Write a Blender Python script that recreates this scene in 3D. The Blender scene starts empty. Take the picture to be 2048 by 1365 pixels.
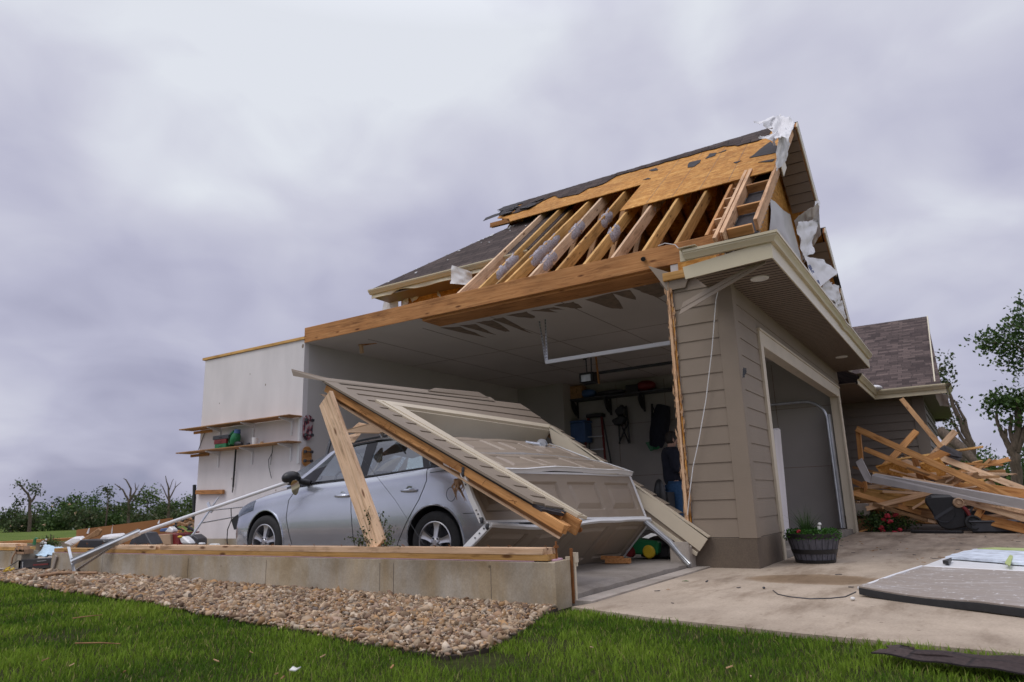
import bpy, bmesh, math, random
import numpy as np
from mathutils import Vector, Matrix, noise
random.seed(11); rng = np.random.default_rng(5)
SC = bpy.context.scene
COL = SC.collection

# ------------------------------------------------------------------ camera
# world axes: x runs along the garage front (away to the right), y along its side wall (away to the left), z up
ROT = np.array([[0.542140164, 0.172419307, 0.822408429], [-0.839708294, 0.147516322, 0.52261737], [-0.031209342, -0.973915046, 0.224756445]])
FOC = 1404.7109          # focal length in pixels of the 2048 x 1365 photograph
EYE = np.array([0.0, 0.0, 0.77])
cd = bpy.data.cameras.new('camera'); cam = bpy.data.objects.new('camera', cd); COL.objects.link(cam)
cd.sensor_width = 36.0; cd.lens = FOC / 2048 * 36.0; cd.clip_start = 0.05; cd.clip_end = 3000
r_, u_, b_ = ROT @ np.array([1, 0, 0]), ROT @ np.array([0, -1, 0]), ROT @ np.array([0, 0, -1])
cam.matrix_world = Matrix(((r_[0], u_[0], b_[0], EYE[0]), (r_[1], u_[1], b_[1], EYE[1]), (r_[2], u_[2], b_[2], EYE[2]), (0, 0, 0, 1)))
cd.dof.use_dof = True; cd.dof.focus_distance = 6.0; cd.dof.aperture_fstop = 3.2
SC.camera = cam

# ------------------------------------------------------------------ sky, sun, exposure
SUN_EL, SUN_AZ = math.radians(58), math.radians(150)
world = bpy.data.worlds.new('World'); SC.world = world; world.use_nodes = True
def build_world():
    nt = world.node_tree; N, L = nt.nodes, nt.links
    for n in list(N): N.remove(n)
    out = N.new('ShaderNodeOutputWorld'); bg = N.new('ShaderNodeBackground'); bg.inputs['Strength'].default_value = 0.1
    sky = N.new('ShaderNodeTexSky'); sky.sky_type = 'NISHITA'; sky.sun_disc = False
    sky.sun_elevation = SUN_EL; sky.sun_rotation = math.radians(90) - SUN_AZ
    tc = N.new('ShaderNodeTexCoord'); sep = N.new('ShaderNodeSeparateXYZ'); L.new(tc.outputs['Generated'], sep.inputs[0])
    def math_(op, a, b=None, clamp=False):
        m = N.new('ShaderNodeMath'); m.operation = op; m.use_clamp = clamp
        for i, v in enumerate((a, b)):
            if v is None: continue
            if isinstance(v, (int, float)): m.inputs[i].default_value = v
            else: L.new(v, m.inputs[i])
        return m.outputs[0]
    X, Y, Z = sep.outputs
    zc = math_('MAXIMUM', Z, 0.0)
    den = math_('ADD', zc, 0.40)
    cx = math_('DIVIDE', X, den); cy = math_('DIVIDE', Y, den)
    comb = N.new('ShaderNodeCombineXYZ'); L.new(cx, comb.inputs[0]); L.new(cy, comb.inputs[1])
    def fbm(scale, detail, off, dist=0.4):
        mp = N.new('ShaderNodeMapping'); mp.inputs['Location'].default_value = off; L.new(comb.outputs[0], mp.inputs[0])
        n = N.new('ShaderNodeTexNoise'); n.inputs['Scale'].default_value = scale; n.inputs['Detail'].default_value = detail
        n.inputs['Roughness'].default_value = 0.42; n.inputs['Distortion'].default_value = dist
        L.new(mp.outputs[0], n.inputs['Vector']); return n.outputs['Fac']
    big = fbm(0.95, 4, (3.1, 1.7, 0)); small = fbm(2.6, 5, (7.7, 2.2, 0), 0.6)
    tiny = fbm(6.5, 6, (1.3, 9.1, 0), 0.8)
    f = math_('ADD', math_('ADD', math_('MULTIPLY', big, 0.56), math_('MULTIPLY', small, 0.40)), math_('MULTIPLY', math_('SUBTRACT', tiny, 0.5), 0.12))
    # bank of darker cloud lying low to the left (towards +y), brighter deck overhead
    low = math_('SUBTRACT', 1.0, math_('MULTIPLY', zc, 2.4), True)
    left = math_('MULTIPLY', math_('SUBTRACT', Y, 0.42), 0.9, True)
    f = math_('SUBTRACT', f, math_('MULTIPLY', math_('MULTIPLY', left, low), 0.23))
    f = math_('ADD', f, math_('ADD', math_('MULTIPLY', zc, 0.08), 0.034))
    ramp = N.new('ShaderNodeValToRGB'); L.new(f, ramp.inputs[0]); cr = ramp.color_ramp
    cr.elements[0].position = 0.24; cr.elements[0].color = (0.24, 0.265, 0.40, 1)
    cr.elements[1].position = 0.66; cr.elements[1].color = (0.82, 0.85, 0.92, 1)
    for p, c in ((0.37, (0.39, 0.39, 0.53, 1)), (0.47, (0.52, 0.52, 0.665, 1)), (0.57, (0.66, 0.665, 0.78, 1))):
        e = cr.elements.new(p); e.color = c
    zen = math_('ADD', 1.0, math_('MULTIPLY', math_('SUBTRACT', zc, 0.60, True), 3.2))
    # overcast deck is brightest overhead
    k = math_('MULTIPLY', zen, 9.4)
    vm = N.new('ShaderNodeVectorMath'); vm.operation = 'SCALE'; L.new(ramp.outputs[0], vm.inputs[0]); L.new(k, vm.inputs['Scale'])
    mix = N.new('ShaderNodeMix'); mix.data_type = 'RGBA'; mix.inputs['Factor'].default_value = 0.95
    L.new(sky.outputs[0], mix.inputs['A']); L.new(vm.outputs[0], mix.inputs['B'])
    L.new(mix.outputs['Result'], bg.inputs['Color']); L.new(bg.outputs[0], out.inputs[0])
build_world()
sd = bpy.data.lights.new('sun', 'SUN'); sd.energy = 1.0; sd.angle = math.radians(25); sd.color = (1.0, 0.96, 0.9)
sun = bpy.data.objects.new('sun', sd); COL.objects.link(sun)
sdir = Vector((math.cos(SUN_EL) * math.cos(SUN_AZ), math.cos(SUN_EL) * math.sin(SUN_AZ), math.sin(SUN_EL)))
sun.rotation_euler = (-sdir).to_track_quat('-Z', 'Y').to_euler(); sun.location = (0, 0, 30)
SC.view_settings.view_transform = 'Standard'; SC.view_settings.look = 'None'
SC.view_settings.gamma = 1.0; SC.view_settings.exposure = 0.0; SC.view_settings.use_curve_mapping = False

# ------------------------------------------------------------------ survey helpers: the point of a known plane seen in a given direction
def _d(px, py): return ROT @ np.array([px - 1024.0, py - 682.5, FOC])
def ax(px, py, x): d = _d(px, py); return Vector(EYE + d * (x / d[0]))
def ay(px, py, y): d = _d(px, py); return Vector(EYE + d * (y / d[1]))
def az(px, py, z): d = _d(px, py); return Vector(EYE + d * ((z - EYE[2]) / d[2]))
def ad(px, py, D): d = _d(px, py); return Vector(EYE + d * (D / math.hypot(d[0], d[1])))
def apl(px, py, o, n):
    d = Vector(_d(px, py)); e = Vector(EYE); return e + d * ((Vector(o) - e).dot(n) / d.dot(n))

# ------------------------------------------------------------------ materials
MATS = {}
def nodes(name):
    m = bpy.data.materials.new(name); m.use_nodes = True; MATS[name] = m
    nt = m.node_tree; return m, nt, nt.nodes['Principled BSDF']
def rgb(c): return (c[0], c[1], c[2], 1)
def noise_node(nt, vec, scale, detail=4, rough=0.55, dist=0.0):
    n = nt.nodes.new('ShaderNodeTexNoise'); n.inputs['Scale'].default_value = scale; n.inputs['Detail'].default_value = detail
    n.inputs['Roughness'].default_value = rough; n.inputs['Distortion'].default_value = dist
    if vec is not None: nt.links.new(vec, n.inputs['Vector'])
    return n
def ramp_node(nt, fac, stops):
    r = nt.nodes.new('ShaderNodeValToRGB'); cr = r.color_ramp
    cr.elements[0].position = stops[0][0]; cr.elements[0].color = rgb(stops[0][1])
    cr.elements[1].position = stops[-1][0]; cr.elements[1].color = rgb(stops[-1][1])
    for p, c in stops[1:-1]: e = cr.elements.new(p); e.color = rgb(c)
    nt.links.new(fac, r.inputs[0]); return r
def mapped(nt, scale=(1, 1, 1), coord='Object', rand=True):
    tc = nt.nodes.new('ShaderNodeTexCoord'); mp = nt.nodes.new('ShaderNodeMapping'); mp.inputs['Scale'].default_value = scale
    nt.links.new(tc.outputs[coord], mp.inputs['Vector'])
    if rand:
        oi = nt.nodes.new('ShaderNodeObjectInfo'); mu = nt.nodes.new('ShaderNodeMath'); mu.operation = 'MULTIPLY'; mu.inputs[1].default_value = 37.0
        nt.links.new(oi.outputs['Random'], mu.inputs[0]); nt.links.new(mu.outputs[0], mp.inputs['Location'])
    return mp.outputs[0]
def bump(nt, b, h, strength=0.3, dist=0.01):
    bp = nt.nodes.new('ShaderNodeBump'); bp.inputs['Strength'].default_value = strength; bp.inputs['Distance'].default_value = dist
    nt.links.new(h, bp.inputs['Height']); nt.links.new(bp.outputs[0], b.inputs['Normal'])
def mixc(nt, fac, a, b, mode='MIX'):
    m = nt.nodes.new('ShaderNodeMix'); m.data_type = 'RGBA'; m.blend_type = mode
    for s, v in (('Factor', fac), ('A', a), ('B', b)):
        if isinstance(v, (int, float)): m.inputs[s].default_value = v
        elif isinstance(v, tuple): m.inputs[s].default_value = rgb(v)
        else: nt.links.new(v, m.inputs[s])
    return m.outputs['Result']
def plain(name, col, rough=0.6, var=0.12, scale=6.0, metal=0.0, bmp=0.15, spec=None, stretch=(1, 1, 1), coat=0.0):
    m, nt, b = nodes(name)
    v = mapped(nt, stretch)
    n = noise_node(nt, v, scale, 5)
    r = ramp_node(nt, n.outputs['Fac'], [(0.3, tuple(c * (1 - var) for c in col)), (0.7, tuple(min(1, c * (1 + var)) for c in col))])
    nt.links.new(r.outputs[0], b.inputs['Base Color'])
    b.inputs['Roughness'].default_value = rough; b.inputs['Metallic'].default_value = metal
    if spec is not None: b.inputs['Specular IOR Level'].default_value = spec
    if coat: b.inputs['Coat Weight'].default_value = coat; b.inputs['Coat Roughness'].default_value = 0.05
    if bmp:
        n2 = noise_node(nt, v, scale * 9, 3); bump(nt, b, n2.outputs['Fac'], bmp, 0.006)
    return m
def wood(name, a, b_, knots=True, dark=0.55):
    m, nt, b = nodes(name)
    v = mapped(nt, (1.1, 26, 26)); n = noise_node(nt, v, 1.6, 6, 0.62, 0.6)
    r = ramp_node(nt, n.outputs['Fac'], [(0.28, tuple(c * dark for c in a)), (0.45, a), (0.72, b_)])
    col = r.outputs[0]
    v2 = mapped(nt, (0.9, 1.6, 1.6)); n2 = noise_node(nt, v2, 2.2, 3); r2 = ramp_node(nt, n2.outputs['Fac'], [(0.3, (0.74, 0.70, 0.66)), (0.65, (1.08, 1.05, 1.0))])
    col = mixc(nt, 0.8, col, r2.outputs[0], 'MULTIPLY')
    if knots:
        v3 = mapped(nt, (2.4, 8, 8)); vo = nt.nodes.new('ShaderNodeTexVoronoi'); vo.inputs['Scale'].default_value = 1.0; nt.links.new(v3, vo.inputs['Vector'])
        rk = ramp_node(nt, vo.outputs['Distance'], [(0.07, (0.16, 0.07, 0.03)), (0.16, (1, 1, 1))])
        col = mixc(nt, 0.85, col, rk.outputs[0], 'MULTIPLY')
    oi = nt.nodes.new('ShaderNodeObjectInfo'); rr = ramp_node(nt, oi.outputs['Random'], [(0, (0.70, 0.70, 0.70)), (0.4, (0.98, 0.93, 0.88)), (0.7, (1.0, 1.02, 1.03)), (1, (1.14, 1.14, 1.14))])
    v4 = mapped(nt, (1.6, 9, 9)); n4 = noise_node(nt, v4, 1.3, 6, 0.7); r4 = ramp_node(nt, n4.outputs['Fac'], [(0.36, (0.55, 0.50, 0.46)), (0.47, (1, 1, 1))]); col = mixc(nt, 0.75, col, r4.outputs[0], 'MULTIPLY')
    col = mixc(nt, 1.0, col, rr.outputs[0], 'MULTIPLY')
    nt.links.new(col, b.inputs['Base Color']); b.inputs['Roughness'].default_value = 0.7; b.inputs['Specular IOR Level'].default_value = 0.25
    bump(nt, b, n.outputs['Fac'], 0.25, 0.004)
    return m
def osb(name):
    m, nt, b = nodes(name)
    tot = None; h = None
    for k, (sx, sy, sc) in enumerate(((5, 15, 1.5), (13, 6, 1.7), (9, 24, 2.4))):
        v = mapped(nt, (sx, sy, 20)); wz = noise_node(nt, v, 0.35, 2); vv = mixc(nt, 0.35, v, wz.outputs['Color'], 'ADD')
        vo = nt.nodes.new('ShaderNodeTexVoronoi'); vo.inputs['Scale'].default_value = sc; nt.links.new(vv, vo.inputs['Vector'])
        bw = nt.nodes.new('ShaderNodeSeparateColor'); nt.links.new(vo.outputs['Color'], bw.inputs[0])
        r = ramp_node(nt, bw.outputs[0], [(0.0, (0.25, 0.10, 0.02)), (0.3, (0.48, 0.21, 0.042)), (0.7, (0.58, 0.28, 0.065)), (1.0, (0.78, 0.46, 0.15))])
        tot = r.outputs[0] if tot is None else mixc(nt, 0.36, tot, r.outputs[0]); h = bw.outputs[0]
    v = mapped(nt, (1, 1, 1)); n = noise_node(nt, v, 1.1, 4); r = ramp_node(nt, n.outputs['Fac'], [(0.3, (0.80, 0.76, 0.72)), (0.65, (1.03, 1.02, 1.0))])
    tot = mixc(nt, 1.0, tot, r.outputs[0], 'MULTIPLY')
    nt.links.new(tot, b.inputs['Base Color']); b.inputs['Roughness'].default_value = 0.75; b.inputs['Specular IOR Level'].default_value = 0.2
    bump(nt, b, h, 0.3, 0.003); return m
def shingle(name, c1, c2, mort, bw=0.30, rh=0.14):
    m, nt, b = nodes(name)
    v = mapped(nt, (1, 1, 1), rand=False); br = nt.nodes.new('ShaderNodeTexBrick'); nt.links.new(v, br.inputs['Vector'])
    br.inputs['Scale'].default_value = 1.0; br.inputs['Brick Width'].default_value = bw; br.inputs['Row Height'].default_value = rh
    br.inputs['Mortar Size'].default_value = 0.008; br.inputs['Mortar Smooth'].default_value = 0.3; br.inputs['Bias'].default_value = -0.1
    br.inputs['Color1'].default_value = rgb(c1); br.inputs['Color2'].default_value = rgb(c2); br.inputs['Mortar'].default_value = rgb(mort)
    br.offset_frequency = 2; br.offset = 0.37; br.squash = 0.8; br.squash_frequency = 3
    n = noise_node(nt, v, 60, 3); r = ramp_node(nt, n.outputs['Fac'], [(0.3, (0.65, 0.65, 0.65)), (0.7, (1.25, 1.22, 1.2))])
    n2 = noise_node(nt, v, 0.9, 4); r2 = ramp_node(nt, n2.outputs['Fac'], [(0.3, (0.8, 0.8, 0.8)), (0.7, (1.15, 1.15, 1.15))])
    col = mixc(nt, 1.0, br.outputs['Color'], r.outputs[0], 'MULTIPLY'); col = mixc(nt, 1.0, col, r2.outputs[0], 'MULTIPLY')
    nt.links.new(col, b.inputs['Base Color']); b.inputs['Roughness'].default_value = 0.9; b.inputs['Specular IOR Level'].default_value = 0.2
    bump(nt, b, br.outputs['Fac'], -0.6, 0.01); return m
def concrete(name, base, stain, form=False, ss=1.6):
    m, nt, b = nodes(name)
    v = mapped(nt, (1, 1, 1), rand=False)
    n = noise_node(nt, v, ss, 7, 0.6, 0.3); r = ramp_node(nt, n.outputs['Fac'], [(0.36, stain), (0.56, base), (0.75, tuple(min(1, c * 1.12) for c in base))])
    fine = noise_node(nt, v, 70, 3); rf = ramp_node(nt, fine.outputs['Fac'], [(0.3, (0.88, 0.88, 0.88)), (0.7, (1.08, 1.08, 1.08))])
    col = mixc(nt, 1.0, r.outputs[0], rf.outputs[0], 'MULTIPLY')
    vo = nt.nodes.new('ShaderNodeTexVoronoi'); vo.inputs['Scale'].default_value = 5.0; nt.links.new(v, vo.inputs['Vector'])
    rp = ramp_node(nt, vo.outputs['Distance'], [(0.035, (0.35, 0.33, 0.3)), (0.075, (1, 1, 1))]); col = mixc(nt, 0.8, col, rp.outputs[0], 'MULTIPLY')
    if form:   # pour lines of the form panels and rusty runs down the face
        v2 = mapped(nt, (1, 1.9, 0.35), rand=False); n2 = noise_node(nt, v2, 1.5, 5, 0.6); r2 = ramp_node(nt, n2.outputs['Fac'], [(0.42, (1, 1, 1)), (0.62, (0.95, 0.83, 0.64))]); col = mixc(nt, 0.85, col, r2.outputs[0], 'MULTIPLY')
        v3 = mapped(nt, (1, 1, 1), rand=False); n3 = noise_node(nt, v3, 0.7, 4); r3 = ramp_node(nt, n3.outputs['Fac'], [(0.4, (0.78, 0.76, 0.74)), (0.6, (1.05, 1.05, 1.05))]); col = mixc(nt, 1.0, col, r3.outputs[0], 'MULTIPLY')
    nt.links.new(col, b.inputs['Base Color']); b.inputs['Roughness'].default_value = 0.85; b.inputs['Specular IOR Level'].default_value = 0.25
    bump(nt, b, fine.outputs['Fac'], 0.25, 0.003); return m
def attr_mat(name, rough=0.7, trans=0.0, spec=0.3, mul=None):
    m, nt, b = nodes(name); a = nt.nodes.new('ShaderNodeAttribute'); a.attribute_name = 'tint'
    nt.links.new(a.outputs['Color'], b.inputs['Base Color']); b.inputs['Roughness'].default_value = rough; b.inputs['Specular IOR Level'].default_value = spec
    if trans:
        out = nt.nodes['Material Output']; t = nt.nodes.new('ShaderNodeBsdfTranslucent'); nt.links.new(a.outputs['Color'], t.inputs['Color'])
        ms = nt.nodes.new('ShaderNodeMixShader'); ms.inputs[0].default_value = trans
        nt.links.new(b.outputs[0], ms.inputs[1]); nt.links.new(t.outputs[0], ms.inputs[2]); nt.links.new(ms.outputs[0], out.inputs[0])
    return m
def siding_mat(name, col):
    m, nt, b = nodes(name); v = mapped(nt, (1.5, 1.5, 40), rand=False); n = noise_node(nt, v, 2.2, 4, 0.6, 0.5)
    v2 = mapped(nt, (1, 1, 1), rand=False); n2 = noise_node(nt, v2, 1.4, 4)
    r = ramp_node(nt, n2.outputs['Fac'], [(0.3, tuple(c * 0.92 for c in col)), (0.7, tuple(c * 1.06 for c in col))])
    nt.links.new(r.outputs[0], b.inputs['Base Color']); b.inputs['Roughness'].default_value = 0.62; b.inputs['Specular IOR Level'].default_value = 0.3
    bump(nt, b, n.outputs['Fac'], 0.30, 0.004); return m
def glass(name, tint, refl=0.5):
    m, nt, b = nodes(name); N, L = nt.nodes, nt.links; out = N['Material Output']; N.remove(b)
    t = N.new('ShaderNodeBsdfTransparent'); t.inputs[0].default_value = rgb(tint); g = N.new('ShaderNodeBsdfGlossy'); g.inputs['Roughness'].default_value = 0.02; g.inputs[0].default_value = (0.9, 0.93, 0.95, 1)
    lw = N.new('ShaderNodeLayerWeight'); lw.inputs[0].default_value = 0.35
    mm = N.new('ShaderNodeMath'); mm.operation = 'MULTIPLY_ADD'; mm.inputs[1].default_value = refl; mm.inputs[2].default_value = 0.20; L.new(lw.outputs['Fresnel'], mm.inputs[0])
    ms = N.new('ShaderNodeMixShader'); L.new(mm.outputs[0], ms.inputs[0]); L.new(t.outputs[0], ms.inputs[1]); L.new(g.outputs[0], ms.inputs[2]); L.new(ms.outputs[0], out.inputs[0]); return m

TAUPE = (0.250, 0.202, 0.155)
M = {}
M['siding'] = siding_mat('taupe_siding', TAUPE)
M['siding_far'] = siding_mat('far_taupe_siding', (0.19, 0.16, 0.135))
M['soffit'] = plain('taupe_soffit', (0.19, 0.145, 0.11), 0.5, 0.06, 3)
M['base'] = concrete('painted_base', (0.16, 0.125, 0.093), (0.125, 0.098, 0.075))
M['cream'] = plain('cream_paint', (0.57, 0.495, 0.375), 0.45, 0.07, 2.0, bmp=0.08)
M['gutter'] = plain('cream_gutter', (0.60, 0.53, 0.375), 0.32, 0.07, 1.6, bmp=0.04)
M['drywall'] = plain('drywall', (0.56, 0.53, 0.515), 0.85, 0.05, 1.2, bmp=0.1)
M['shadewall'] = plain('shade_darkened_drywall', (0.40, 0.375, 0.35), 0.85, 0.07, 1.2, bmp=0.1)  # darker copy of the drywall; shade inside the bay is put into its colour
M['shelfwall'] = plain('painted_drywall', (0.73, 0.69, 0.69), 0.85, 0.08, 1.6, bmp=0.08, stretch=(1.5, 1.5, .5))
M['ceiling'] = plain('ceiling_drywall', (0.60, 0.55, 0.51), 0.9, 0.07, 0.8, bmp=0.08)
M['paper'] = plain('torn_brown_paper', (0.22, 0.165, 0.12), 0.9, 0.25, 9)
M['wood'] = wood('lumber', (0.56, 0.275, 0.10), (0.69, 0.385, 0.165))
M['beam'] = wood('beam_lumber', (0.44, 0.20, 0.073), (0.56, 0.29, 0.12))
M['shelfwood'] = wood('shelf_board', (0.36, 0.19, 0.085), (0.44, 0.25, 0.12), False)
M['pale'] = wood('fresh_lumber', (0.75, 0.52, 0.34), (0.85, 0.65, 0.47))
M['treated'] = wood('yellow_lumber', (0.62, 0.36, 0.12), (0.73, 0.46, 0.19))
M['dullwood'] = wood('old_lumber', (0.34, 0.19, 0.09), (0.46, 0.28, 0.14))
M['pink'] = wood('torn_lumber', (0.62, 0.38, 0.22), (0.74, 0.52, 0.34))
M['osb'] = osb('strand_board')
M['shingle'] = shingle('shingles', (0.060, 0.045, 0.042), (0.105, 0.080, 0.072), (0.022, 0.018, 0.018))
M['shingle_far'] = shingle('far_shingles', (0.058, 0.042, 0.040), (0.150, 0.112, 0.102), (0.035, 0.028, 0.028))
M['felt'] = plain('torn_shingle', (0.035, 0.031, 0.034), 0.85, 0.35, 14)
M['concrete'] = concrete('driveway_concrete', (0.48, 0.395, 0.305), (0.34, 0.275, 0.21), ss=0.55)
M['apron'] = concrete('apron_concrete', (0.42, 0.37, 0.32), (0.30, 0.26, 0.22))
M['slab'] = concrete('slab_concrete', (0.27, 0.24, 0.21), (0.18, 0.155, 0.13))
M['stem'] = concrete('foundation_concrete', (0.45, 0.41, 0.345), (0.31, 0.265, 0.195), form=True)
M['walk'] = concrete('walk_concrete', (0.46, 0.41, 0.36), (0.37, 0.33, 0.28))
def drive_mat():
    m = M['concrete']; nt = m.node_tree; b = nt.nodes['Principled BSDF']; src = b.inputs['Base Color'].links[0].from_socket
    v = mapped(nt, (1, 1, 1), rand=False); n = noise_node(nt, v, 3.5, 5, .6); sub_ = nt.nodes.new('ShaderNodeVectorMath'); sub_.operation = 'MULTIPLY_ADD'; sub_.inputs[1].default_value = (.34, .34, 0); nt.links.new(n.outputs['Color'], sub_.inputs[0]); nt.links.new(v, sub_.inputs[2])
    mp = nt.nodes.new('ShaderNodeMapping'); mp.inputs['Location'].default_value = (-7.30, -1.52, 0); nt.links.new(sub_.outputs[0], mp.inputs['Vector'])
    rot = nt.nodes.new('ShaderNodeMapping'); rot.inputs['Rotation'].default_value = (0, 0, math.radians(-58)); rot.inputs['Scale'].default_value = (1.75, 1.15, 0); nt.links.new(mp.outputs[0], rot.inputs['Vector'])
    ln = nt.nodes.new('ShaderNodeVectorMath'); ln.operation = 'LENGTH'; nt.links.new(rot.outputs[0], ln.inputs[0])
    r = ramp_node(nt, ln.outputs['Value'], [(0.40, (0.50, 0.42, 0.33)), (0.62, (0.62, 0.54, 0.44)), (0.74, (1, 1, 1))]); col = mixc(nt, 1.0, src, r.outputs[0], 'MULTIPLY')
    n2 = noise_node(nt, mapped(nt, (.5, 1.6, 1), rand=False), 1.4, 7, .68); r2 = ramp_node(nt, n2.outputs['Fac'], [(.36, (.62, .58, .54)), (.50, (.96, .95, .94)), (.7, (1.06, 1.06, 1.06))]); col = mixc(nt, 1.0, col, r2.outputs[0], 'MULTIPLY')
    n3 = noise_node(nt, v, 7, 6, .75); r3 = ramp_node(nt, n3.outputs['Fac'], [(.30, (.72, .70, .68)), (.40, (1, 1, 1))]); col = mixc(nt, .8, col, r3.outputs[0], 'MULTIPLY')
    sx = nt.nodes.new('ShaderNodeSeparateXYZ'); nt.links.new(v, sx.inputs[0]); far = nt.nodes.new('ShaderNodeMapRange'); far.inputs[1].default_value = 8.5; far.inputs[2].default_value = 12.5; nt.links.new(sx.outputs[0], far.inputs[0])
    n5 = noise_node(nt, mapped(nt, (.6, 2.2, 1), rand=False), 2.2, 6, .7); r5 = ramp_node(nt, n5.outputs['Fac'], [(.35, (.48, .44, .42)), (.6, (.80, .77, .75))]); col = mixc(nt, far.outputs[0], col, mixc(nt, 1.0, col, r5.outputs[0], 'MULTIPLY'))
    nt.links.new(col, b.inputs['Base Color'])
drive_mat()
M['doorpaint'] = plain('taupe_steel', (0.29, 0.232, 0.176), 0.42, 0.05, 1.5, bmp=0.03)
M['white'] = plain('white_vinyl', (0.74, 0.74, 0.74), 0.4, 0.05, 3, bmp=0.03)
M['wrap'] = plain('housewrap', (0.70, 0.69, 0.70), 0.55, 0.08, 2.2, bmp=0.2)
M['fluff'] = plain('insulation_fluff', (0.46, 0.42, 0.45), 0.95, 0.45, 45, bmp=0.9)
M['galv'] = plain('galvanised_steel', (0.55, 0.57, 0.60), 0.36, 0.18, 8, metal=0.85, bmp=0.05)
M['whitetube'] = plain('white_tube', (0.78, 0.79, 0.82), 0.28, 0.03, 2, bmp=0.0)
M['black'] = plain('black_plastic', (0.014, 0.014, 0.016), 0.42, 0.3, 8, bmp=0.1)
M['rubber'] = plain('rubber', (0.020, 0.020, 0.021), 0.75, 0.25, 20, bmp=0.15)
M['darkgrey'] = plain('dark_grey', (0.045, 0.047, 0.055), 0.55, 0.25, 6)
M['car'] = plain('silver_paint', (0.53, 0.555, 0.62), 0.27, 0.05, 2.5, metal=0.75, bmp=0.0, coat=1.0)
M['rim'] = plain('alloy', (0.55, 0.55, 0.57), 0.32, 0.05, 5, metal=0.9, bmp=0.0)
M['trimblack'] = plain('gloss_black', (0.012, 0.012, 0.014), 0.12, 0.05, 4, bmp=0.0)
M['carglass'] = glass('tinted_glass', (0.62, 0.70, 0.69), 0.75)
M['seat'] = plain('seat_cloth', (0.09, 0.09, 0.095), 0.9, 0.2, 20)
M['mirror'] = plain('mirror_glass', (0.75, 0.80, 0.72), 0.06, 0.02, 4, metal=1.0, bmp=0.0)
M['green'] = plain('green_plastic', (0.012, 0.16, 0.055), 0.4, 0.1, 6)
M['red'] = plain('red_plastic', (0.17, 0.014, 0.014), 0.45, 0.15, 6)
M['yellow'] = plain('yellow_plastic', (0.62, 0.42, 0.02), 0.45, 0.1, 6)
M['blue'] = plain('blue_plastic', (0.05, 0.11, 0.26), 0.5, 0.15, 6)
M['navy'] = plain('navy_cloth', (0.012, 0.014, 0.026), 0.9, 0.2, 14)
M['jeans'] = plain('denim', (0.028, 0.085, 0.19), 0.9, 0.2, 30)
M['skin'] = plain('skin', (0.46, 0.27, 0.20), 0.55, 0.05, 8)
M['hair'] = plain('dark_hair', (0.02, 0.014, 0.010), 0.7, 0.3, 60)
M['cloth_pale'] = plain('pale_blue_cloth', (0.46, 0.60, 0.70), 0.8, 0.2, 5)
M['cardboard'] = plain('cardboard', (0.40, 0.27, 0.17), 0.85, 0.12, 3)
M['brown'] = plain('brown_board', (0.36, 0.165, 0.055), 0.6, 0.08, 2)
M['barkl'] = plain('bark', (0.115, 0.085, 0.062), 0.9, 0.4, 18, bmp=0.6, stretch=(1, 1, 0.3))
M['rawtrunk'] = plain('stripped_bark', (0.33, 0.20, 0.115), 0.85, 0.3, 10, stretch=(1, 1, 0.3))
M['staves'] = plain('barrel_staves', (0.085, 0.085, 0.105), 0.6, 0.35, 4, stretch=(9, 9, 0.8))
M['soil'] = plain('soil', (0.05, 0.035, 0.024), 0.95, 0.4, 12)
M['foam'] = plain('foil_foam', (0.62, 0.68, 0.76), 0.6, 0.30, 9, bmp=0.5)
M['seam'] = plain('form_line', (0.12, 0.10, 0.08), 0.9, 0.2, 6)
M['lime'] = plain('lime_tape', (0.42, 0.50, 0.16), 0.5, 0.1, 5)
M['leaf'] = attr_mat('foliage', 0.6, 0.25, 0.25)
M['grass'] = attr_mat('grass_blades', 0.7, 0.30, 0.08)
M['stone'] = attr_mat('gravel_stones', 0.8, 0.0, 0.3)
M['rust'] = plain('rust', (0.20, 0.075, 0.02), 0.9, 0.3, 20)
M['pinkfoam'] = plain('pink_sill_foam', (0.66, 0.42, 0.50), 0.8, 0.08, 6)
M['lamp'] = plain('white_lamp_trim', (0.7, 0.69, 0.66), 0.5, 0.03, 3)
M['redfl'] = plain('red_petals', (0.36, 0.015, 0.03), 0.6, 0.2, 8)
M['ink'] = plain('blue_ink', (0.03, 0.06, 0.20), 0.7, 0.1, 8)
def ground_mat():
    m, nt, b = nodes('lawn_ground'); v = mapped(nt, (1, 1, 1), 'Object', False)
    n = noise_node(nt, v, 0.35, 6); n2 = noise_node(nt, v, 14, 5, 0.7)
    r0 = ramp_node(nt, n.outputs['Fac'], [(0.35, (0.085, 0.135, 0.028)), (0.65, (0.15, 0.19, 0.05))])
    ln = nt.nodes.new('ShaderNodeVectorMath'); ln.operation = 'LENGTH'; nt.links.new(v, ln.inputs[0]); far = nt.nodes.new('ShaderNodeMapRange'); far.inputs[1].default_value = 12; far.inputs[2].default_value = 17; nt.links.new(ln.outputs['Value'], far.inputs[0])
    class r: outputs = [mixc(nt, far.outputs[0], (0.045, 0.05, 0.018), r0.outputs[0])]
    r2 = ramp_node(nt, n2.outputs['Fac'], [(0.3, (0.6, 0.6, 0.6)), (0.7, (1.2, 1.2, 1.15))])
    nt.links.new(mixc(nt, 1.0, r.outputs[0], r2.outputs[0], 'MULTIPLY'), b.inputs['Base Color']); b.inputs['Roughness'].default_value = 1.0
    b.inputs['Specular IOR Level'].default_value = 0.05; bump(nt, b, n2.outputs['Fac'], 0.8, 0.04); return m
M['ground'] = ground_mat()
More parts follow.
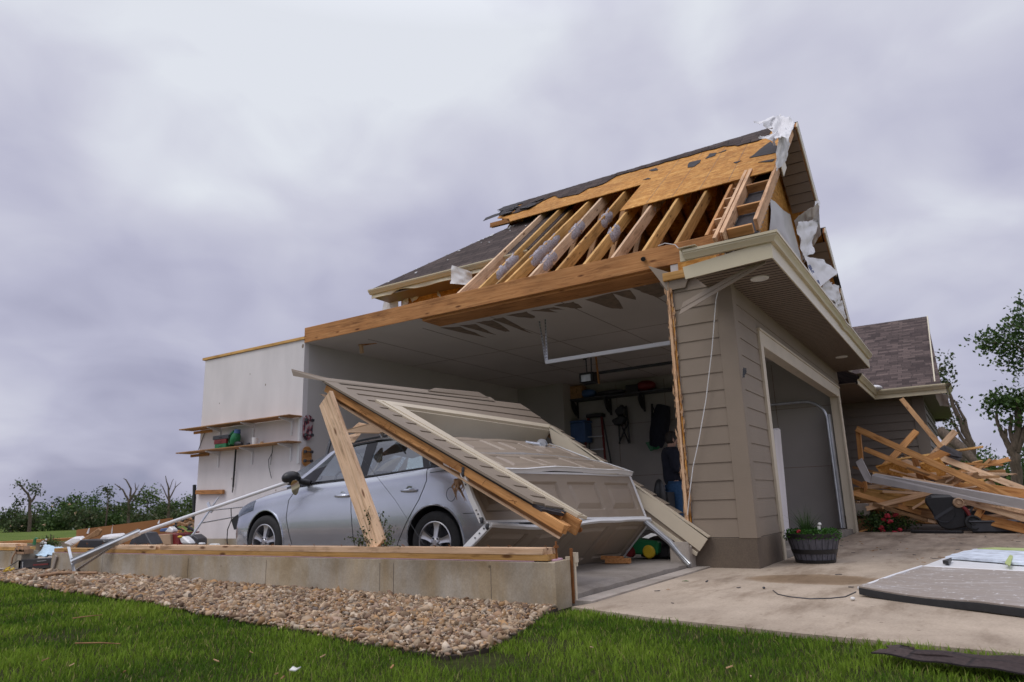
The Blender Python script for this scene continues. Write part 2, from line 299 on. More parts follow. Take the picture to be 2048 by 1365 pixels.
def skate_mat():
    m, nt, b = nodes('skateboard_graphic'); v = mapped(nt, (16, 16, 9), rand=False); n = noise_node(nt, v, 1.0, 2)
    r = ramp_node(nt, n.outputs['Fac'], [(0.44, (0.05, 0.03, 0.05)), (0.5, (0.34, 0.06, 0.08)), (0.58, (0.45, 0.40, 0.42))]); nt.links.new(r.outputs[0], b.inputs['Base Color']); return m
M['skate'] = skate_mat()

# ------------------------------------------------------------------ mesh building
class MB:
    def __init__(s): s.v = []; s.f = []; s.m = []
    def add(s, vs, fs, mi=0):
        o = len(s.v); s.v += [Vector(p) for p in vs]; s.f += [tuple(i + o for i in f) for f in fs]; s.m += [mi] * len(fs); return s
    def box(s, a, b, mi=0):
        (x0, y0, z0), (x1, y1, z1) = a, b
        return s.add([(x0, y0, z0), (x1, y0, z0), (x1, y1, z0), (x0, y1, z0), (x0, y0, z1), (x1, y0, z1), (x1, y1, z1), (x0, y1, z1)],
                     [(3, 2, 1, 0), (4, 5, 6, 7), (0, 1, 5, 4), (1, 2, 6, 5), (2, 3, 7, 6), (3, 0, 4, 7)], mi)
    def prism(s, pts, off, mi=0):
        off = Vector(off); n = len(pts); P = [Vector(p) for p in pts]
        return s.add(P + [p + off for p in P], [tuple(range(n))[::-1], tuple(range(n, 2 * n))] + [(i, (i + 1) % n, (i + 1) % n + n, i + n) for i in range(n)], mi)
    def bar(s, p, q, w, h, up=(0, 0, 1), mi=0):
        p, q = Vector(p), Vector(q); d = (q - p).normalized(); sd_ = d.cross(Vector(up)); sd_ = sd_.normalized() if sd_.length > 1e-5 else Vector((1, 0, 0)); u = sd_.cross(d)
        vs = [e + sd_ * a * w / 2 + u * b * h / 2 for e in (p, q) for a, b in ((-1, -1), (1, -1), (1, 1), (-1, 1))]
        return s.add(vs, [(0, 1, 2, 3), (7, 6, 5, 4), (0, 4, 5, 1), (1, 5, 6, 2), (2, 6, 7, 3), (3, 7, 4, 0)], mi)
    def tube(s, pts, r, n=10, mi=0, cap=True):
        P = [Vector(p) for p in pts]; rs = r if isinstance(r, (list, tuple)) else [r] * len(P); rings = []; prev = None
        for i, p in enumerate(P):
            d = (P[min(i + 1, len(P) - 1)] - P[max(i - 1, 0)]).normalized()
            a = prev if prev else (Vector((0, 0, 1)) if abs(d.z) < 0.9 else Vector((1, 0, 0)))
            a = (a - d * a.dot(d)).normalized(); prev = a; b = d.cross(a)
            rings.append([p + (a * math.cos(t) + b * math.sin(t)) * rs[i] for t in (2 * math.pi * k / n for k in range(n))])
        vs = [v for r_i in rings for v in r_i]; fs = []
        for i in range(len(P) - 1):
            for k in range(n): fs.append((i * n + k, i * n + (k + 1) % n, (i + 1) * n + (k + 1) % n, (i + 1) * n + k))
        if cap: fs += [tuple(range(n))[::-1], tuple((len(P) - 1) * n + k for k in range(n))]
        return s.add(vs, fs, mi)
    def lathe(s, c, axis, prof, n=28, mi=0, e1=None):
        c, axis = Vector(c), Vector(axis).normalized(); a = Vector(e1) if e1 else (Vector((0, 0, 1)) if abs(axis.z) < 0.9 else Vector((1, 0, 0)))
        a = (a - axis * a.dot(axis)).normalized(); b = axis.cross(a); vs = []; fs = []
        for r, t in prof: vs += [c + axis * t + (a * math.cos(2 * math.pi * k / n) + b * math.sin(2 * math.pi * k / n)) * r for k in range(n)]
        for i in range(len(prof) - 1):
            for k in range(n): fs.append((i * n + k, i * n + (k + 1) % n, (i + 1) * n + (k + 1) % n, (i + 1) * n + k))
        return s.add(vs, fs, mi)
    def grid(s, P, mi=0, thick=None):
        nu, nv = len(P), len(P[0]); vs = [p for row in P for p in row]
        fs = [(i * nv + j, (i + 1) * nv + j, (i + 1) * nv + j + 1, i * nv + j + 1) for i in range(nu - 1) for j in range(nv - 1)]
        return s.add(vs, fs, mi)
    def ell(s, c, r, nu=12, nv=8, mi=0):
        c = Vector(c); vs = [c + Vector((0, 0, -r[2]))]; fs = []
        for j in range(1, nv):
            t = -math.pi / 2 + math.pi * j / nv
            vs += [c + Vector((r[0] * math.cos(t) * math.cos(2 * math.pi * i / nu), r[1] * math.cos(t) * math.sin(2 * math.pi * i / nu), r[2] * math.sin(t))) for i in range(nu)]
        vs.append(c + Vector((0, 0, r[2]))); top = len(vs) - 1
        for i in range(nu): fs.append((0, 1 + (i + 1) % nu, 1 + i)); fs.append((top, top - nu + i, top - nu + (i + 1) % nu))
        for j in range(nv - 2):
            for i in range(nu): a = 1 + j * nu; fs.append((a + i, a + (i + 1) % nu, a + nu + (i + 1) % nu, a + nu + i))
        return s.add(vs, fs, mi)
    def build(s, name, mat, parent=None, frame=None, smooth=0, bevel=0.0, solid=0.0):
        if frame is None:
            c = sum(s.v, Vector()) / max(1, len(s.v)); c.z = min(p.z for p in s.v); frame = Matrix.Translation(c)
        inv = frame.inverted(); me = bpy.data.meshes.new(name); me.from_pydata([inv @ p for p in s.v], [], s.f)
        mats = mat if isinstance(mat, (list, tuple)) else [mat]
        for m in mats: me.materials.append(M[m] if isinstance(m, str) else m)
        for p, i in zip(me.polygons, s.m): p.material_index = i
        bm = bmesh.new(); bm.from_mesh(me); bmesh.ops.recalc_face_normals(bm, faces=bm.faces)
        if bevel:
            es = [e for e in bm.edges if len(e.link_faces) == 2 and e.calc_face_angle(0) > 0.6]
            bmesh.ops.bevel(bm, geom=es, offset=bevel, segments=1, affect='EDGES', clamp_overlap=True)
        if solid: bmesh.ops.solidify(bm, geom=bm.faces[:], thickness=solid)
        if smooth:
            for f in bm.faces: f.smooth = True
            for e in bm.edges:
                if len(e.link_faces) == 2 and e.calc_face_angle(0) > math.radians(smooth): e.smooth = False
        bm.to_mesh(me); bm.free(); me.update()
        return link(name, me, parent, frame)
def wm(o): return o.matrix_basis.copy() if o.parent is None else wm(o.parent) @ o.matrix_basis
def link(name, me, parent, frame):
    o = bpy.data.objects.new(name, me); COL.objects.link(o)
    if parent is not None: o.parent = parent; o.matrix_basis = wm(parent).inverted() @ frame
    else: o.matrix_basis = frame
    return o
def tag(o, label, cat, group=None, kind=None):
    o['label'] = label; o['category'] = cat
    if group: o['group'] = group
    if kind: o['kind'] = kind
    return o
def struct(o, kind='structure'): o['kind'] = kind; return o
def thing(name, label, cat, loc, group=None):
    o = bpy.data.objects.new(name, None); COL.objects.link(o); o.location = loc; o.empty_display_size = 0.2
    return tag(o, label, cat, group)
def basis(xd, zd, o=(0, 0, 0)):
    x = Vector(xd).normalized(); z = Vector(zd); z = (z - x * z.dot(x)).normalized(); y = z.cross(x); o = Vector(o)
    return Matrix(((x.x, y.x, z.x, o.x), (x.y, y.y, z.y, o.y), (x.z, y.z, z.z, o.z), (0, 0, 0, 1)))
def board(name, p, q, w, h, mat='wood', parent=None, up=(0, 0, 1), jag=0.0, bevel=0.004, bend=0.0):
    """one length of lumber: local X runs along the grain; jag splinters both ends"""
    p, q = Vector(p), Vector(q); d = q - p; Ln = d.length; up = Vector(up)
    if d.normalized().cross(up).length < 1e-3: up = Vector((1, 0, 0))
    fr = basis(d, up, p); n = 6; mb = MB(); k = 5 if jag else 1
    P = []
    for i in range(n + 1):
        t = i / n; ring = []
        for j in range(k + 1): ring.append(Vector((t * Ln, -w / 2 + w * j / k, -h / 2 + bend * math.sin(math.pi * t))))
        for j in range(k + 1): ring.append(Vector((t * Ln, w / 2 - w * j / k, h / 2 + bend * math.sin(math.pi * t))))
        if jag and i in (0, n):
            rr = [random.uniform(0, jag) for _ in range(k + 1)]
            for j in range(k + 1):
                s = 1 if i == 0 else -1; ring[j].x += s * rr[j]; ring[2 * k + 1 - j].x += s * (rr[j] * 0.6 + random.uniform(0, jag * 0.4))
        P.append(ring)
    m_ = 2 * (k + 1); vs = [fr @ v for r in P for v in r]; fs = []
    for i in range(n):
        for j in range(m_): fs.append((i * m_ + j, i * m_ + (j + 1) % m_, (i + 1) * m_ + (j + 1) % m_, (i + 1) * m_ + j))
    for b0, fl in ((0, True), (n * m_, False)):
        for j in range(k):
            qd = (b0 + j, b0 + j + 1, b0 + m_ - 2 - j, b0 + m_ - 1 - j); fs.append(qd if fl else qd[::-1])
    mb.add(vs, fs); return mb.build(name, mat, parent, fr, bevel=0 if jag else bevel)
def np_mesh(name, verts, faces, mat, parent=None, tint=None, smooth=False, frame=None):
    me = bpy.data.meshes.new(name); verts = np.asarray(verts, np.float32); F = [np.asarray(f, np.int32) for f in (faces if isinstance(faces, list) else [faces]) if len(f)]
    fr = frame or Matrix.Identity(4); off = np.array(fr.translation, np.float32)
    me.vertices.add(len(verts)); me.vertices.foreach_set('co', (verts - off).ravel())
    loops = np.concatenate([f.ravel() for f in F]); tot = np.concatenate([np.full(len(f), f.shape[1], np.int32) for f in F])
    me.loops.add(len(loops)); me.loops.foreach_set('vertex_index', loops); me.polygons.add(len(tot))
    me.polygons.foreach_set('loop_start', np.concatenate([[0], np.cumsum(tot)[:-1]]).astype(np.int32))
    me.materials.append(M[mat] if isinstance(mat, str) else mat)
    if smooth: me.polygons.foreach_set('use_smooth', np.ones(len(tot), bool))
    me.update(calc_edges=True); me.validate()
    if tint is not None:
        a = me.attributes.new('tint', 'FLOAT_COLOR', 'POINT'); c = np.ones((len(verts), 4), np.float32); c[:, :3] = tint; a.data.foreach_set('color', c.ravel())
    return link(name, me, parent, fr)
def inpoly(P, poly):
    x, y = P[:, 0], P[:, 1]; ins = np.zeros(len(P), bool); n = len(poly)
    for i in range(n):
        (x0, y0), (x1, y1) = poly[i], poly[(i + 1) % n]
        c = (y0 > y) != (y1 > y); ins ^= c & (x < (x1 - x0) * (y - y0) / (y1 - y0 + 1e-12) + x0)
    return ins
def lap_wall(mb, o, du, up, nrm, u0, u1, zs, thick=0.014, mi=0):
    """lapped boards between heights zs; each board leans out at its foot"""
    o, du, up, nrm = Vector(o), Vector(du), Vector(up), Vector(nrm)
    for z0, z1 in zip(zs[:-1], zs[1:]):
        a = [o + du * u0 + up * z0, o + du * u1 + up * z0, o + du * u1 + up * (z1 + 0.01), o + du * u0 + up * (z1 + 0.01)]
        vs = [a[0] + nrm * thick, a[1] + nrm * thick, a[2] + nrm * 0.003, a[3] + nrm * 0.003, a[0] - nrm * 0.004, a[1] - nrm * 0.004, a[2] - nrm * 0.006, a[3] - nrm * 0.006]
        mb.add(vs, [(0, 1, 2, 3), (4, 7, 6, 5), (0, 4, 5, 1), (1, 5, 6, 2), (2, 6, 7, 3), (3, 7, 4, 0)], mi)
def cloth(name, corners, mat='wrap', parent=None, nu=18, nv=18, amp=0.04, seed=0, freq=3.0, solid=0.003, rag=0.0):
    A, B, C_, D = [Vector(c) for c in corners]; n = (B - A).cross(D - A).normalized(); P = []
    for i in range(nu + 1):
        row = []
        for j in range(nv + 1):
            a, b = i / nu, j / nv
            if rag and i in (0, nu): a += random.uniform(-rag, rag)
            if rag and j in (0, nv): b += random.uniform(-rag, rag)
            p = A * (1 - a) * (1 - b) + B * a * (1 - b) + C_ * a * b + D * (1 - a) * b
            w = noise.noise(Vector((a * freq + seed * 3.7, b * freq * 0.6, seed))) + 0.5 * noise.noise(Vector((a * freq * 2.7 + seed, b * freq * 1.9, seed * 1.3))) + 0.35 * abs(noise.noise(Vector((a * freq * 5 + b * 4 + seed, b * freq * 2, seed))))
            row.append(p + n * amp * w)
        P.append(row)
    mb = MB(); mb.grid(P); return mb.build(name, mat, parent, smooth=60, solid=solid)

# ================================================================== SETTING
GX, GY = 8.01, 2.06            # corner of the garage; its side wall runs along y, its door wall along x
def gz(x, y):
    d = math.hypot(x - 7, y - 4); z = 0.08 * min(1, max(0, (y - 3) / 7))
    if d > 16: z -= min(1.2, (d - 16) * 0.0085)
    return z - 0.02
def make_ground():
    mb = MB(); rs = [0, 2, 4, 6, 8, 10, 12, 14, 16, 18, 22, 30, 45, 70, 110, 160, 300, 900, 2200]; na = 72
    vs = [Vector((7, 4, gz(7, 4)))]
    for r in rs[1:]:
        for k in range(na): x = 7 + r * math.cos(2 * math.pi * k / na); y = 4 + r * math.sin(2 * math.pi * k / na); vs.append(Vector((x, y, gz(x, y))))
    fs = [(0, 1 + k, 1 + (k + 1) % na) for k in range(na)]
    for i in range(len(rs) - 2):
        for k in range(na): a = 1 + i * na; fs.append((a + k, a + na + k, a + na + (k + 1) % na, a + (k + 1) % na))
    mb.add(vs, fs); struct(mb.build('lawn_ground', 'ground', frame=Matrix.Identity(4), smooth=80))
make_ground()
GRAV = [(4.83, 2.74), (4.55, 2.69), (4.05, 2.52), (3.61, 2.40), (3.38, 2.36), (3.12, 2.44), (3.16, 2.85), (3.23, 3.27), (3.36, 4.2), (3.46, 5.08), (3.66, 6.1), (3.72, 7.1), (3.80, 8.3), (3.95, 9.6), (4.1, 11.2), (4.3, 13.0), (4.75, 13.0), (4.62, 11.2), (4.83, 10.45)]
DRIVE = [(4.86, 2.64), (4.61, 1.92), (4.40, 0.95), (4.25, -0.08), (4.10, -2.5), (4.0, -9.0), (15.6, -9.0), (15.6, 2.04), (8.0, 2.04), (8.0, 2.58), (5.08, 2.58)]
def sheet(name, poly, z, mat, depth=0.12):
    mb = MB(); mb.prism([(x, y, z) for x, y in poly], (0, 0, -depth)); return struct(mb.build(name, mat, frame=Matrix.Identity(4)))
sheet('driveway', DRIVE, 0.008, 'concrete')
sheet('driveway_apron', [(5.08, 2.58), (8.0, 2.58), (8.0, 2.75), (5.08, 2.75)], 0.022, 'apron')
def make_slab():
    mb = MB(); xs = np.linspace(5.07, 8.0, 28); vs = []; n = len(xs)
    ed = [2.80 + 0.035 * noise.noise(Vector((x * 3, 0, 0))) for x in xs]
    for x, e in zip(xs, ed): vs += [(x, e - 0.05, -0.05), (x, e - 0.03, 0.055 + 0.01 * noise.noise(Vector((x * 6, 1, 0)))), (x, e + 0.05, 0.082), (x, 10.3, 0.084)]
    fs = [(4 * i + j, 4 * i + 4 + j, 4 * i + 5 + j, 4 * i + 1 + j) for i in range(n - 1) for j in range(3)]
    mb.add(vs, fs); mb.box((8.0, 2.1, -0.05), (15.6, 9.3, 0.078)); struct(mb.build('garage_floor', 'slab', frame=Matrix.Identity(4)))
make_slab()
sheet('walkway', [(4.85, 10.42), (4.66, 11.2), (4.8, 13.0), (5.2, 15.5), (9, 15.5), (9, 10.42)], 0.10, 'walk')
sheet('gravel_bed', GRAV, 0.0, 'soil', 0.04)

def visible(P, mx, my=260):
    q = (P - EYE) @ ROT; z = np.maximum(q[:, 2], 0.05); u = q[:, 0] / z * FOC + 1024; v = q[:, 1] / z * FOC + 682
    return (q[:, 2] > 0.3) & (u > -mx) & (u < 2048 + mx) & (v < 1365 + my)
def make_gravel():
    bm = bmesh.new(); bmesh.ops.create_icosphere(bm, subdivisions=1, radius=1); bv = np.array([v.co[:] for v in bm.verts]); bf = np.array([[v.index for v in f.verts] for f in bm.faces]); bm.free()
    N = 60000; P = np.column_stack([rng.uniform(3.0, 4.9, N), rng.uniform(2.2, 13, N)])
    keep = inpoly(P, GRAV); P = P[keep]; P3 = np.column_stack([P, np.zeros(len(P))]); P = P[visible(P3, 300)]
    d = np.hypot(P[:, 0], P[:, 1]); P = P[rng.random(len(P)) < np.clip(6.5 / d, 0.45, 1)]
    n = len(P); d = np.hypot(P[:, 0], P[:, 1]); size = rng.lognormal(math.log(0.0118), 0.42, n) * np.clip(d / 6.5, 1.0, 1.35); size = np.clip(size, 0.007, 0.045)
    sc = np.column_stack([size * rng.uniform(1.1, 1.9, n), size * rng.uniform(0.8, 1.2, n), size * rng.uniform(0.38, 0.7, n)])
    V = bv[None] * (1 + rng.normal(0, 0.13, (n, len(bv), 1))); V = V * sc[:, None]
    q = rng.normal(size=(n, 4)) * np.array([1, .35, .35, 1]); q /= np.linalg.norm(q, axis=1)[:, None]; w, x, y, z = q.T
    Rm = np.stack([np.stack([1 - 2 * (y * y + z * z), 2 * (x * y - z * w), 2 * (x * z + y * w)], -1), np.stack([2 * (x * y + z * w), 1 - 2 * (x * x + z * z), 2 * (y * z - x * w)], -1), np.stack([2 * (x * z - y * w), 2 * (y * z + x * w), 1 - 2 * (x * x + y * y)], -1)], 1)
    V = np.einsum('nij,nkj->nki', Rm, V)
    gzv = 0.08 * np.clip((P[:, 1] - 3) / 7, 0, 1) + rng.uniform(-0.004, 0.022, n)
    V += np.column_stack([P, gzv])[:, None]
    pal = np.array([(0.47, 0.36, 0.25), (0.55, 0.45, 0.34), (0.36, 0.25, 0.17), (0.28, 0.20, 0.15), (0.60, 0.53, 0.44), (0.42, 0.33, 0.27), (0.46, 0.30, 0.16), (0.22, 0.19, 0.175), (0.66, 0.60, 0.52)])
    c = pal[rng.choice(len(pal), n, p=[.2, .17, .15, .1, .1, .1, .1, .04, .04])] * np.array([1.05, 0.95, 0.83]) * rng.uniform(0.40, 0.98, (n, 1))
    F = (bf[None] + (np.arange(n) * len(bv))[:, None, None]).reshape(-1, 3)
    o = np_mesh('gravel', V.reshape(-1, 3), F, 'stone', tint=np.repeat(c, len(bv), 0))
    tag(o, 'tan and brown river gravel spread in a bed along the concrete foundation', 'gravel', kind='stuff')
make_gravel()
def make_grass():
    N = 520000; x = rng.uniform(1.0, 6.5, N); y = rng.uniform(-4.5, 14, N); P = np.column_stack([x, y])
    k = ~inpoly(P, DRIVE) & ~inpoly(P, GRAV) & (P[:, 0] < 4.9) & ~((P[:, 0] > 4.55) & (P[:, 1] > 2.6)); P = P[k]
    P = P[visible(np.column_stack([P, np.zeros(len(P))]), 350, 300)]; d = np.hypot(P[:, 0], P[:, 1]); P = P[rng.random(len(P)) < np.clip((4.4 / d) ** 1.3, 0.12, 1)]
    cl = np.array([noise.noise(Vector((a * 1.3, b * 1.3, 0))) + 0.6 * noise.noise(Vector((a * 4, b * 4, 3))) for a, b in P])
    bare = np.array([noise.noise(Vector((a * 2.2, b * 2.2, 9))) for a, b in P])
    # thinned, muddy margin round the tip of the gravel
    near = np.hypot(P[:, 0] - 3.15, P[:, 1] - 2.30) < 0.22; near2 = np.hypot(P[:, 0] - 3.75, P[:, 1] - 2.28) < 0.13
    keep = (rng.random(len(P)) > 0.9 * near) & (rng.random(len(P)) > 0.75 * near2) & ~((bare < -0.42) & (rng.random(len(P)) < 0.6)); P = P[keep]; cl = cl[keep]
    n = len(P); d = np.hypot(P[:, 0], P[:, 1]); h = rng.uniform(0.024, 0.048, n) * (1 + 0.35 * cl) * (rng.random(n) * 0.6 + 0.6); w = rng.uniform(0.0013, 0.0024, n) * np.clip(d / 3.3, 1, 3)
    a = rng.uniform(0, 2 * math.pi, n); ln = rng.uniform(0.1, 0.95, n) * h; la = rng.uniform(0, 2 * math.pi, n) ; la = np.where(rng.random(n) < 0.5, a + 1.57, la)
    z0 = 0.08 * np.clip((P[:, 1] - 3) / 7, 0, 1) - 0.022
    B = np.column_stack([P, z0]); S = np.column_stack([np.cos(a) * w, np.sin(a) * w, 0 * w]); T = np.column_stack([np.cos(la) * ln, np.sin(la) * ln, h])
    mid = B + T * np.array([0.36, 0.36, 0.62]); V = np.stack([B - S, B + S, mid + S * 0.8, mid - S * 0.8, B + T], 1)
    i = np.arange(n)[:, None] * 5; Q = i + np.array([[0, 1, 2, 3]]); Tt = i + np.array([[3, 2, 4]])
    g = np.array([0.110, 0.205, 0.020]); g2 = np.array([0.27, 0.38, 0.045]); g3 = np.array([0.038, 0.095, 0.010]); t = np.clip(0.5 + 0.75 * cl + rng.normal(0, 0.22, n), 0, 1)[:, None]
    c = g3 * (1 - t) + g2 * t; c = np.where((rng.random(n) < 0.05)[:, None], np.array([0.40, 0.32, 0.14]), c); c = 0.68 * c + 0.32 * g
    cc = np.repeat(c, 5, 0).reshape(n, 5, 3)
    o = np_mesh('grass', V.reshape(-1, 3), [Q, Tt], 'grass', tint=cc.reshape(-1, 3))
    tag(o, 'short dense green lawn grass in the foreground', 'grass', kind='stuff')
make_grass()

# ================================================================== FOUNDATION OF THE LOST BAY
def make_foundation():
    t = thing('foundation_wall', 'stained concrete stem wall with two yellow sill planks, in front of the silver car', 'foundation', (4.94, 6.5, 0))
    mb = MB(); n = 44; ys = np.linspace(2.745, 10.36, n); P = []
    for y in ys: P.append([Vector((4.82, y, -0.12)), Vector((4.82 + 0.003 * noise.noise(Vector((y * 2, 0, 0))), y, 0.318)), Vector((4.832, y, 0.326)), Vector((5.062, y, 0.326)), Vector((5.066, y, -0.12))])
    mb.grid(P); mb.add(P[0], [(0, 1, 2, 3, 4)]); mb.add(P[-1], [(4, 3, 2, 1, 0)])
    wall = mb.build('stem_wall', 'stem', t, frame=Matrix.Identity(4))
    mb = MB()
    for y in (3.33, 4.36, 4.52, 6.05, 7.35, 9.1): mb.box((4.8182, y, -0.1), (4.8198, y + 0.004, 0.29))
    mb.build('form_seam', 'seam', wall)
    mb = MB(); mb.box((4.824, 2.93, 0.3262), (4.985, 10.3, 0.332)); mb.build('sill_foam', 'pinkfoam', t)
    board('sill_plank', (4.90, 2.80, 0.355), (4.90, 10.33, 0.355), 0.155, 0.044, 'treated', t, jag=0.01)
    board('sill_plank', (4.895, 2.81, 0.401), (4.895, 7.92, 0.401), 0.150, 0.046, 'pale', t, jag=0.05)
    board('sill_plank', (4.895, 7.93, 0.401), (4.897, 9.05, 0.397), 0.150, 0.044, 'pale', t, jag=0.14)
    mb = MB(); mb.tube([(4.95, 2.80, 0.30), (4.95, 2.80, 0.47)], 0.008, 8); mb.tube([(4.95, 2.80, 0.42), (4.95, 2.80, 0.437)], 0.02, 6); mb.build('anchor_bolt', 'rust', t)
    mb = MB(); mb.box((5.068, 2.728, 0.0), (5.085, 2.748, 0.41)); mb.build('rusty_edge', 'rust', t)
    mb = MB(); mb.box((5.087, 2.72, -0.02), (5.115, 2.80, 0.345)); mb.box((5.115, 2.715, 0.27), (5.135, 2.77, 0.375)); mb.box((5.087, 2.71, 0.30), (5.14, 2.72, 0.375)); mb.build('jamb_strip', 'cream', t)
    mb = MB(); mb.prism([(4.86, 2.78, 0.3275), (5.03, 2.79, 0.3275), (5.05, 2.95, 0.3275), (4.99, 2.86, 0.3275), (4.93, 2.92, 0.3275)], (0, 0, 0.012)); mb.build('foam_scrap', 'pinkfoam', t)
    for k in range(26):
        y = 2.9 + k * 0.28 + random.uniform(-.1, .1); z = 0.424; a = random.uniform(-1, 1)
        mb = MB(); mb.tube([(4.86 + random.uniform(0, .08), y, z - .01), (4.87, y + 0.02 * a, z + 0.02), (4.875, y + 0.055 * a, z + 0.012)], 0.0022, 5); mb.build('bent_nail', 'rust', t)
make_foundation()

# ================================================================== GARAGE
G = thing('garage', 'taupe sided garage with its roof half stripped and one side torn open', 'garage', (11.8, 5.0, 0))
RN = Vector((-(6.9 - 3.83), 0, 11.75 - 8.01)).normalized()      # outward normal of the near roof slope
RO = Vector((8.01, 0, 3.83)); RU = Vector((11.75 - 8.01, 0, 6.9 - 3.83)).normalized()
RIDGE = Vector((11.75, 0, 6.9))
def rp(px, py, lift=0.0): return apl(px, py, RO + RN * lift, RN)
RFRAME = basis((0, 1, 0), RN, (8.01, 2.0, 3.83))
def garage_walls():
    # drywalled stub of the side wall that still carries the shelves
    mb = MB(); mb.box((8.015, 9.32, 0.32), (8.12, 12.12, 3.63)); w = mb.build('shelf_wall', 'shelfwall', G)
    board('top_plate', (8.06, 9.30, 3.655), (8.06, 12.2, 3.665), 0.14, 0.045, 'treated', w, jag=0.02)
    for y, z, r in ((9.36, 3.52, .022), (10.3, 2.95, .012), (9.55, 2.05, .014), (11.1, 1.35, .01), (10.75, 3.2, .009), (9.9, 1.1, .012), (11.6, 2.75, .008)):
        P = [(8.0125, y + r * math.cos(k) * random.uniform(.5, 1.4), z + 1.6 * r * math.sin(k) * random.uniform(.5, 1.4)) for k in (0, .9, 1.8, 2.7, 3.6, 4.5, 5.4)]; mb = MB(); mb.prism(P, (.004, 0, 0)); mb.build('wall_gouge', 'paper', w)
    mb = MB(); mb.box((7.99, 9.3, -0.05), (8.16, 12.3, 0.318)); mb.build('stem_wall', 'stem', G)
    # interior linings
    mb = MB(); mb.box((8.121, 9.32, 0.08), (14.86, 9.44, 3.565)); mb.build('back_wall', 'drywall', G)
    mb = MB(); mb.box((14.86, 8.03, 0.08), (15.60, 9.44, 3.565)); mb.build('closet_wall', 'shadewall', G)
    mb = MB(); mb.box((15.60, 2.2, 0.08), (15.66, 8.03, 3.565)); sw = mb.build('side_wall', 'shadewall', G); mb = MB(); [mb.box((15.597, y, .1), (15.599, y + .012, 3.5)) for y in (3.3, 4.52, 5.74, 6.96)]; mb.box((15.597, 2.2, 1.3), (15.599, 8.0, 1.31)); mb.box((15.597, 2.2, 2.52), (15.599, 8.0, 2.53)); mb.build('wall_joint', 'paper', sw)
    c = MB(); c.box((8.02, 6.75, 3.566), (15.66, 9.44, 3.584)); c.box((8.51, 2.2, 3.566), (15.66, 6.75, 3.584)); ce = c.build('ceiling', 'ceiling', G)
    mb = MB()
    for y in (3.4, 4.6, 5.85, 7.1, 8.3): mb.box((8.5, y, 3.5632), (15.5, y + 0.012, 3.5655))
    for x in (10.8, 13.2): mb.box((x, 2.3, 3.5632), (x + 0.012, 9.3, 3.5655))
    mb.build('ceiling_joint', 'paper', ce)
    # drywall paper torn off in tongues along the beam
    T = [[(720, 553), (820, 548), (955, 605)], [(815, 540), (900, 535), (1005, 590)], [(900, 525), (985, 515), (1075, 572), (1050, 573)], [(985, 512), (1040, 500), (1195, 585)], [(1055, 490), (1160, 470), (1205, 500), (1185, 505)],
         [(1180, 468), (1250, 455), (1320, 475)], [(1240, 458), (1300, 448), (1355, 460)], [(1300, 440), (1400, 420), (1445, 450), (1420, 455)], [(1460, 410), (1600, 375), (1655, 455), (1600, 455)], [(1590, 375), (1690, 360), (1720, 410)], [(1690, 345), (1840, 318), (1875, 380), (1830, 400), (1780, 380)]]
    for poly in T:
        P = [az(600 + x / 2.56, 440 + y / 2.56, 3.563) for x, y in poly]; Q = []
        for i, p in enumerate(P):
            q = P[(i + 1) % len(P)]
            for k in range(4): Q.append(p.lerp(q, k / 4) + (Vector((random.uniform(-.02, .02), random.uniform(-.02, .02), 0)) if k else Vector()))
        mb = MB(); mb.prism(Q, (0, 0, 0.002)); mb.build('torn_paper', 'paper', ce)
    # the girder that spanned between the two bays, and the plank under it
    board('girder', (8.055, 2.15, 3.70), (8.055, 9.33, 3.70), 0.09, 0.265, 'beam', G)
    board('girder_plank', (8.29, 2.95, 3.553), (8.29, 6.75, 3.553), 0.44, 0.038, 'beam', G)
    mb = MB(); P = [[], []]
    for i in range(90):
        y = 2.95 + 3.8 * i / 89; e = 0.012 + 0.02 * random.random(); P[0].append(Vector((8.51 - e, y, 3.560))); P[1].append(Vector((8.53, y, 3.548 - random.uniform(0, 0.012))))
    mb.grid(P); mb.build('torn_edge', 'drywall', ce)
    mb = MB(); mb.tube([ax(1288, 517, 8.0), ax(1286, 519, 7.95)], [0.022, 0.030], 10); mb.build('bolt_head', 'black', G)
    mb = MB(); mb.box((8.102, 2.2, 3.585), (15.6, 9.4, 3.60)); mb.build('attic_floor', 'osb', G, frame=basis((0, 1, 0), (0, 0, 1), (8, 2, 3.6)))
    # ------------- exterior siding
    zs = [0.33 + 0.204 * i for i in range(15)]; zs[-1] = 3.2
    mb = MB(); lap_wall(mb, (8.012, 0, 0), (0, 1, 0), (0, 0, 1), (-1, 0, 0), GY + 0.17, 2.735, zs); lap_wall(mb, (8.012, 0, 0), (0, 1, 0), (0, 0, 1), (-1, 0, 0), GY + 0.17, 2.735, [3.2, 3.36])
    mb.build('side_siding', 'siding', G, frame=basis((0, 1, 0), (-1, 0, 0), (8.01, 2, 0)) if 0 else Matrix.Translation((8.01, 2, 0)))
    mb = MB(); lap_wall(mb, (0, GY + 0.002, 0), (1, 0, 0), (0, 0, 1), (0, -1, 0), GX + 0.14, 9.115, zs); lap_wall(mb, (0, GY + 0.002, 0), (1, 0, 0), (0, 0, 1), (0, -1, 0), 15.50, 15.78, zs)
    lap_wall(mb, (0, GY + 0.002, 0), (1, 0, 0), (0, 0, 1), (0, -1, 0), 9.115, 15.5, [2.83, 2.982, 3.2]); mb.build('front_siding', 'siding', G, frame=Matrix.Translation((8.01, 2, 0)))
    mb = MB(); mb.box((7.985, 2.036, 0.32), (8.009, GY + 0.17, 3.36)); mb.box((8.009, 2.036, 0.32), (GX + 0.14, 2.058, 3.36)); mb.build('corner_board', 'siding', G, frame=Matrix.Translation((8.01, 2, 0)), bevel=0.003)
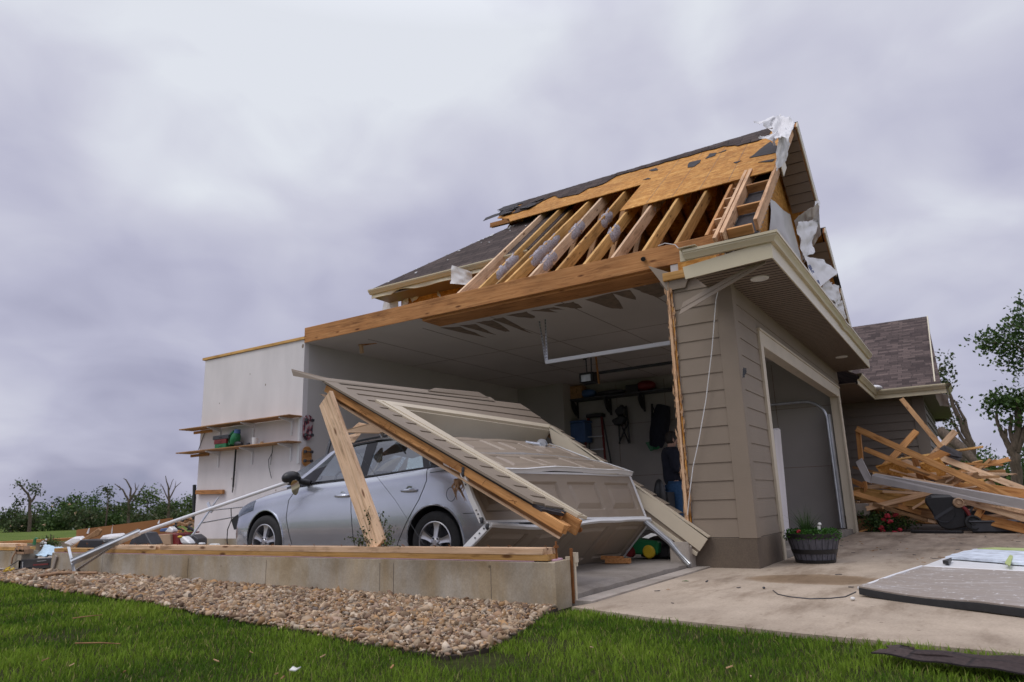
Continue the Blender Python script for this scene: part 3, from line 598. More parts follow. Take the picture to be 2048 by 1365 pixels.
    mb = MB(); mb.prism([(7.99, 2.045, -.03), (9.113, 2.045, -.03), (9.113, 2.3, -.03), (8.16, 2.3, -.03), (8.16, 2.83, -.03), (7.99, 2.83, -.03)], (0, 0, .355)); mb.build('painted_base', 'base', G, frame=Matrix.Identity(4), bevel=0.004)
    mb = MB(); mb.box((15.525, 2.055, -0.03), (15.8, 2.3, 0.325)); mb.build('painted_base', 'base', G, frame=Matrix.Identity(4), bevel=0.004)
    # front wall core so the inside is closed
    mb = MB(); mb.box((8.02, 2.064, 0.33), (9.115, 2.19, 3.565)); mb.box((15.5, 2.064, 0.33), (15.8, 2.19, 3.565)); mb.box((9.115, 2.064, 2.70), (15.5, 2.19, 3.565)); mb.build('front_lining', 'drywall', G)
    mb = MB(); mb.box((8.02, 2.191, 0.33), (8.10, 2.75, 3.565)); mb.build('side_lining', 'drywall', G)
    # door trim and jamb
    mb = MB(); mb.box((9.095, 2.022, 0.33), (9.235, 2.056, 2.83)); mb.box((9.115, 2.030, -0.01), (9.235, 2.056, 0.328)); mb.box((15.38, 2.022, -0.01), (15.52, 2.056, 2.83)); mb.box((9.235, 2.022, 2.64), (15.38, 2.056, 2.83)); mb.box((9.08, 2.008, 2.832), (15.54, 2.056, 2.862))
    tr = mb.build('door_trim', 'cream', G, bevel=0.003)
    mb = MB(); mb.box((9.20, 2.058, 0.0), (9.222, 2.20, 2.66)); mb.box((15.40, 2.058, 0.0), (15.422, 2.20, 2.66)); mb.box((9.222, 2.058, 2.66), (15.40, 2.20, 2.682)); mb.build('door_jamb', 'cream', G)
    # right outside wall of this bay
    mb = MB(); lap_wall(mb, (15.80, 0, 0), (0, 1, 0), (0, 0, 1), (1, 0, 0), 2.06, 4.5, zs); mb.build('end_siding', 'siding', G)
    # ------------- eave over the door: soffit, fascia, gutter
    mb = MB(); nb = 84; prof = []
    x0, x1 = 7.43, 15.7
    for i in range(nb):
        a = x0 + (x1 - x0) * i / nb; b = x0 + (x1 - x0) * (i + 1) / nb; y1 = 2.06 if a > 8.0 else 2.32
        mb.add([(a, 1.44, 3.200), (b - 0.022, 1.44, 3.200), (b - 0.011, 1.44, 3.222), (b, 1.44, 3.200), (a, y1, 3.200), (b - 0.022, y1, 3.200), (b - 0.011, y1, 3.222), (b, y1, 3.200)], [(0, 4, 5, 1)]); mb.add(mb.v[-8:], [(1, 5, 6, 2), (2, 6, 7, 3)], 1)
    mb.build('soffit', ['soffit', 'felt'], G)
    for px, py in ((1519, 557), (1683, 714)):
        c = az(px, py, 3.2); mb = MB(); mb.lathe((c.x, c.y, 3.199), (0, 0, -1), [(0.0, 0.004), (0.06, 0.004), (0.075, 0.012), (0.10, 0.010), (0.105, 0)], 28); mb.build('soffit_light', 'lamp', G, smooth=40)
    def gut(path_o, inward, name, L):
        pass
    K = [(0.0, 0.0), (0.05, 0.0), (0.065, 0.03), (0.09, 0.055), (0.09, 0.072), (0.102, 0.072), (0.102, 0.10), (0.092, 0.10), (0.092, 0.085), (0.0, 0.088)]
    zg = 3.372
    mb = MB(); P = []
    for x in np.linspace(7.43, 15.62, 60):
        dent = 0.03 * math.exp(-((x - 12.2) / 0.25) ** 2); m = 1 if x > 7.44 else 1
        P.append([Vector((x - (o if x < 7.5 else 0), 1.44 - o, zg + z - dent)) for o, z in K])
    mb.grid(P); mb.add(P[-1], [tuple(range(len(K)))]); g = mb.build('gutter', 'gutter', G, smooth=25)
    mb = MB(); P = []
    for y in np.linspace(1.44, 2.36, 14): P.append([Vector((7.43 - o, y - (o if y < 1.5 else 0), zg + z + 0.0 * y)) for o, z in K])
    mb.grid(P); mb.build('gutter', 'gutter', G, smooth=25)
    mb = MB(); mb.box((7.41, 1.425, 3.195), (15.7, 1.44, 3.40)); mb.build('fascia', 'gutter', G)
    mb = MB(); mb.prism([(7.425, 1.44, 3.20), (7.425, 2.38, 3.155), (7.425, 2.40, 3.30), (7.425, 1.44, 3.39)], (-0.015, 0, 0)); mb.build('fascia', 'gutter', G)
    mb = MB(); mb.box((7.405, 2.26, zg - 0.005), (7.43, 2.42, zg + 0.125)); mb.box((7.30, 2.20, zg + 0.118), (7.43, 2.40, zg + 0.124)); mb.build('gutter_joiner', 'gutter', G)
    # eave framing seen where the side soffit fell away
    board('eave_board', (7.50, 1.46, 3.30), (8.0, 2.05, 3.32), 0.038, 0.16, 'beam', G)
    board('eave_board', (7.60, 2.05, 3.38), (8.0, 2.05, 3.38), 0.038, 0.16, 'beam', G)
    mb = MB(); mb.box((7.978, 2.07, 3.362), (7.995, 2.64, 3.56)); mb.build('strand_panel', 'osb', G, frame=basis((0, 1, 0), (-1, 0, 0), (7.98, 2, 3.4)))
    P0 = [(7.30, 1.36, 3.53), (15.75, 1.36, 3.53), (15.75, 2.04, 3.86), (7.86, 2.04, 3.86)]
    mb = MB(); mb.prism([(7.42, 1.40, 3.44), (15.7, 1.40, 3.44), (15.7, 2.05, 3.70), (7.95, 2.05, 3.70)], (0, 0, 0.012)); mb.build('eave_shingles', 'shingle', G, frame=basis((1, 0, 0), (0, -0.45, 0.9), (7.4, 1.4, 3.5)))
    # torn studs at the end of the wall stub
    for a, b, w, h, m_ in (((7.995, 2.796, 0.34), (7.995, 2.790, 3.46), 0.05, 0.034, 'pink'), ((8.03, 2.770, 0.34), (8.02, 2.768, 3.3), 0.07, 0.022, 'dullwood'), ((7.985, 2.785, 0.5), (7.98, 2.782, 1.9), 0.045, 0.018, 'pale'), ((7.995, 2.757, 0.36), (7.99, 2.752, 3.33), 0.03, 0.014, 'osb')):
        board('torn_stud', a, b, w, h, m_, G, up=(0, -1, 0), jag=0.09)
    mb = MB(); 
    for k in range(150):
        z = random.uniform(0.4, 3.2); y = random.choice([2.745, 2.775, 2.808]) + random.uniform(-0.008, 0.012); x = 7.965 + random.uniform(-0.006, 0.02); L = random.uniform(0.03, 0.18); w = random.uniform(.006, .02) * random.choice([-1, 1])
        mb.add([(x, y, z), (x, y + w, z + L * .3), (x, y + w * random.uniform(.2, 1.2), z + L), (x, y - w * .2, z + L * .5)], [(0, 1, 2, 3)])
    mb.build('splinters', 'pink', G)
    board('girder_block', (7.975, 2.42, 3.40), (7.975, 2.83, 3.40), 0.09, 0.10, 'treated', G)
    mb = MB(); mb.prism([ax(1342, 545, 7.95), ax(1382, 540, 7.95), ax(1370, 575, 7.97), ax(1334, 582, 7.97)], (0.02, 0, 0)); mb.build('siding_scrap', 'siding', G)
    mb = MB(); mb.prism([ax(1296, 532, 7.96), ax(1338, 545, 7.96), ax(1334, 582, 7.97), ax(1318, 560, 7.97)], (0.015, 0, 0)); mb.build('siding_scrap', 'doorpaint', G)
garage_walls()

def garage_roof():
    n2 = Vector((6.9 - 3.83, 0, 11.75 - 8.01)).normalized()
    # rafters of the near slope
    ys = [6.09, 5.70, 5.24, 4.83, 4.40, 3.97, 3.56, 3.12, 2.69]
    for i, y in enumerate(ys):
        j = random.uniform(-0.02, 0.02); yt = y + j
        a = Vector((8.06, y, 3.83)) - RN * 0.085 + RU * 0.0; b = Vector((11.70, yt, 6.87)) - RN * 0.12
        if i == 2: yt = 5.05; b.y = yt
        r = board('rafter', a, b, 0.045, 0.17, 'treated' if i % 3 else 'pale', G, up=RN)
        if i in (1, 2, 3, 4, 5, 6, 7):
            for s0, s1 in {1: [(.12, .30)], 2: [(.18, .42)], 3: [(.10, .22), (.36, .5)], 4: [(.42, .54)], 5: [(.24, .34)], 6: [(.45, .62)], 7: [(.50, .68)]}.get(i, []):
                mb = MB(); L = (b - a); P = []
                for k in range(13):
                    q = a + L * (s0 + (s1 - s0) * k / 12); ring = []
                    for m in range(8):
                        t = 2 * math.pi * m / 8; e = 0.8 + 0.5 * noise.noise(Vector((k * .9, m * 1.1, i))); taper = 0.45 + 0.55 * min(1, 3 * math.sin(math.pi * (k + .5) / 13))
                        ring.append(q + Vector((0, math.cos(t) * 0.048 * e * taper, 0)) + RN * (math.sin(t) * 0.125 * e) * taper)
                    P.append(ring + [ring[0]])
                mb.grid(P); mb.build('clinging_insulation', 'fluff', r, smooth=80)
    board('rafter', Vector((8.06, 5.42, 3.83)) - RN * .085, Vector((10.9, 5.55, 6.1)) - RN * .12, 0.045, 0.15, 'treated', G, up=RN)
    board('rafter', Vector((8.15, 2.31, 3.90)) - RN * .085, Vector((11.7, 2.31, 6.87)) - RN * .12, 0.045, 0.17, 'wood', G, up=RN)
    # far slope, seen from below through the bare rafters
    fr = basis((0, 1, 0), n2, RIDGE)
    far_n = Vector((6.9 - 3.83, 0, 11.75 - 8.01)).normalized()
    fd = Vector((11.75 - 8.01, 0, -(6.9 - 3.83))).normalized()
    mb = MB(); A = Vector((11.75, 1.70, 6.9)); B = A + fd * 5.1; mb.prism([A, Vector((A.x, 7.5, A.z)), Vector((B.x, 7.5, B.z)), B], far_n * -0.015); mb.build('far_sheathing', 'osb', G, frame=basis((0, 1, 0), far_n, A))
    mb = MB(); A2 = A + far_n * 0.012; B2 = B + far_n * 0.012 + fd * 0.05; mb.prism([A2, Vector((A2.x, 7.5, A2.z)), Vector((B2.x, 7.5, B2.z)), B2], far_n * 0.012); mb.build('far_shingles', 'shingle', G, frame=basis((0, 1, 0), far_n, A))
    for y in ys + [2.31, 6.6, 7.1]:
        board('far_rafter', Vector((11.8, y, 6.86)) - far_n * 0.11, Vector((15.6, y, 3.74)) - far_n * 0.11, 0.045, 0.15, 'dullwood', G, up=far_n)
    for i, y in enumerate(ys):
        board('truss_web', (9.5, y + 0.05, 3.65), (11.0, y + 0.05, 6.05), 0.04, 0.09, 'dullwood', G, up=(0, 1, 0)); board('truss_web', (9.6, y + 0.05, 3.65), (13.2, y + 0.05, 5.5), 0.04, 0.09, 'dullwood', G, up=(0, 1, 0))
    for y in (3.0, 4.2, 5.4, 6.6): board('ceiling_joist', (8.2, y, 3.67), (15.4, y, 3.67), 0.045, 0.14, 'dullwood', G)
    board('ridge_beam', (11.75, 1.75, 6.76), (11.75, 7.6, 6.78), 0.045, 0.2, 'dullwood', G)
    mb = MB(); mb.prism([(9.4, 7.25, 3.6), (15.4, 7.25, 3.6), (11.75, 7.25, 6.75)], (0, 0.02, 0)); mb.build('attic_partition', 'osb', G, frame=basis((1, 0, 0), (0, -1, 0), (9, 7.25, 3.6)))
    # sheathing still on the near slope
    def sheet_(name, pts, mat, lift, th, parent=G, rag=0):
        P = [rp(x, y, lift) for x, y in pts]
        if rag:
            Q = []
            for i, p in enumerate(P):
                q = P[(i + 1) % len(P)]; m = max(1, int((q - p).length / 0.12))
                for k in range(m):
                    r = p.lerp(q, k / m); Q.append(r + (RU * random.uniform(-rag, rag) + Vector((0, random.uniform(-rag, rag), 0)) if k else Vector()))
            P = Q
        mb = MB(); mb.prism(P, RN * th); return mb.build(name, mat, parent, frame=RFRAME)
    up = Vector((0, 0, 0))
    def on(y, s): return Vector((8.01, y, 3.83)) + RU * s     # s metres up the slope
    S = (11.75 - 8.01) / RU.x
    def quad(y0, y1, s0, s1, lift=0.0): return [on(y0, s0) + RN * lift, on(y1, s0) + RN * lift, on(y1, s1) + RN * lift, on(y0, s1) + RN * lift]
    s_lo = (9.66 - 8.01) / RU.x; s_mid = (10.70 - 8.01) / RU.x
    mb = MB(); mb.prism(quad(1.72, 4.05, s_lo, s_mid - 0.003), RN * 0.013); r = mb.build('roof_sheathing', 'osb', G, frame=RFRAME)
    mb = MB(); mb.prism([on(1.74, s_mid), on(6.75, s_mid), on(6.9, s_mid + 0.25), on(7.35, s_mid + 0.6), on(7.4, S - 0.02), on(1.74, S - 0.02)], RN * 0.013); mb.build('roof_sheathing', 'osb', G, frame=RFRAME)
    mb = MB()
    for y in (2.35, 2.77, 3.19, 3.61): mb.prism(quad(y, y + 0.005, s_lo + .03, S - 0.3, 0.0135), RN * 0.001)
    mb.build('chalk_line', 'darkgrey', r)
    def felt(c4, lift=0.016, th=0.006, rag=0.03): return sheet_('shingle_scrap', [(980 + x / 2.8444, 220 + y / 2.8444) for x, y in c4], 'felt', lift, th, r, rag)
    # dark band of shingles left along the ridge
    def clampb(p): 
        s_ = min((p - RO).dot(RU), S - .12); return Vector((8.01, min(p.y, 7.45), 3.83)) + RU * s_ + RN * 0.018
    band = [(1590, 140), (1520, 180), (1410, 208), (1330, 208), (1240, 232), (1160, 256), (1000, 298), (860, 338), (720, 378), (715, 402), (640, 425), (560, 448), (500, 483), (400, 503), (360, 492), (300, 520), (420, 545), (330, 580), (210, 570), (130, 592)]
    P = [clampb(rp(980 + x / 2.8444, 220 + y / 2.8444, 0.018)) for x, y in band]; P = [p for i, p in enumerate(P) if i == 0 or p.y > max(q.y for q in P[:i]) + .02]; Q = []
    for p, q in zip(P[:-1], P[1:]):
        m = max(1, int((q - p).length / 0.10))
        for k in range(m): Q.append(p.lerp(q, k / m) + (RU * random.uniform(-.05, .05) if k else Vector()))
    Q.append(P[-1]); top = [Vector((11.75, p.y, 6.905)) + RN * 0.02 + Vector((0, 0, 0.012 * noise.noise(Vector((p.y * 6, 0, 0))))) for p in Q]
    mb = MB(); mb.grid([[a, a.lerp(b, .5) + RN * random.uniform(0, .03), b] for a, b in zip(Q, top)]); mb.build('ridge_shingles', 'shingle', G, frame=RFRAME, solid=0.014)
    mb = MB(); 
    for k in range(34):
        y = 1.85 + k * 0.168; mb.prism([(11.60, y, 6.815), (11.76, y, 6.945), (11.90, y, 6.815), (11.90, y + .16, 6.815), (11.76, y + .16, 6.948 + random.uniform(0, .02)), (11.60, y + .16, 6.815)][:3], (0, 0.19, 0.006)) if True else 0
    mb.build('ridge_cap', 'felt', G)
    for c4 in ([(1125, 330), (1135, 300), (1200, 285), (1195, 300), (1160, 325)], [(1225, 280), (1250, 250), (1290, 245), (1280, 262)], [(905, 345), (945, 332), (955, 345)], [(870, 400), (900, 388), (915, 393)], [(1475, 275), (1530, 230), (1600, 180), (1650, 215), (1645, 240), (1530, 265)], [(1525, 300), (1620, 280), (1610, 295)], [(1290, 250), (1345, 228), (1340, 236)], [(1385, 300), (1430, 290), (1400, 306)]): felt(c4)
    # torn clump of shingles hanging at the far end of the ridge
    for k in range(16):
        y = random.uniform(6.2, 7.35); s = random.uniform(S - 0.85, S - 0.30); a = random.uniform(-.5, .5); p = on(y, s) + RN * random.uniform(0.02, 0.06)
        d = (Vector((0, 1, 0)) * math.cos(a) + RU * math.sin(a)); e = (RU * math.cos(a) - Vector((0, 1, 0)) * math.sin(a) + RN * random.uniform(-.15, .12)); L = random.uniform(.2, .42); w = random.uniform(.12, .25)
        mb = MB(); mb.prism([p, p + d * L, p + d * L * .9 + e * w, p + d * L * .4 + e * w * 1.1, p + e * w * .8], RN * 0.006); mb.build('shingle_scrap', 'felt', G, frame=RFRAME)
    board('broken_lookout', on(6.85, S - 1.05) - RN * .05, on(7.45, S - 0.95) - RN * 0.06, 0.07, 0.09, 'beam', G, jag=.06); board('broken_lookout', on(6.7, S - .85) - RN * .1, on(7.3, S - .7) - RN * .1, 0.05, 0.12, 'dullwood', G, jag=.06)
    # fly-rafter ladder of the rake overhang
    b0 = 0.15
    board('fly_rafter', on(2.14, b0 - .35) - RN * .05, on(2.14, 2.55) - RN * .05, 0.045, 0.14, 'pink', G, up=RN, jag=.05); board('fly_rafter', on(2.06, b0 - .30) - RN * .03, on(2.06, 2.5) - RN * .03, 0.05, 0.14, 'pink', G, up=RN, jag=.08); board('fly_rafter', on(1.71, .15) - RN * .05, on(1.71, 4.7) - RN * .09, 0.045, 0.15, 'pink', G, up=RN)
    for s in (0.05, 0.85, 1.72, 2.5): board('lookout', on(1.735, s) - RN * .05, on(2.03, s) - RN * .05, 0.045, 0.12, 'wood', G, up=RN)
    for k in range(6): board('lookout_end', on(2.17, .2 + k * .4) - RN * .06, on(2.30 if k % 2 else 2.24, .2 + k * .4) - RN * .06, 0.045, 0.10, 'pink', G, up=RN, jag=.03)
    # rake soffits with their ribs, near side and far side
    def rake(name, o, d, nrm, s0, s1, mat='soffit', y0=1.70, y1=2.05, step=0.16):
        mb = MB(); s = s0; bk = o + nrm * .004; mb.prism([Vector((p.x, y, p.z)) for p, y in ((bk + d * s0, y0 + .01), (bk + d * s0, y1 - .01), (bk + d * s1, y1 - .01), (bk + d * s1, y0 + .01))], nrm * .006, 1)
        while s < s1 - 1e-6:
            e = min(s + step, s1); a, b = o + d * s, o + d * (e - .022)
            mb.prism([Vector((a.x, y0, a.z)), Vector((a.x, y1, a.z)), Vector((b.x, y1, b.z)) - nrm * 0.022, Vector((b.x, y0, b.z)) - nrm * 0.022], -nrm * 0.008); s = e
        return mb.build(name, [mat, 'felt'], G)
    rake('rake_soffit', Vector((8.01, 0, 3.83)) - RN * 0.14, RU, RN, 0.1, 4.8)
    fo = Vector((11.75, 0, 6.9)) - far_n * 0.17
    rake('rake_soffit', fo, fd, far_n, 0.05, 1.62, y0=1.64, step=.2); rake('rake_soffit', fo, fd, far_n, 2.35, 3.15, y0=1.64, step=.2); rake('rake_soffit', fo, fd, far_n, 3.6, 4.9, y0=1.64, step=.2)
    for s0, s1 in ((0.0, 1.62), (2.15, 3.15), (3.55, 4.95)): board('rake_fascia', Vector((11.75, 1.615, 6.9)) + fd * s0 - far_n * .09, Vector((11.75, 1.615, 6.9)) + fd * s1 - far_n * .09, 0.02, 0.18, 'gutter', G, up=far_n); board('rake_fascia', Vector((11.75, 1.64, 6.9)) + fd * s0 - far_n * .09, Vector((11.75, 1.64, 6.9)) + fd * s1 - far_n * .09, 0.03, 0.16, 'beam', G, up=far_n)
    mb = MB(); A = Vector((11.75, 1.605, 6.9)); mb.prism([A, A + Vector((0, .35, 0)), A + fd * 1.65 + Vector((0, .35, 0)), A + fd * 1.65], far_n * 0.02); A = A + fd * 2.15; mb.prism([A, A + Vector((0, .35, 0)), A + fd * 2.8 + Vector((0, .35, 0)), A + fd * 2.8], far_n * 0.02); mb.build('far_shingles', 'felt', G)
    mb = MB(); e = on(1.66, 2.45); mb.prism([e, e + RU * .42, e + RU * .42 - RN * .2, e - RN * .2], (0, -0.012, 0)); mb.prism([e, e + RU * .42, e + RU * .42 + Vector((0, .12, 0)), e + Vector((0, .12, 0))], RN * .01); mb.build('fascia_scrap', 'gutter', G)
    # gable wall
    mb = MB(); mb.prism([(8.2, 2.10, 3.55), (15.6, 2.10, 3.55), (11.75, 2.10, 6.75)], (0, 0.03, 0)); mb.build('gable_sheathing', 'osb', G, frame=basis((1, 0, 0), (0, -1, 0), (8, 2.1, 3.55)))
    gs = MB(); z = 3.62
    while z < 5.1: 
        x0 = 8.1 + (z - 3.62) / 0.82; x1 = 9.95 + 0.1 * math.sin(z * 5) - max(0, z - 4.5) * 0.9
        if x1 > x0 + .1: lap_wall(gs, (0, 2.085, 0), (1, 0, 0), (0, 0, 1), (0, -1, 0), x0, x1, [z, z + 0.17])
        z += 0.17
    gs.build('gable_siding', 'siding', G)
    def on_g(px, py, y=2.06): return ay(px, py, y)
    cloth('housewrap', [on_g(1538, 470, 2.07), on_g(1612, 560, 2.07), on_g(1580, 430, 2.07), on_g(1541, 398, 2.07)], 'wrap', G, amp=.03, seed=3, freq=2)
    # loose housewrap: over the peak, and flapping along the broken rake
    w = cloth('loose_housewrap', [ay(1536, 262, 1.75), ay(1575, 290, 1.40), ay(1590, 245, 1.42), ay(1560, 234, 1.70)], 'wrap', G, amp=.10, seed=5, freq=2.4)
    cloth('loose_housewrap', [ay(1516, 275, 1.72), ay(1555, 290, 1.62), ay(1558, 262, 1.62), ay(1545, 268, 1.70)], 'wrap', w, amp=.05, seed=8, freq=2.0, rag=.04)
    cloth('loose_housewrap', [ay(1553, 343, 1.60), ay(1570, 322, 1.55), ay(1582, 268, 1.45), ay(1552, 270, 1.60)], 'wrap', w, amp=.07, seed=9, freq=2.0)
    cloth('loose_housewrap', [ay(1506, 245, 1.9), ay(1544, 257, 1.72), ay(1562, 238, 1.66), ay(1540, 235, 1.85)], 'wrap', w, amp=.05, seed=2, freq=2.6, rag=.05)
    cloth('loose_housewrap', [ay(1606, 520, 1.95), ay(1642, 470, 1.50), ay(1638, 402, 1.42), ay(1590, 437, 1.80)], 'wrap', G, amp=.12, seed=12, freq=2.2)
    lw = cloth('loose_housewrap', [ay(1634, 580, 1.42), ay(1676, 545, 1.44), ay(1646, 520, 1.56), ay(1606, 512, 1.52)], 'wrap', G, amp=.05, seed=14, freq=2.0)
    cloth('loose_housewrap', [ay(1640, 590, 1.55), ay(1686, 616, 1.44), ay(1678, 572, 1.45), ay(1650, 560, 1.52)], 'wrap', G, amp=.08, seed=15, freq=2.0, rag=.05)
    cloth('loose_housewrap', [ay(1668, 628, 1.5), ay(1690, 640, 1.42), ay(1684, 604, 1.42), ay(1664, 600, 1.5)], 'wrap', G, amp=.06, seed=17, freq=2.0, rag=.06)
    cloth('loose_housewrap', [ay(1594, 445, 1.62), ay(1606, 530, 1.62), ay(1622, 505, 1.56), ay(1632, 440, 1.56)], 'wrap', G, amp=.09, seed=18, freq=2.4, rag=.03)
    cloth('loose_housewrap', [ay(1626, 442, 1.55), ay(1636, 430, 1.56), ay(1640, 404, 1.55), ay(1630, 402, 1.6)], 'wrap', G, amp=.05, seed=19, freq=1.6, nu=8, nv=8)
    def letters(txt, A, B, up_, size, parent):
        cu = bpy.data.curves.new('lettering', 'FONT'); cu.body = txt; cu.size = size; cu.extrude = 0.002; cu.align_x = 'LEFT'
        o = bpy.data.objects.new('lettering', cu); COL.objects.link(o); dg = bpy.context.evaluated_depsgraph_get(); me = bpy.data.meshes.new_from_object(o.evaluated_get(dg)); bpy.data.objects.remove(o)
        me.materials.clear(); me.materials.append(M['ink']); x = (B - A); z = x.cross(up_); link('lettering', me, parent, basis(x, z, A))
    A, B, U = ay(1624, 548, 1.40), ay(1658, 527, 1.42), ay(1616, 527, 1.44) - ay(1624, 548, 1.40)
    letters('ve', A, B, U, 0.27, lw); A, B = ay(1634, 571, 1.38), ay(1668, 545, 1.41); letters('m v op', A, B, U, 0.12, lw)
garage_roof()

def rear_wing():
    t = thing('upper_wing', 'dark shingled upper roof with a cream gutter behind the bare rafters', 'building', (11, 7.5, 3.6))
    n = Vector((-0.82, 0, 1)).normalized(); e = (9.5, 9.05, 4.86)
    mb = MB(); mb.prism([(9.46, 9.12, 4.83), (9.46, 5.6, 4.83), (11.6, 5.6, 6.585), (11.35, 6.15, 6.38)], n * 0.03); mb.build('roof', 'shingle', t, frame=basis((0, 1, 0), n, (9.46, 5, 4.83)))
    mb = MB(); mb.prism([(9.46, 9.12, 4.83), (11.35, 6.15, 6.38), (13.5, 9.12, 4.83)], (0, 0.0, 0.03)); mb.build('hip_roof', 'shingle', t, frame=basis((1, 0, 0), (0, .5, .8), (9.46, 9, 4.83)))
    K = [(0.0, 0.0), (0.055, 0.0), (0.075, 0.035), (0.105, 0.065), (0.105, 0.085), (0.118, 0.085), (0.118, 0.115), (0.108, 0.115), (0.0, 0.10)]
    mb = MB(); mb.grid([[Vector((9.46 - o * .8, y, 4.735 + z * .75)) for o, z in K] for y in np.linspace(5.6, 9.18, 20)]); P = [Vector((9.46 - o * .8, 9.18, 4.735 + z * .75)) for o, z in K]; mb.add(P, [tuple(range(len(P)))]); mb.build('gutter', 'gutter', t, smooth=25)
    mb = MB(); P = [[], []]
    for i in range(30): y = 9.15 - 3.5 * i / 29; P[0].append(Vector((9.45, y, 4.735))); P[1].append(Vector((9.44 - 0.02 * math.sin(i), y, 4.655 + (0.06 * max(0, math.sin((i - 3) * .55)) if 4 < i < 14 else 0))))
    mb.grid(P); mb.build('fascia', 'gutter', t, solid=.012)
    mb = MB(); mb.box((9.47, 5.6, 4.67), (9.95, 9.12, 4.685)); mb.build('soffit', 'soffit', t)
    mb = MB(); mb.box((9.95, 5.6, 3.61), (10.05, 8.85, 4.67)); mb.box((10.05, 8.75, 3.61), (13, 8.85, 4.67)); mb.build('wall', 'osb', t, frame=basis((0, 1, 0), (-1, 0, 0), (9.95, 6, 3.5)))
    mb = MB()
    for k in range(30):
        a = random.random() ** .6; p = Vector((9.46, 9.12, 4.83)).lerp(Vector((11.35, 6.15, 6.38)), a * .8) + Vector((0, -random.random() * .25 * (1 if k % 3 else 4), 0)) + n * 0.034; s = random.uniform(.02, .06)
        mb.prism([p, p + Vector((0, s, 0)), p + Vector((s * .5, s * .8, s * .4)), p + Vector((s * .5, 0, s * .4))], n * 0.008)
    mb.build('white_scraps', 'wrap', t)
    for q in (((770, 590), (797, 578), (796, 618), (762, 632)), ((806, 598), (818, 588), (816, 612), (803, 616)), ((818, 590), (842, 580), (832, 600), (824, 606)), ((872, 578), (880, 588), (883, 598), (876, 592))):
        cloth('housewrap_scrap', [ax(*p, 9.90) for p in q], 'wrap', t, nu=8, nv=8, amp=.03, seed=q[0][0], freq=2)
    cloth('housewrap_scrap', [ax(902, 530, 9.3), ax(945, 545, 9.3), ax(938, 570, 9.3), ax(900, 568, 9.3)], 'wrap', t, nu=10, nv=10, amp=.06, seed=4, freq=2)
rear_wing()

def right_wing():
    t = thing('house_wing', 'taupe sided house wing with brown shingle roof behind the lumber pile', 'house', (21, 3, 0))
    zs = [0.2 * i for i in range(16)]; zs[-1] = 2.95
    mb = MB(); lap_wall(mb, (19.495, 0, 0), (0, 1, 0), (0, 0, 1), (-1, 0, 0), 0.98, 3.6, zs, .03); lap_wall(mb, (0, 0.76, 0), (1, 0, 0), (0, 0, 1), (0, -1, 0), 19.75, 26, zs, .03); mb.build('siding', 'siding_far', t, frame=Matrix.Translation((19.5, 1, 0)))
    mb = MB(); mb.box((19.45, 0.725, 0), (19.49, 0.98, 2.95)); mb.box((19.5, 0.73, 0), (19.75, 0.76, 2.95)); mb.build('corner_board', 'siding_far', t)
    mb = MB(); mb.box((19.52, 0.78, -.2), (26, 6, 2.96)); mb.build('core', 'siding_far', t)
    mb = MB(); mb.box((15.82, 3.6, 0), (19.5, 3.7, 2.95)); mb.build('porch_wall', 'siding_far', t)
    board('porch_post', (16.6, 2.5, 0.0), (16.6, 2.5, 2.95), .16, .16, 'dullwood', t)
    mb = MB(); mb.box((18.95, 0.25, 2.95), (26, 6, 2.965)); mb.box((15.85, 1.75, 2.95), (18.95, 6, 2.965)); mb.build('soffit', 'soffit', t)
    K = [(0.0, -0.1), (0.02, -.1), (0.02, 0.0), (0.055, 0.0), (0.075, 0.035), (0.105, 0.065), (0.105, 0.085), (0.118, 0.085), (0.118, 0.115), (0.0, 0.115)]
    mb = MB(); mb.grid([[Vector((x - (o if x > 18.9 else 0), 1.72 - o, 3.03 + z)) for o, z in K] for x in np.linspace(15.85, 18.93, 8)]); mb.grid([[Vector((18.93 - o, y - (o if y > 1.7 else 0), 3.03 + z)) for o, z in K] for y in np.linspace(1.72, 0.22, 8)]); mb.grid([[Vector((x, 0.22 - o, 3.03 + z)) for o, z in K] for x in np.linspace(18.9, 20.2, 4)]); mb.build('gutter', 'gutter', t, smooth=25)
    n = Vector((-0.53, 0, 1)).normalized()
    mb = MB(); mb.prism([(18.85, 0.30, 3.12), (24.0, 0.46, 5.82), (24.0, 7, 5.82), (18.85, 7, 3.12)], n * .03); mb.build('roof', 'shingle_far', t, frame=basis((0, 1, 0), n, (18.85, 0, 3.12)))
    mb = MB(); mb.prism([(24.0, 0.46, 5.82), (29, 0.46, 3.1), (29, 7, 3.1), (24, 7, 5.82)], (0, 0, .03)); mb.prism([(15.8, 1.7, 3.1), (18.9, 1.7, 3.1), (21, 3.8, 4.25), (15.8, 3.8, 4.25)], (0, 0, .03)); mb.build('roof', 'shingle_far', t, frame=basis((0, 1, 0), (0, 0, 1), (18.85, 0, 3.12)))
    mb = MB(); mb.prism([(19.2, 0.48, 3.15), (24.0, 0.48, 5.78), (28.8, 0.48, 3.15)], (0, .05, 0)); mb.build('gable', 'siding_far', t)
    board('rake_board', (19.0, 0.42, 3.16), (24.0, 0.44, 5.79), .03, .16, 'gutter', t)
    cloth('broken_soffit', [ax(1868, 780, 18.9), ax(1895, 790, 18.9), ax(1900, 815, 19.3), ax(1880, 812, 19.3)], 'wrap', t, nu=6, nv=6, amp=.05, seed=2)
    for p in ((1690, 740), (1748, 777)): c = ax(*p, 18.6 if p[0] > 1700 else 17); mb = MB(); mb.ell(c, (.25, .18, .07)); mb.build('insulation_scrap', 'wrap', t)
right_wing()

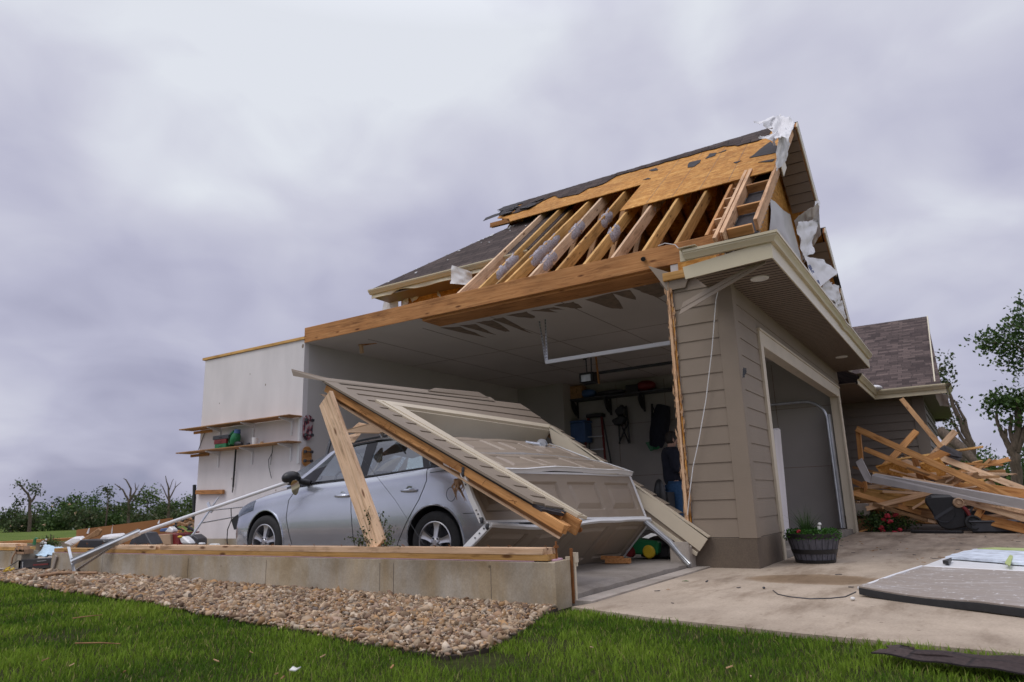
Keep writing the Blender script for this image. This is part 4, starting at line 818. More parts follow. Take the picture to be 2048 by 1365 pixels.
# ================================================================== FRONT WALL OF THE LOST BAY, FALLEN INWARD
WBL, WTL, WBR, WTR = Vector((5.2, 2.76, 0.564)), Vector((5.2, 5.70, 2.10)), Vector((8.1, 2.66, 0.215)), Vector((8.1, 4.97, 2.07))
def WP(a, b, n=0.0):
    p = WBL * ((1 - a) * (1 - b)) + WTL * ((1 - a) * b) + WBR * (a * (1 - b)) + WTR * (a * b)
    du = (WBR - WBL).lerp(WTR - WTL, b); dv = (WTL - WBL).lerp(WTR - WBR, a); return p + du.cross(dv).normalized() * n
def wslab(mb, ab, n0, n1, seg=6, mi=0):
    """solid patch of the wall: ab gives 4 corners (a,b); n0..n1 its depth range"""
    (a0, b0), (a1, b1), (a2, b2), (a3, b3) = ab
    def q(s, t, n): return WP(a0 * (1 - s) * (1 - t) + a1 * s * (1 - t) + a2 * s * t + a3 * (1 - s) * t, b0 * (1 - s) * (1 - t) + b1 * s * (1 - t) + b2 * s * t + b3 * (1 - s) * t, n)
    R0 = [q(i / seg, 0, n0) for i in range(seg + 1)]; R1 = [q(i / seg, 0, n1) for i in range(seg + 1)]; R2 = [q(i / seg, 1, n1) for i in range(seg + 1)]; R3 = [q(i / seg, 1, n0) for i in range(seg + 1)]
    vs = R0 + R1 + R2 + R3; k = seg + 1; fs = []
    for r in range(4):
        for i in range(seg): fs.append((r * k + i, r * k + i + 1, ((r + 1) % 4) * k + i + 1, ((r + 1) % 4) * k + i))
    fs += [(0, k, 2 * k, 3 * k), (seg, 3 * k + seg, 2 * k + seg, k + seg)]
    mb.add(vs, fs, mi)
def tl(b): return 0.079 + (0.843 - b) * 0.074          # left trim, outer edge
def tr_(b): return 0.964 + (0.813 - b) * 0.30          # right trim, outer edge
def fallen_wall():
    t = thing('fallen_wall', 'fallen front wall with door frame and lapped siding, lying tilted on the silver car', 'wall', (6.6, 2.8, 0))
    mb = MB(); wslab(mb, [(0.0, 0.11), (tl(.11), 0.10), (tl(.845), 0.845), (0, 0.86)], -0.022, 0.0); wslab(mb, [(0, .86), (1.0, .83), (.97, 1), (0, 1)], -0.022, 0.0); mb.build('sheathing', 'felt', t)
    mb = MB(); fr_ = basis(WBR - WBL, (WBR - WBL).cross(WTL - WBL), WBL)
    nb = 16; e = [0.115 + (0.845 - 0.115) * i / 12 for i in range(13)]
    for b0, b1 in zip(e[:-1], e[1:]):
        j = random.uniform(-.003, .003)
        wslab_lap(mb, 0.035, tl(b0) + .004, 0.035, tl(b1) + .004, b0, b1)
    wslab(mb, [(-0.012, 0.125), (0.038, .12), (0.038, 1.0), (-0.012, 1.0)], 0.0, 0.022)
    e2 = [0.845 + i * 0.0525 for i in range(4)]
    for i, (b0, b1) in enumerate(zip(e2[:-1], e2[1:])): wslab_lap(mb, 0.035, 0.99 - i * .008, 0.035, 0.985 - i * .008, b0, b1, slope=-0.025 * (1 - i / 3))
    s = mb.build('siding', 'siding', t, frame=fr_)
    mb = MB()
    for k in range(11):
        f0, f1 = k / 12.0, (k + 1) / 12.0; A_ = ax(1097, 852, 7.99); B_ = ax(1385, 1050, 7.985); p0, p1 = A_.lerp(B_, f0), A_.lerp(B_, f1); mb.prism([p0, p1 + Vector((0, -.004, .018)), p1 + Vector((.13, -.004, .018)), p0 + Vector((.13, 0, 0))], (0, -.004, .010))
    mb.build('siding', 'siding', t, frame=fr_)
    # trim and reveals of the door opening
    mb = MB(); wslab(mb, [(tl(.07), 0.07), (tl(.07) + .048, 0.066), (tl(.83) + .080, 0.805), (tl(.845), 0.845)], 0.002, 0.030); wslab(mb, [(tl(.845) + .03, .812), (.945, .785), (.966, .815), (tl(.845), .846)], 0.004, 0.032)
    wslab(mb, [(tl(.07) + .012, 0.075), (tl(.07) + .030, 0.072), (tl(.83) + .036, 0.815), (tl(.845) + .018, 0.832)], 0.030, 0.040); mb.build('door_trim', 'cream', t)
    mb = MB(); wslab(mb, [(tl(.80) + .075, .800), (.938, .776), (.94, .790), (tl(.82) + .075, .815)], -0.235, 0.003); mb.build('door_jamb', 'cream', t)
    xj = 7.90     # the far jamb lies in a plane along y: its broad inner face looks back at the car
    def jm(pts, off, name, mat): mb = MB(); mb.prism([ax(px, py, xj + dx) for px, py, dx in pts], off); mb.build(name, mat, t, bevel=.002)
    jm([(1097, 856, 0), (1199, 919, 0), (1415, 1079, 0), (1399, 1103, 0), (1289, 1019, 0), (1104, 886, 0)], (.018, 0, 0), 'door_jamb', 'cream')
    jm([(1104, 886, .03), (1289, 1019, .03), (1399, 1103, .03), (1392, 1109, .03), (1293, 1037, .03), (1106, 894, .03)], (.012, 0, 0), 'jamb_groove', 'doorpaint'); jm([(1106, 893, 0), (1293, 1034, 0), (1395, 1106, 0), (1392, 1113, 0), (1290, 1042, 0), (1106, 899, 0)], (.03, 0, 0), 'door_stop', 'cream')
    q0, q1 = ax(1097, 853, xj), ax(1416, 1076, xj); mb = MB(); mb.prism([q0, q1, q1 + Vector((.085, 0, 0)), q0 + Vector((.085, 0, 0))], (0, -.006, .012)); mb.build('door_trim', 'cream', t)
    
    # timber frame behind
    def st(a0, b0, a1, b1, n, w, h, mat, jag=.03): return board('stud', WP(a0, b0, n), WP(a1, b1, n), w, h, mat, t, up=WP(.3, .5, 1) - WP(.3, .5, 0), jag=jag)
    st(0.010, 0.02, 0.010, 1.0, -0.062, 0.045, 0.075, 'wood'); st(0.022, 0.03, 0.022, .99, -0.120, 0.04, 0.03, 'dullwood')
    st(0.138, 0.05, 0.115, 0.80, -0.068, 0.05, 0.135, 'wood', .03); st(0.10, 0.085, 0.09, .84, -0.05, 0.045, 0.09, 'wood', .04); st(0.01, 0.06, 0.11, 0.075, -0.085, 0.10, 0.045, 'wood')
    st(0.02, .985, .97, .97, -0.075, 0.09, 0.09, 'beam'); st(.12, .87, .96, .84, -0.10, .07, .14, 'beam'); st(1.17, 0.03, .98, .83, -0.08, .045, .10, 'dullwood'); 
    mb = MB(); wslab(mb, [(-0.012, 0.02), (0.06, 0.05), (0.06, .99), (-0.006, 1.0)], -0.142, -0.137); mb.build('inner_board', 'cardboard', t)
    mb = MB(); wslab(mb, [(0.0, 0.10), (0.10, 0.09), (0.10, .12), (0, .13)], -0.03, -0.004); mb.build('torn_felt', 'felt', t)
    # strip of frieze still nailed along the head of the wall, its end sprung out
    A = WP(.80, 1.01, .02); Bq = WP(0.02, 1.015, .02); Cc = ax(583, 741, 4.93)
    mb = MB(); P = []
    for p, q in ((A, .0), (Bq, .0), (Cc, .0)): P.append(p)
    mb.prism([A, Bq, Cc, Cc + Vector((0.0, -.03, -.065)), WP(0.0, .985, .02), WP(.80, .985, .02)], Vector((0.006, 0.012, 0.018))); mb.build('frieze_strip', 'siding', t)
    mb = MB(); mb.prism([WP(.45, 1.0, .03), WP(.78, 1.005, .02), WP(.74, 1.03, .05), WP(.5, 1.02, .05)], Vector((0, -.006, .01))); mb.build('frieze_strip', 'siding', t)
    # hanging shreds
    for px, py in ((912, 962), (925, 955)):
        p = ax(px, py, 5.35); mb = MB()
        for k in range(9):
            q = p + Vector((random.uniform(-.03, .03), random.uniform(-.10, .02), random.uniform(-.01, .04))); mb.tube([q, q + Vector((random.uniform(-.02, .02), random.uniform(-.06, .06), -.06)), q + Vector((random.uniform(-.03, .03), random.uniform(-.05, .05), random.uniform(-.2, -.08)))], [.014, .010, .002], 5)
        mb.build('splintered_shred', 'rawtrunk', t)
    p = ax(1150, 1060, 5.7); mb = MB()
    for k in range(6): q = p + Vector((random.uniform(-.05, .05), random.uniform(-.05, .05), 0)); mb.ell(q, (.02, .03, .025), 6, 4)
    for k in range(18):
        b = random.uniform(.1, .95); p = WP(-0.004, b, -0.08); mb.tube([p, p + Vector((-.03, random.uniform(-.04, .04), random.uniform(-.01, .02))), p + Vector((-.03, random.uniform(-.06, .06), .03))], .0025, 4)
    mb.build('bent_nail', 'rust', t)
def wslab_lap(mb, a0, a1, a0t, a1t, b0, b1, slope=0.0, thick=0.017, seg=6):
    vs = []; k = seg + 1
    for (s, b, n) in ((0, b0, 0.001), (0, b0, thick), (1, b1 + .006, 0.005), (1, b1 + .006, 0.0005)):
        for i in range(k): f = i / seg; A0, A1 = (a0, a1) if s == 0 else (a0t, a1t); vs.append(WP(A0 + (A1 - A0) * f, b + slope * f, n))
    fs = [(r * k + i, r * k + i + 1, ((r + 1) % 4) * k + i + 1, ((r + 1) % 4) * k + i) for r in range(4) for i in range(seg)] + [(0, k, 2 * k, 3 * k), (seg, 3 * k + seg, 2 * k + seg, k + seg)]
    mb.add(vs, fs)
fallen_wall()

# ================================================================== GARAGE DOOR, BUCKLED OVER THE TAIL OF THE CAR
def garage_door():
    t = thing('garage_door', 'taupe panelled garage door buckled outward behind the car under the fallen wall', 'garage door', (6.6, 3.6, 0.08))
    def section(c, bow=0.0, npan=4, sag=0.0, strips=((0.985, 1.03), (-0.03, 0.015))):
        BL, BR, TR, TL = [Vector(p) for p in c]; nrm = (BR - BL).cross(TL - BL).normalized()
        def q(s, v, n=0.0):
            p = BL * (1 - s) * (1 - v) + BR * s * (1 - v) + TR * s * v + TL * (1 - s) * v
            return p + nrm * (n + bow * math.sin(math.pi * s) * (1 - v * .6) + .022 * noise.noise(Vector((s * 4.2 + BL.z * 7, v * 1.6, BL.z * 9))) + .010 * abs(noise.noise(Vector((s * 11, v * 3 + BL.z * 5, 2))))) + Vector((0, 0, -sag * math.sin(math.pi * min(1, s * 1.6)) * v))
        mb = MB(); ns, nv = 40, 12; W_ = (BR - BL).length; H_ = (TL - BL).length
        def depth(s, v):   # pressed panels: a groove round each raised field
            x = s * npan; fx = x - math.floor(x); d = min(fx, 1 - fx) * W_ / npan - 0.075; e = min(v, 1 - v) * H_ - 0.085; m = min(d, e)
            if m < 0: return 0.0
            if m < 0.022: return -0.020 * m / 0.022
            if m < 0.075: return -0.020 + 0.022 * (m - 0.022) / 0.053
            return 0.002
        us = sorted(set([0, 1] + [max(0, min(1, (i + o / (W_ / npan)) / npan)) for i in range(npan) for o in (0.075, 0.097, 0.15, W_ / npan - .15, W_ / npan - .097, W_ / npan - .075, W_ / npan / 2)]))
        ws = sorted(set([0, 1] + [o / H_ for o in (0.085, 0.107, 0.16, H_ / 2, H_ - .16, H_ - .107, H_ - .085)]))
        mb.grid([[q(s, v, depth(s, v)) for v in ws] for s in us])
        o = mb.build('door_section', 'doorpaint', t, smooth=0)
        mb = MB(); th = 0.045
        mb.grid([[q(s, 1, 0), q(s, 1, -th)] for s in us]); mb.grid([[q(s, 0, 0), q(s, 0, -th)] for s in us]); mb.grid([[q(s, 0, -th), q(s, 1, -th)] for s in us])
        mb.build('section_back', 'white', o)
        mb = MB()
        for v0, v1 in strips: mb.grid([[q(s, v0, .006), q(s, v1, .006), q(s, v1, -.02)] for s in us])
        for s0, s1 in ((-0.004, 0.008), (.992, 1.006)): mb.grid([[q(s, v, .007) for s in (s0, s1)] for v in (0, .25, .5, .75, 1)]); mb.grid([[q(s0 if s0 < .5 else s1, v, n) for n in (.007, -.05)] for v in (0, .5, 1)])
        mb.build('edge_strip', 'white', o, solid=.004)
        mb = MB()
        for v in (0.08, .16, .24, .76, .84, .92): p = q(-.006, v, -.02); mb.lathe(p, Vector((-1, -.3, 0)), [(0, .004), (.007, .003), (.008, 0)], 8)
        for v in (.03, .97): p = q(-.004, v, -.01); mb.ell(p, (.02, .02, .03), 8, 6)
        mb.build('hinge', 'darkgrey', o); return o
    section([(5.28, 3.72, 0.615), (7.86, 3.25, 0.565), (7.84, 3.40, 1.04), (5.22, 3.88, 1.06)], bow=.01)
    section([(5.28, 4.25, 0.085), (7.96, 3.63, 0.085), (7.88, 3.20, 0.535), (5.30, 3.66, 0.585)], sag=0.035, strips=((0.985, 1.03),))
    section([(5.22, 3.86, 1.075), (7.84, 3.36, 1.085), (7.72, 3.85, 1.255), (5.28, 4.36, 1.275)], bow=.035, strips=((-0.03, 0.015),))
    section([(5.28, 4.365, 1.279), (7.72, 3.855, 1.258), (7.66, 4.36, 1.47), (5.30, 4.86, 1.50)], bow=.03, strips=())
    mb = MB(); mb.tube([ax(1040, 885, 7.15), ax(1110, 897, 7.5)], .014, 10); c = ax(1082, 889, 7.35); mb.lathe(c, (1, 0, -.05), [(0, 0), (.065, 0), (.065, .012), (.05, .014), (.05, .03), (.065, .032), (.065, .045), (0, .046)], 20); mb.tube([ax(1050, 886, 7.2), ax(1078, 890, 7.33)], .028, 12); mb.build('spring_shaft', 'galv', t, smooth=40)
garage_door()
tag(board('leaning_plank', ax(757, 1096, 4.90), ax(652, 797, 5.16), 0.235, 0.042, 'pale', up=(-1, .25, .1), jag=.012), 'pale wide lumber plank leaning up from the sill across the silver car door', 'plank')
def scrap(name, label, cat, poly, off, mat, **k):
    mb = MB(); mb.prism(poly, off); return tag(mb.build(name, mat, **k), label, cat)
scrap('plywood_scrap', 'grey taupe pointed board scrap lying on the car roof by the leaning plank', 'board', [ax(676, 866, 5.8), ax(745, 848, 5.95), ax(812, 850, 6.1), ax(760, 868, 5.9)], (0, 0, .012), 'cardboard')
scrap('plywood_scrap', 'small pale board offcut under the pointed scrap on the car roof', 'board', [ax(686, 876, 5.85), ax(722, 868, 5.95), ax(708, 886, 5.85), ax(690, 884, 5.8)], (0, .04, .014), 'pale')
scrap('plywood_scrap', 'pale triangular board scrap standing behind the pointed scrap on the car roof', 'board', [ax(704, 858, 6.05), ax(718, 846, 6.1), ax(736, 850, 6.15), ax(728, 860, 6.1)], (.03, .03, .01), 'pale')
mb = MB(); mb.tube([ax(757, 862, 6.0), ax(764, 876, 5.9)], .008, 6); mb.tube([ax(762, 876, 5.95), ax(771, 862, 6.0)], .008, 6); tag(mb.build('crossed_wire', 'galv'), 'crossed bent metal wires on the car roof beside the fallen wall edge', 'wire')
pts = [ax(902 + 9 * math.cos(k / 20 * 6.5), 989 + 14 * math.sin(k / 20 * 6.5), 5.6) for k in range(21)]
mb = MB(); mb.tube(pts, .003, 5); tag(mb.build('wire_loop', 'black'), 'thin black wire loop dangling beside the rear wheel arch', 'wire')
mb = MB(); mb.tube([ax(708, 895, 5.75), ax(790, 1000, 5.6), ax(848, 1090, 5.1)], .002, 5); tag(mb.build('thin_cable', 'darkgrey'), 'thin grey cable drooping across the rear door of the car', 'cable')

# ================================================================== CAR
def crv(tab, s):
    """smooth interpolation of a table of (s, value)"""
    xs = [p[0] for p in tab]; ys = [p[1] for p in tab]; n = len(xs)
    m = [0.0] * n
    for i in range(n):
        if i == 0: m[i] = (ys[1] - ys[0]) / (xs[1] - xs[0])
        elif i == n - 1: m[i] = (ys[-1] - ys[-2]) / (xs[-1] - xs[-2])
        else:
            a = (ys[i] - ys[i - 1]) / (xs[i] - xs[i - 1]); b = (ys[i + 1] - ys[i]) / (xs[i + 1] - xs[i]); m[i] = 0 if a * b <= 0 else 2 * a * b / (a + b)
    s = min(max(s, xs[0]), xs[-1])
    for i in range(n - 1):
        if s <= xs[i + 1]:
            h = xs[i + 1] - xs[i]; t = (s - xs[i]) / h
            return ys[i] * (2 * t ** 3 - 3 * t * t + 1) + m[i] * h * (t ** 3 - 2 * t * t + t) + ys[i + 1] * (-2 * t ** 3 + 3 * t * t) + m[i + 1] * h * (t ** 3 - t * t)
CX, CY, CZ = 6.755, 8.35, 0.082
def cp(s, w, z): return Vector((CX + w, CY - s, CZ + z))
HW = [(0, .50), (.06, .64), (.2, .755), (.5, .83), (.9, .868), (1.5, .882), (3.2, .886), (3.8, .872), (4.15, .84), (4.36, .78), (4.475, .64)]
ZT = [(0, .60), (.12, .70), (.4, .80), (.9, .895), (1.35, .955), (1.7, .985), (2.5, 1.015), (3.4, 1.075), (3.7, 1.09), (4.05, 1.06), (4.3, 1.0), (4.475, .93)]
CR = [(0, .01), (.3, .06), (.9, .10), (1.3, .07), (1.8, .02), (4.0, .02), (4.475, .0)]
ZB = [(0, .32), (.1, .23), (.5, .19), (4.0, .21), (4.3, .26), (4.475, .36)]
WF = [(0.0, 0.0), (.80, 0.0), (.945, .035), (.978, .12), (.994, .25), (1.0, .40), (.999, .55), (.987, .68), (.973, .775), (.974, .815), (.960, .90), (.935, .97), (.905, 1.0)]
def make_car():
    t = thing('car', 'silver hatchback car crushed under the fallen wall, nose toward the shelf wall', 'car', (CX, CY - 2.24, CZ))
    AX1, AX2, WR, ZC = 0.88, 3.58, 0.318, 0.318
    mb = MB(); st = [i * 4.475 / 64 for i in range(65)]; rings = []
    for s in st:
        H, T, B, c = crv(HW, s), crv(ZT, s), crv(ZB, s), crv(CR, s)
        r = [(f * H, B + (T - B) * g) for f, g in WF] + [(.74 * H, T + .45 * c), (.45 * H, T + .8 * c), (0, T + c)]
        rings.append([cp(s, -w, z) for w, z in r] + [cp(s, w, z) for w, z in r[-2:0:-1]])
    n = len(rings[0]); mb.add([p for r in rings for p in r], [(i * n + k, i * n + (k + 1) % n, (i + 1) * n + (k + 1) % n, (i + 1) * n + k) for i in range(64) for k in range(n)] + [tuple(range(n))[::-1], tuple(64 * n + k for k in range(n))])
    tmp = mb.build('tmp', 'car', None, frame=Matrix.Identity(4)); cuts = []
    for a in (AX1, AX2):
        for sgn in (-1, 1):
            c = MB(); c.lathe(cp(a, sgn * .60, ZC + .015), (sgn, 0, 0), [(0, 0), (.362, 0), (.362, .5), (0, .5)], 48); o = c.build('cut', 'black', None, frame=Matrix.Identity(4)); cuts.append(o)
            md = tmp.modifiers.new('b', 'BOOLEAN'); md.object = o; md.operation = 'DIFFERENCE'; md.solver = 'EXACT'
    dg = bpy.context.evaluated_depsgraph_get(); me = bpy.data.meshes.new_from_object(tmp.evaluated_get(dg))
    for o in cuts + [tmp]: bpy.data.objects.remove(o)
    bm = bmesh.new(); bm.from_mesh(me)
    def S(v): return CY - v.y
    def Zl(v): return v.z - CZ
    # cut lines of the doors
    def bis(p0, p1, eps=1e-5):
        (s0, z0), (s1, z1) = p0, p1; a, b = cp(s0, 0, z0), cp(s1, 0, z1); d = b - a; nn = d.cross(Vector((1, 0, 0))).normalized()
        fs = [f for f in bm.faces if all(min(z0, z1) - .02 <= Zl(v.co) + .1 and Zl(v.co) <= max(z0, z1) + .1 for v in f.verts) and f.calc_center_median().x < CX - .5 and min(s0, s1) - .35 < S(f.calc_center_median()) < max(s0, s1) + .35]
        es = {e for f in fs for e in f.edges}; vs = {v for f in fs for v in f.verts}
        bmesh.ops.bisect_plane(bm, geom=list(fs) + list(es) + list(vs), plane_co=a, plane_no=nn, dist=eps)
    FD = [(1.41, .26), (1.30, .60), (1.30, .80), (1.46, .99)]; BD = [(2.44, .26), (2.40, .60), (2.37, .80), (2.42, 1.03)]; RD = [(3.05, .26), (3.20, .50), (3.38, .75), (3.47, .95), (3.44, 1.10)]
    for L in (FD, BD, RD):
        for p, q in zip(L[:-1], L[1:]): bis(p, q)
    def at(L, z): return np.interp(z, [p[1] for p in L], [p[0] for p in L])
    dark = bpy.data.materials  # wheel-well faces get the dark material
    me.materials.clear(); me.materials.append(M['car']); me.materials.append(M['rubber'])
    F1, F2 = [], []
    for f in bm.faces:
        f.material_index = 0
        c = f.calc_center_median(); s, z = S(c), Zl(c)
        for a in (AX1, AX2):
            d = math.hypot(s - a, z - ZC - .015)
            if d < .366 and (abs(c.x - CX) < .61 or abs(f.normal.x) < .3) and abs(c.x - CX) < .90 and z > .15 and (d < .35 or abs(f.normal.x) < .3): f.material_index = 1
        if c.x < CX - .70 and .27 < z < crv(ZT, s) - .004 and f.material_index == 0:
            if at(FD, z) < s < at(BD, z): F1.append(f)
            elif at(BD, z) <= s < at(RD, z): F2.append(f)
    def smooth_out(b, ang=32):
        for f in b.faces: f.smooth = True
        for e in b.edges:
            if len(e.link_faces) != 2 or e.calc_face_angle(0) > math.radians(ang): e.smooth = False
    def split(faces):
        keep = set(faces); b2 = bm.copy(); b2.faces.ensure_lookup_table(); bm.faces.ensure_lookup_table(); idx = {f.index for f in keep}
        bmesh.ops.delete(b2, geom=[f for f in b2.faces if f.index not in idx], context='FACES'); return b2
    bm.normal_update(); bm.faces.index_update()
    parts = [('front_door', split(F1)), ('rear_door', split(F2))]
    bmesh.ops.delete(bm, geom=F1 + F2, context='FACES')
    doors = {}
    for nm, b in [('body', bm)] + parts:
        smooth_out(b); mm = bpy.data.meshes.new(nm); b.to_mesh(mm); b.free()
        for m_ in ('car', 'rubber'): mm.materials.append(M[m_])
        doors[nm] = link(nm, mm, t, Matrix.Identity(4))
    body = doors['body']
    # seams
    def side(s, z): 
        H, T, B = crv(HW, s), crv(ZT, s), crv(ZB, s); g = (z - B) / (T - B); f = np.interp(g, [w[1] for w in WF[1:]], [w[0] for w in WF[1:]]); return -f * H
    def seam(L, r=.0042, name='door_seam', par=body, mat='black', off=0.0):
        pts = []
        for (s0, z0), (s1, z1) in zip(L[:-1], L[1:]):
            for k in range(8): f = k / 8; s, z = s0 + (s1 - s0) * f, z0 + (z1 - z0) * f; pts.append(cp(s, side(s, z) - off, z))
        s, z = L[-1]; pts.append(cp(s, side(s, z) - off, z)); mb = MB(); mb.tube(pts, r, 6); mb.build(name, mat, par, smooth=50)
    seam(FD); seam(BD); seam(RD); seam([(1.41, .265), (3.05, .265)]); seam([(3.95, .60), (4.20, .605), (4.40, .61)], .003, 'bumper_seam'); seam([(3.5, 1.03), (3.9, 1.06), (4.3, 1.03)], .0035, 'panel_seam')
    mb = MB(); 
    for a in (AX1, AX2):
        P = []; Q = []
        for k in range(33):
            th = math.pi * (-.10 + 1.20 * k / 32); s, z = a + math.cos(th) * .365, ZC + .015 + math.sin(th) * .365; z = max(z, .2); P.append(cp(s, side(s, z) - .001, z))
        mb = MB(); mb.tube(P, .011, 6); mb.build('arch_lip', 'car', body, smooth=60)
    # greenhouse
    TOP = [(1.02, 1.02), (1.3, 1.16), (1.6, 1.29), (1.95, 1.405), (2.3, 1.455), (2.7, 1.475), (3.3, 1.425), (3.6, 1.29), (3.8, 1.19), (4.05, 1.10), (4.36, 1.06)]
    LOW = [(1.02, .965), (1.35, .968), (1.7, .99), (2.5, 1.02), (3.4, 1.08), (3.7, 1.10), (4.05, 1.075), (4.36, 1.04)]
    def gw(z, s): return -(.800 - .40 * (z - 1.0) - .10 * max(0, (s - 3.9)) - (.05 * max(0, 1.6 - s)))
    def gp(s, v, out=0.0): zl, zt = crv(LOW, s), max(crv(TOP, s), crv(LOW, s) + .012); z = zl + (zt - zl) * v; return cp(s, gw(z, s) - out, z)
    def flip(p): return Vector((2 * CX - p.x, p.y, p.z))
    def pane(name, mat, bl, br, tr, tl, out=0.0, both=True, n=10, par=t, v0=0.0, v1=1.0, solid=0):
        mb = MB(); P = []
        for i in range(n + 1):
            f = i / n; row = []
            for j in range(n + 1): v = v0 + (v1 - v0) * j / n; sb, stp = bl + (br - bl) * f, tl + (tr - tl) * f; row.append(gp(sb + (stp - sb) * v, v, out))
            P.append(row)
        mb.grid(P); m2 = MB(); m2.grid([[flip(p) for p in r] for r in P]); m2.build(name, mat, par, smooth=50, solid=solid)
        return mb.build(name, mat, par, smooth=50, solid=solid)
    # boundaries (foot, head) along the car
    A0, A1 = (1.04, 1.80), (1.20, 1.93); B0, B1 = (2.40, 2.38), (2.53, 2.55); C0, C1 = (3.36, 3.20), (3.45, 3.33); D0, D1 = (3.72, 3.62), (4.30, 4.06)
    pane('a_pillar', 'car', A0[0], A1[0], A1[1], A0[1], .004)
    fg = pane('front_window', 'carglass', 1.66, B0[0], B0[1], A1[1], v0=.05, v1=.93)
    pane('sail_panel', 'trimblack', A1[0], 1.68, 1.90, A1[1], .003, v1=.55); pane('b_pillar', 'trimblack', B0[0], B1[0], B1[1], B0[1], .003)
    pane('rear_window', 'carglass', B1[0], C0[0], C0[1], B1[1], v0=.05, v1=.93); pane('c_pillar', 'trimblack', C0[0], C1[0], C1[1], C0[1], .003)
    pane('quarter_window', 'trimblack', C1[0], D0[0] + .06, D0[1] - .1, C1[1], v0=.03, v1=.75); pane('d_pillar', 'car', C1[0], D1[0], D1[1], C1[1], -.004)
    mb = MB()
    for L, rr in (([(1.30, .02), (1.7, .025), (2.4, .025), (3.45, .025), (3.75, .03)], .013), ([(1.9, .955), (2.2, .955), (2.7, .955), (3.3, .955), (3.55, .94)], .017)):
        P = []
        for (s0, v0), (s1, v1) in zip(L[:-1], L[1:]): P += [gp(s0 + (s1 - s0) * k / 6, v0 + (v1 - v0) * k / 6, .004) for k in range(6)]
        for q in (P, [flip(p) for p in P]): mb = MB(); mb.tube(q, rr, 6); mb.build('window_frame', 'trimblack', t, smooth=50)
    def across(s_list, v=1.0, crown=.05, name='roof', mat='car', n=14):
        mb = MB(); P = []
        for s in s_list:
            a = gp(s, v); b = flip(a); cr = crown * (1 - .0 * s); P.append([a.lerp(b, k / n) + Vector((0, 0, cr * (1 - (2 * k / n - 1) ** 2))) for k in range(n + 1)])
        mb.grid(P); return mb.build(name, mat, t, smooth=50)
    across(np.linspace(1.86, 4.06, 18)); across(np.linspace(1.95, 3.9, 10), v=.80, crown=.04, name='headliner', mat='seat'); across(np.linspace(1.10, 1.86, 8), name='windscreen', mat='carglass', crown=.06); across(np.linspace(4.06, 4.36, 6), name='hatch_glass', mat='trimblack')  # headliner set low; its dark cloth stands in for a reflection in the windows
    mb = MB(); 
    P = [gp(s, 1.0) + Vector((.05, 0, .035)) for s in np.linspace(2.0, 3.8, 14)]; mb.tube(P, .014, 6); mb.build('roof_rail', 'black', t, smooth=50); mb = MB(); mb.tube([flip(p) for p in P], .014, 6); mb.build('roof_rail', 'black', t, smooth=50)
    # cabin
    mb = MB(); mb.box(cp(1.25, -.70, .80), cp(4.1, .70, .86)); mb.box(cp(1.05, -.68, .78), cp(1.6, .68, .98)); mb.build('cabin_floor', 'seat', t)
    for s0, sc in ((2.05, 1), (3.05, 1)):
        for w in (-.36, .36):
            mb = MB(); mb.prism([cp(s0 + .25, w - .22, .8), cp(s0 + .32, w - .22, .8), cp(s0 + .46, w - .2, 1.10), cp(s0 + .36, w - .2, 1.11)], (.44, 0, 0)); mb.build('car_seat', 'seat', t, bevel=.03)
    mb = MB(); mb.tube([cp(1.78 - .08 * math.sin(k / 16 * 6.2832), -.36 + .18 * math.cos(k / 16 * 6.2832), .98 + .16 * math.sin(k / 16 * 6.2832)) for k in range(17)], .015, 6); mb.build('steering_wheel', 'black', t, smooth=60)
    # wheels
    for k, (a, sg) in enumerate(((AX1, -1), (AX2, -1), (AX1, 1), (AX2, 1))):
        c = cp(a, sg * .86, ZC); w = bpy.data.objects.new('wheel', None); COL.objects.link(w); w.parent = t; w.matrix_basis = wm(t).inverted() @ Matrix.Translation(c)
        axd = (sg, 0, 0); r = WR
        mb = MB(); mb.lathe(c, axd, [(.212, -.20), (.29, -.20), (.312, -.185), (.318, -.15), (.318, -.04), (.312, -.015), (.295, .0), (.25, .006), (.222, .0), (.212, -.012), (.212, -.2)], 56)
        for g in (-.13, -.095, -.06): mb.lathe(c, axd, [(.3195, g - .004), (.3195, g + .004)], 56)
        mb.build('tyre', 'rubber', w, smooth=35)
        mb = MB(); mb.lathe(c, axd, [(.214, -.01), (.214, .002), (.206, .006), (.199, .002), (.194, -.03), (.190, -.16)], 56)
        mb.lathe(c, axd, [(0, .006), (.028, .006), (.034, .0), (.062, -.008), (.070, -.03)], 32)
        for m in range(5):
            th = 2 * math.pi * m / 5 + math.pi / 2 + .1; e1 = Vector((0, math.cos(th), math.sin(th))); e2 = Vector((0, -math.sin(th), math.cos(th))); n_ = Vector(axd); P = []
            for rr, hw_, ht in ((.035, .030, -.002), (.09, .030, -.006), (.14, .036, -.010), (.175, .045, -.008), (.203, .058, -.004)):
                q = c + e1 * rr + n_ * ht; P.append([q - e2 * hw_ - n_ * .03, q - e2 * hw_ * .85, q - e2 * hw_ * .3 - n_ * .004, q + e2 * hw_ * .3 - n_ * .004, q + e2 * hw_ * .85, q + e2 * hw_ - n_ * .03])
            mb.grid(P)
        mb.build('rim', 'rim', w, smooth=40)
        mb = MB(); mb.lathe(c, axd, [(0, -.10), (.19, -.10), (.19, -.12)], 32); mb.build('brake_disc', 'darkgrey', w)
        mb = MB()
        for m in range(5): th = 2 * math.pi * (m + .5) / 5 + math.pi / 2 + .1; q = c + Vector((0, math.cos(th), math.sin(th))) * .045 + Vector(axd) * .001; mb.lathe(q, axd, [(0, .004), (.009, .004), (.010, -.008)], 10)
        mb.build('wheel_nuts', 'darkgrey', w)
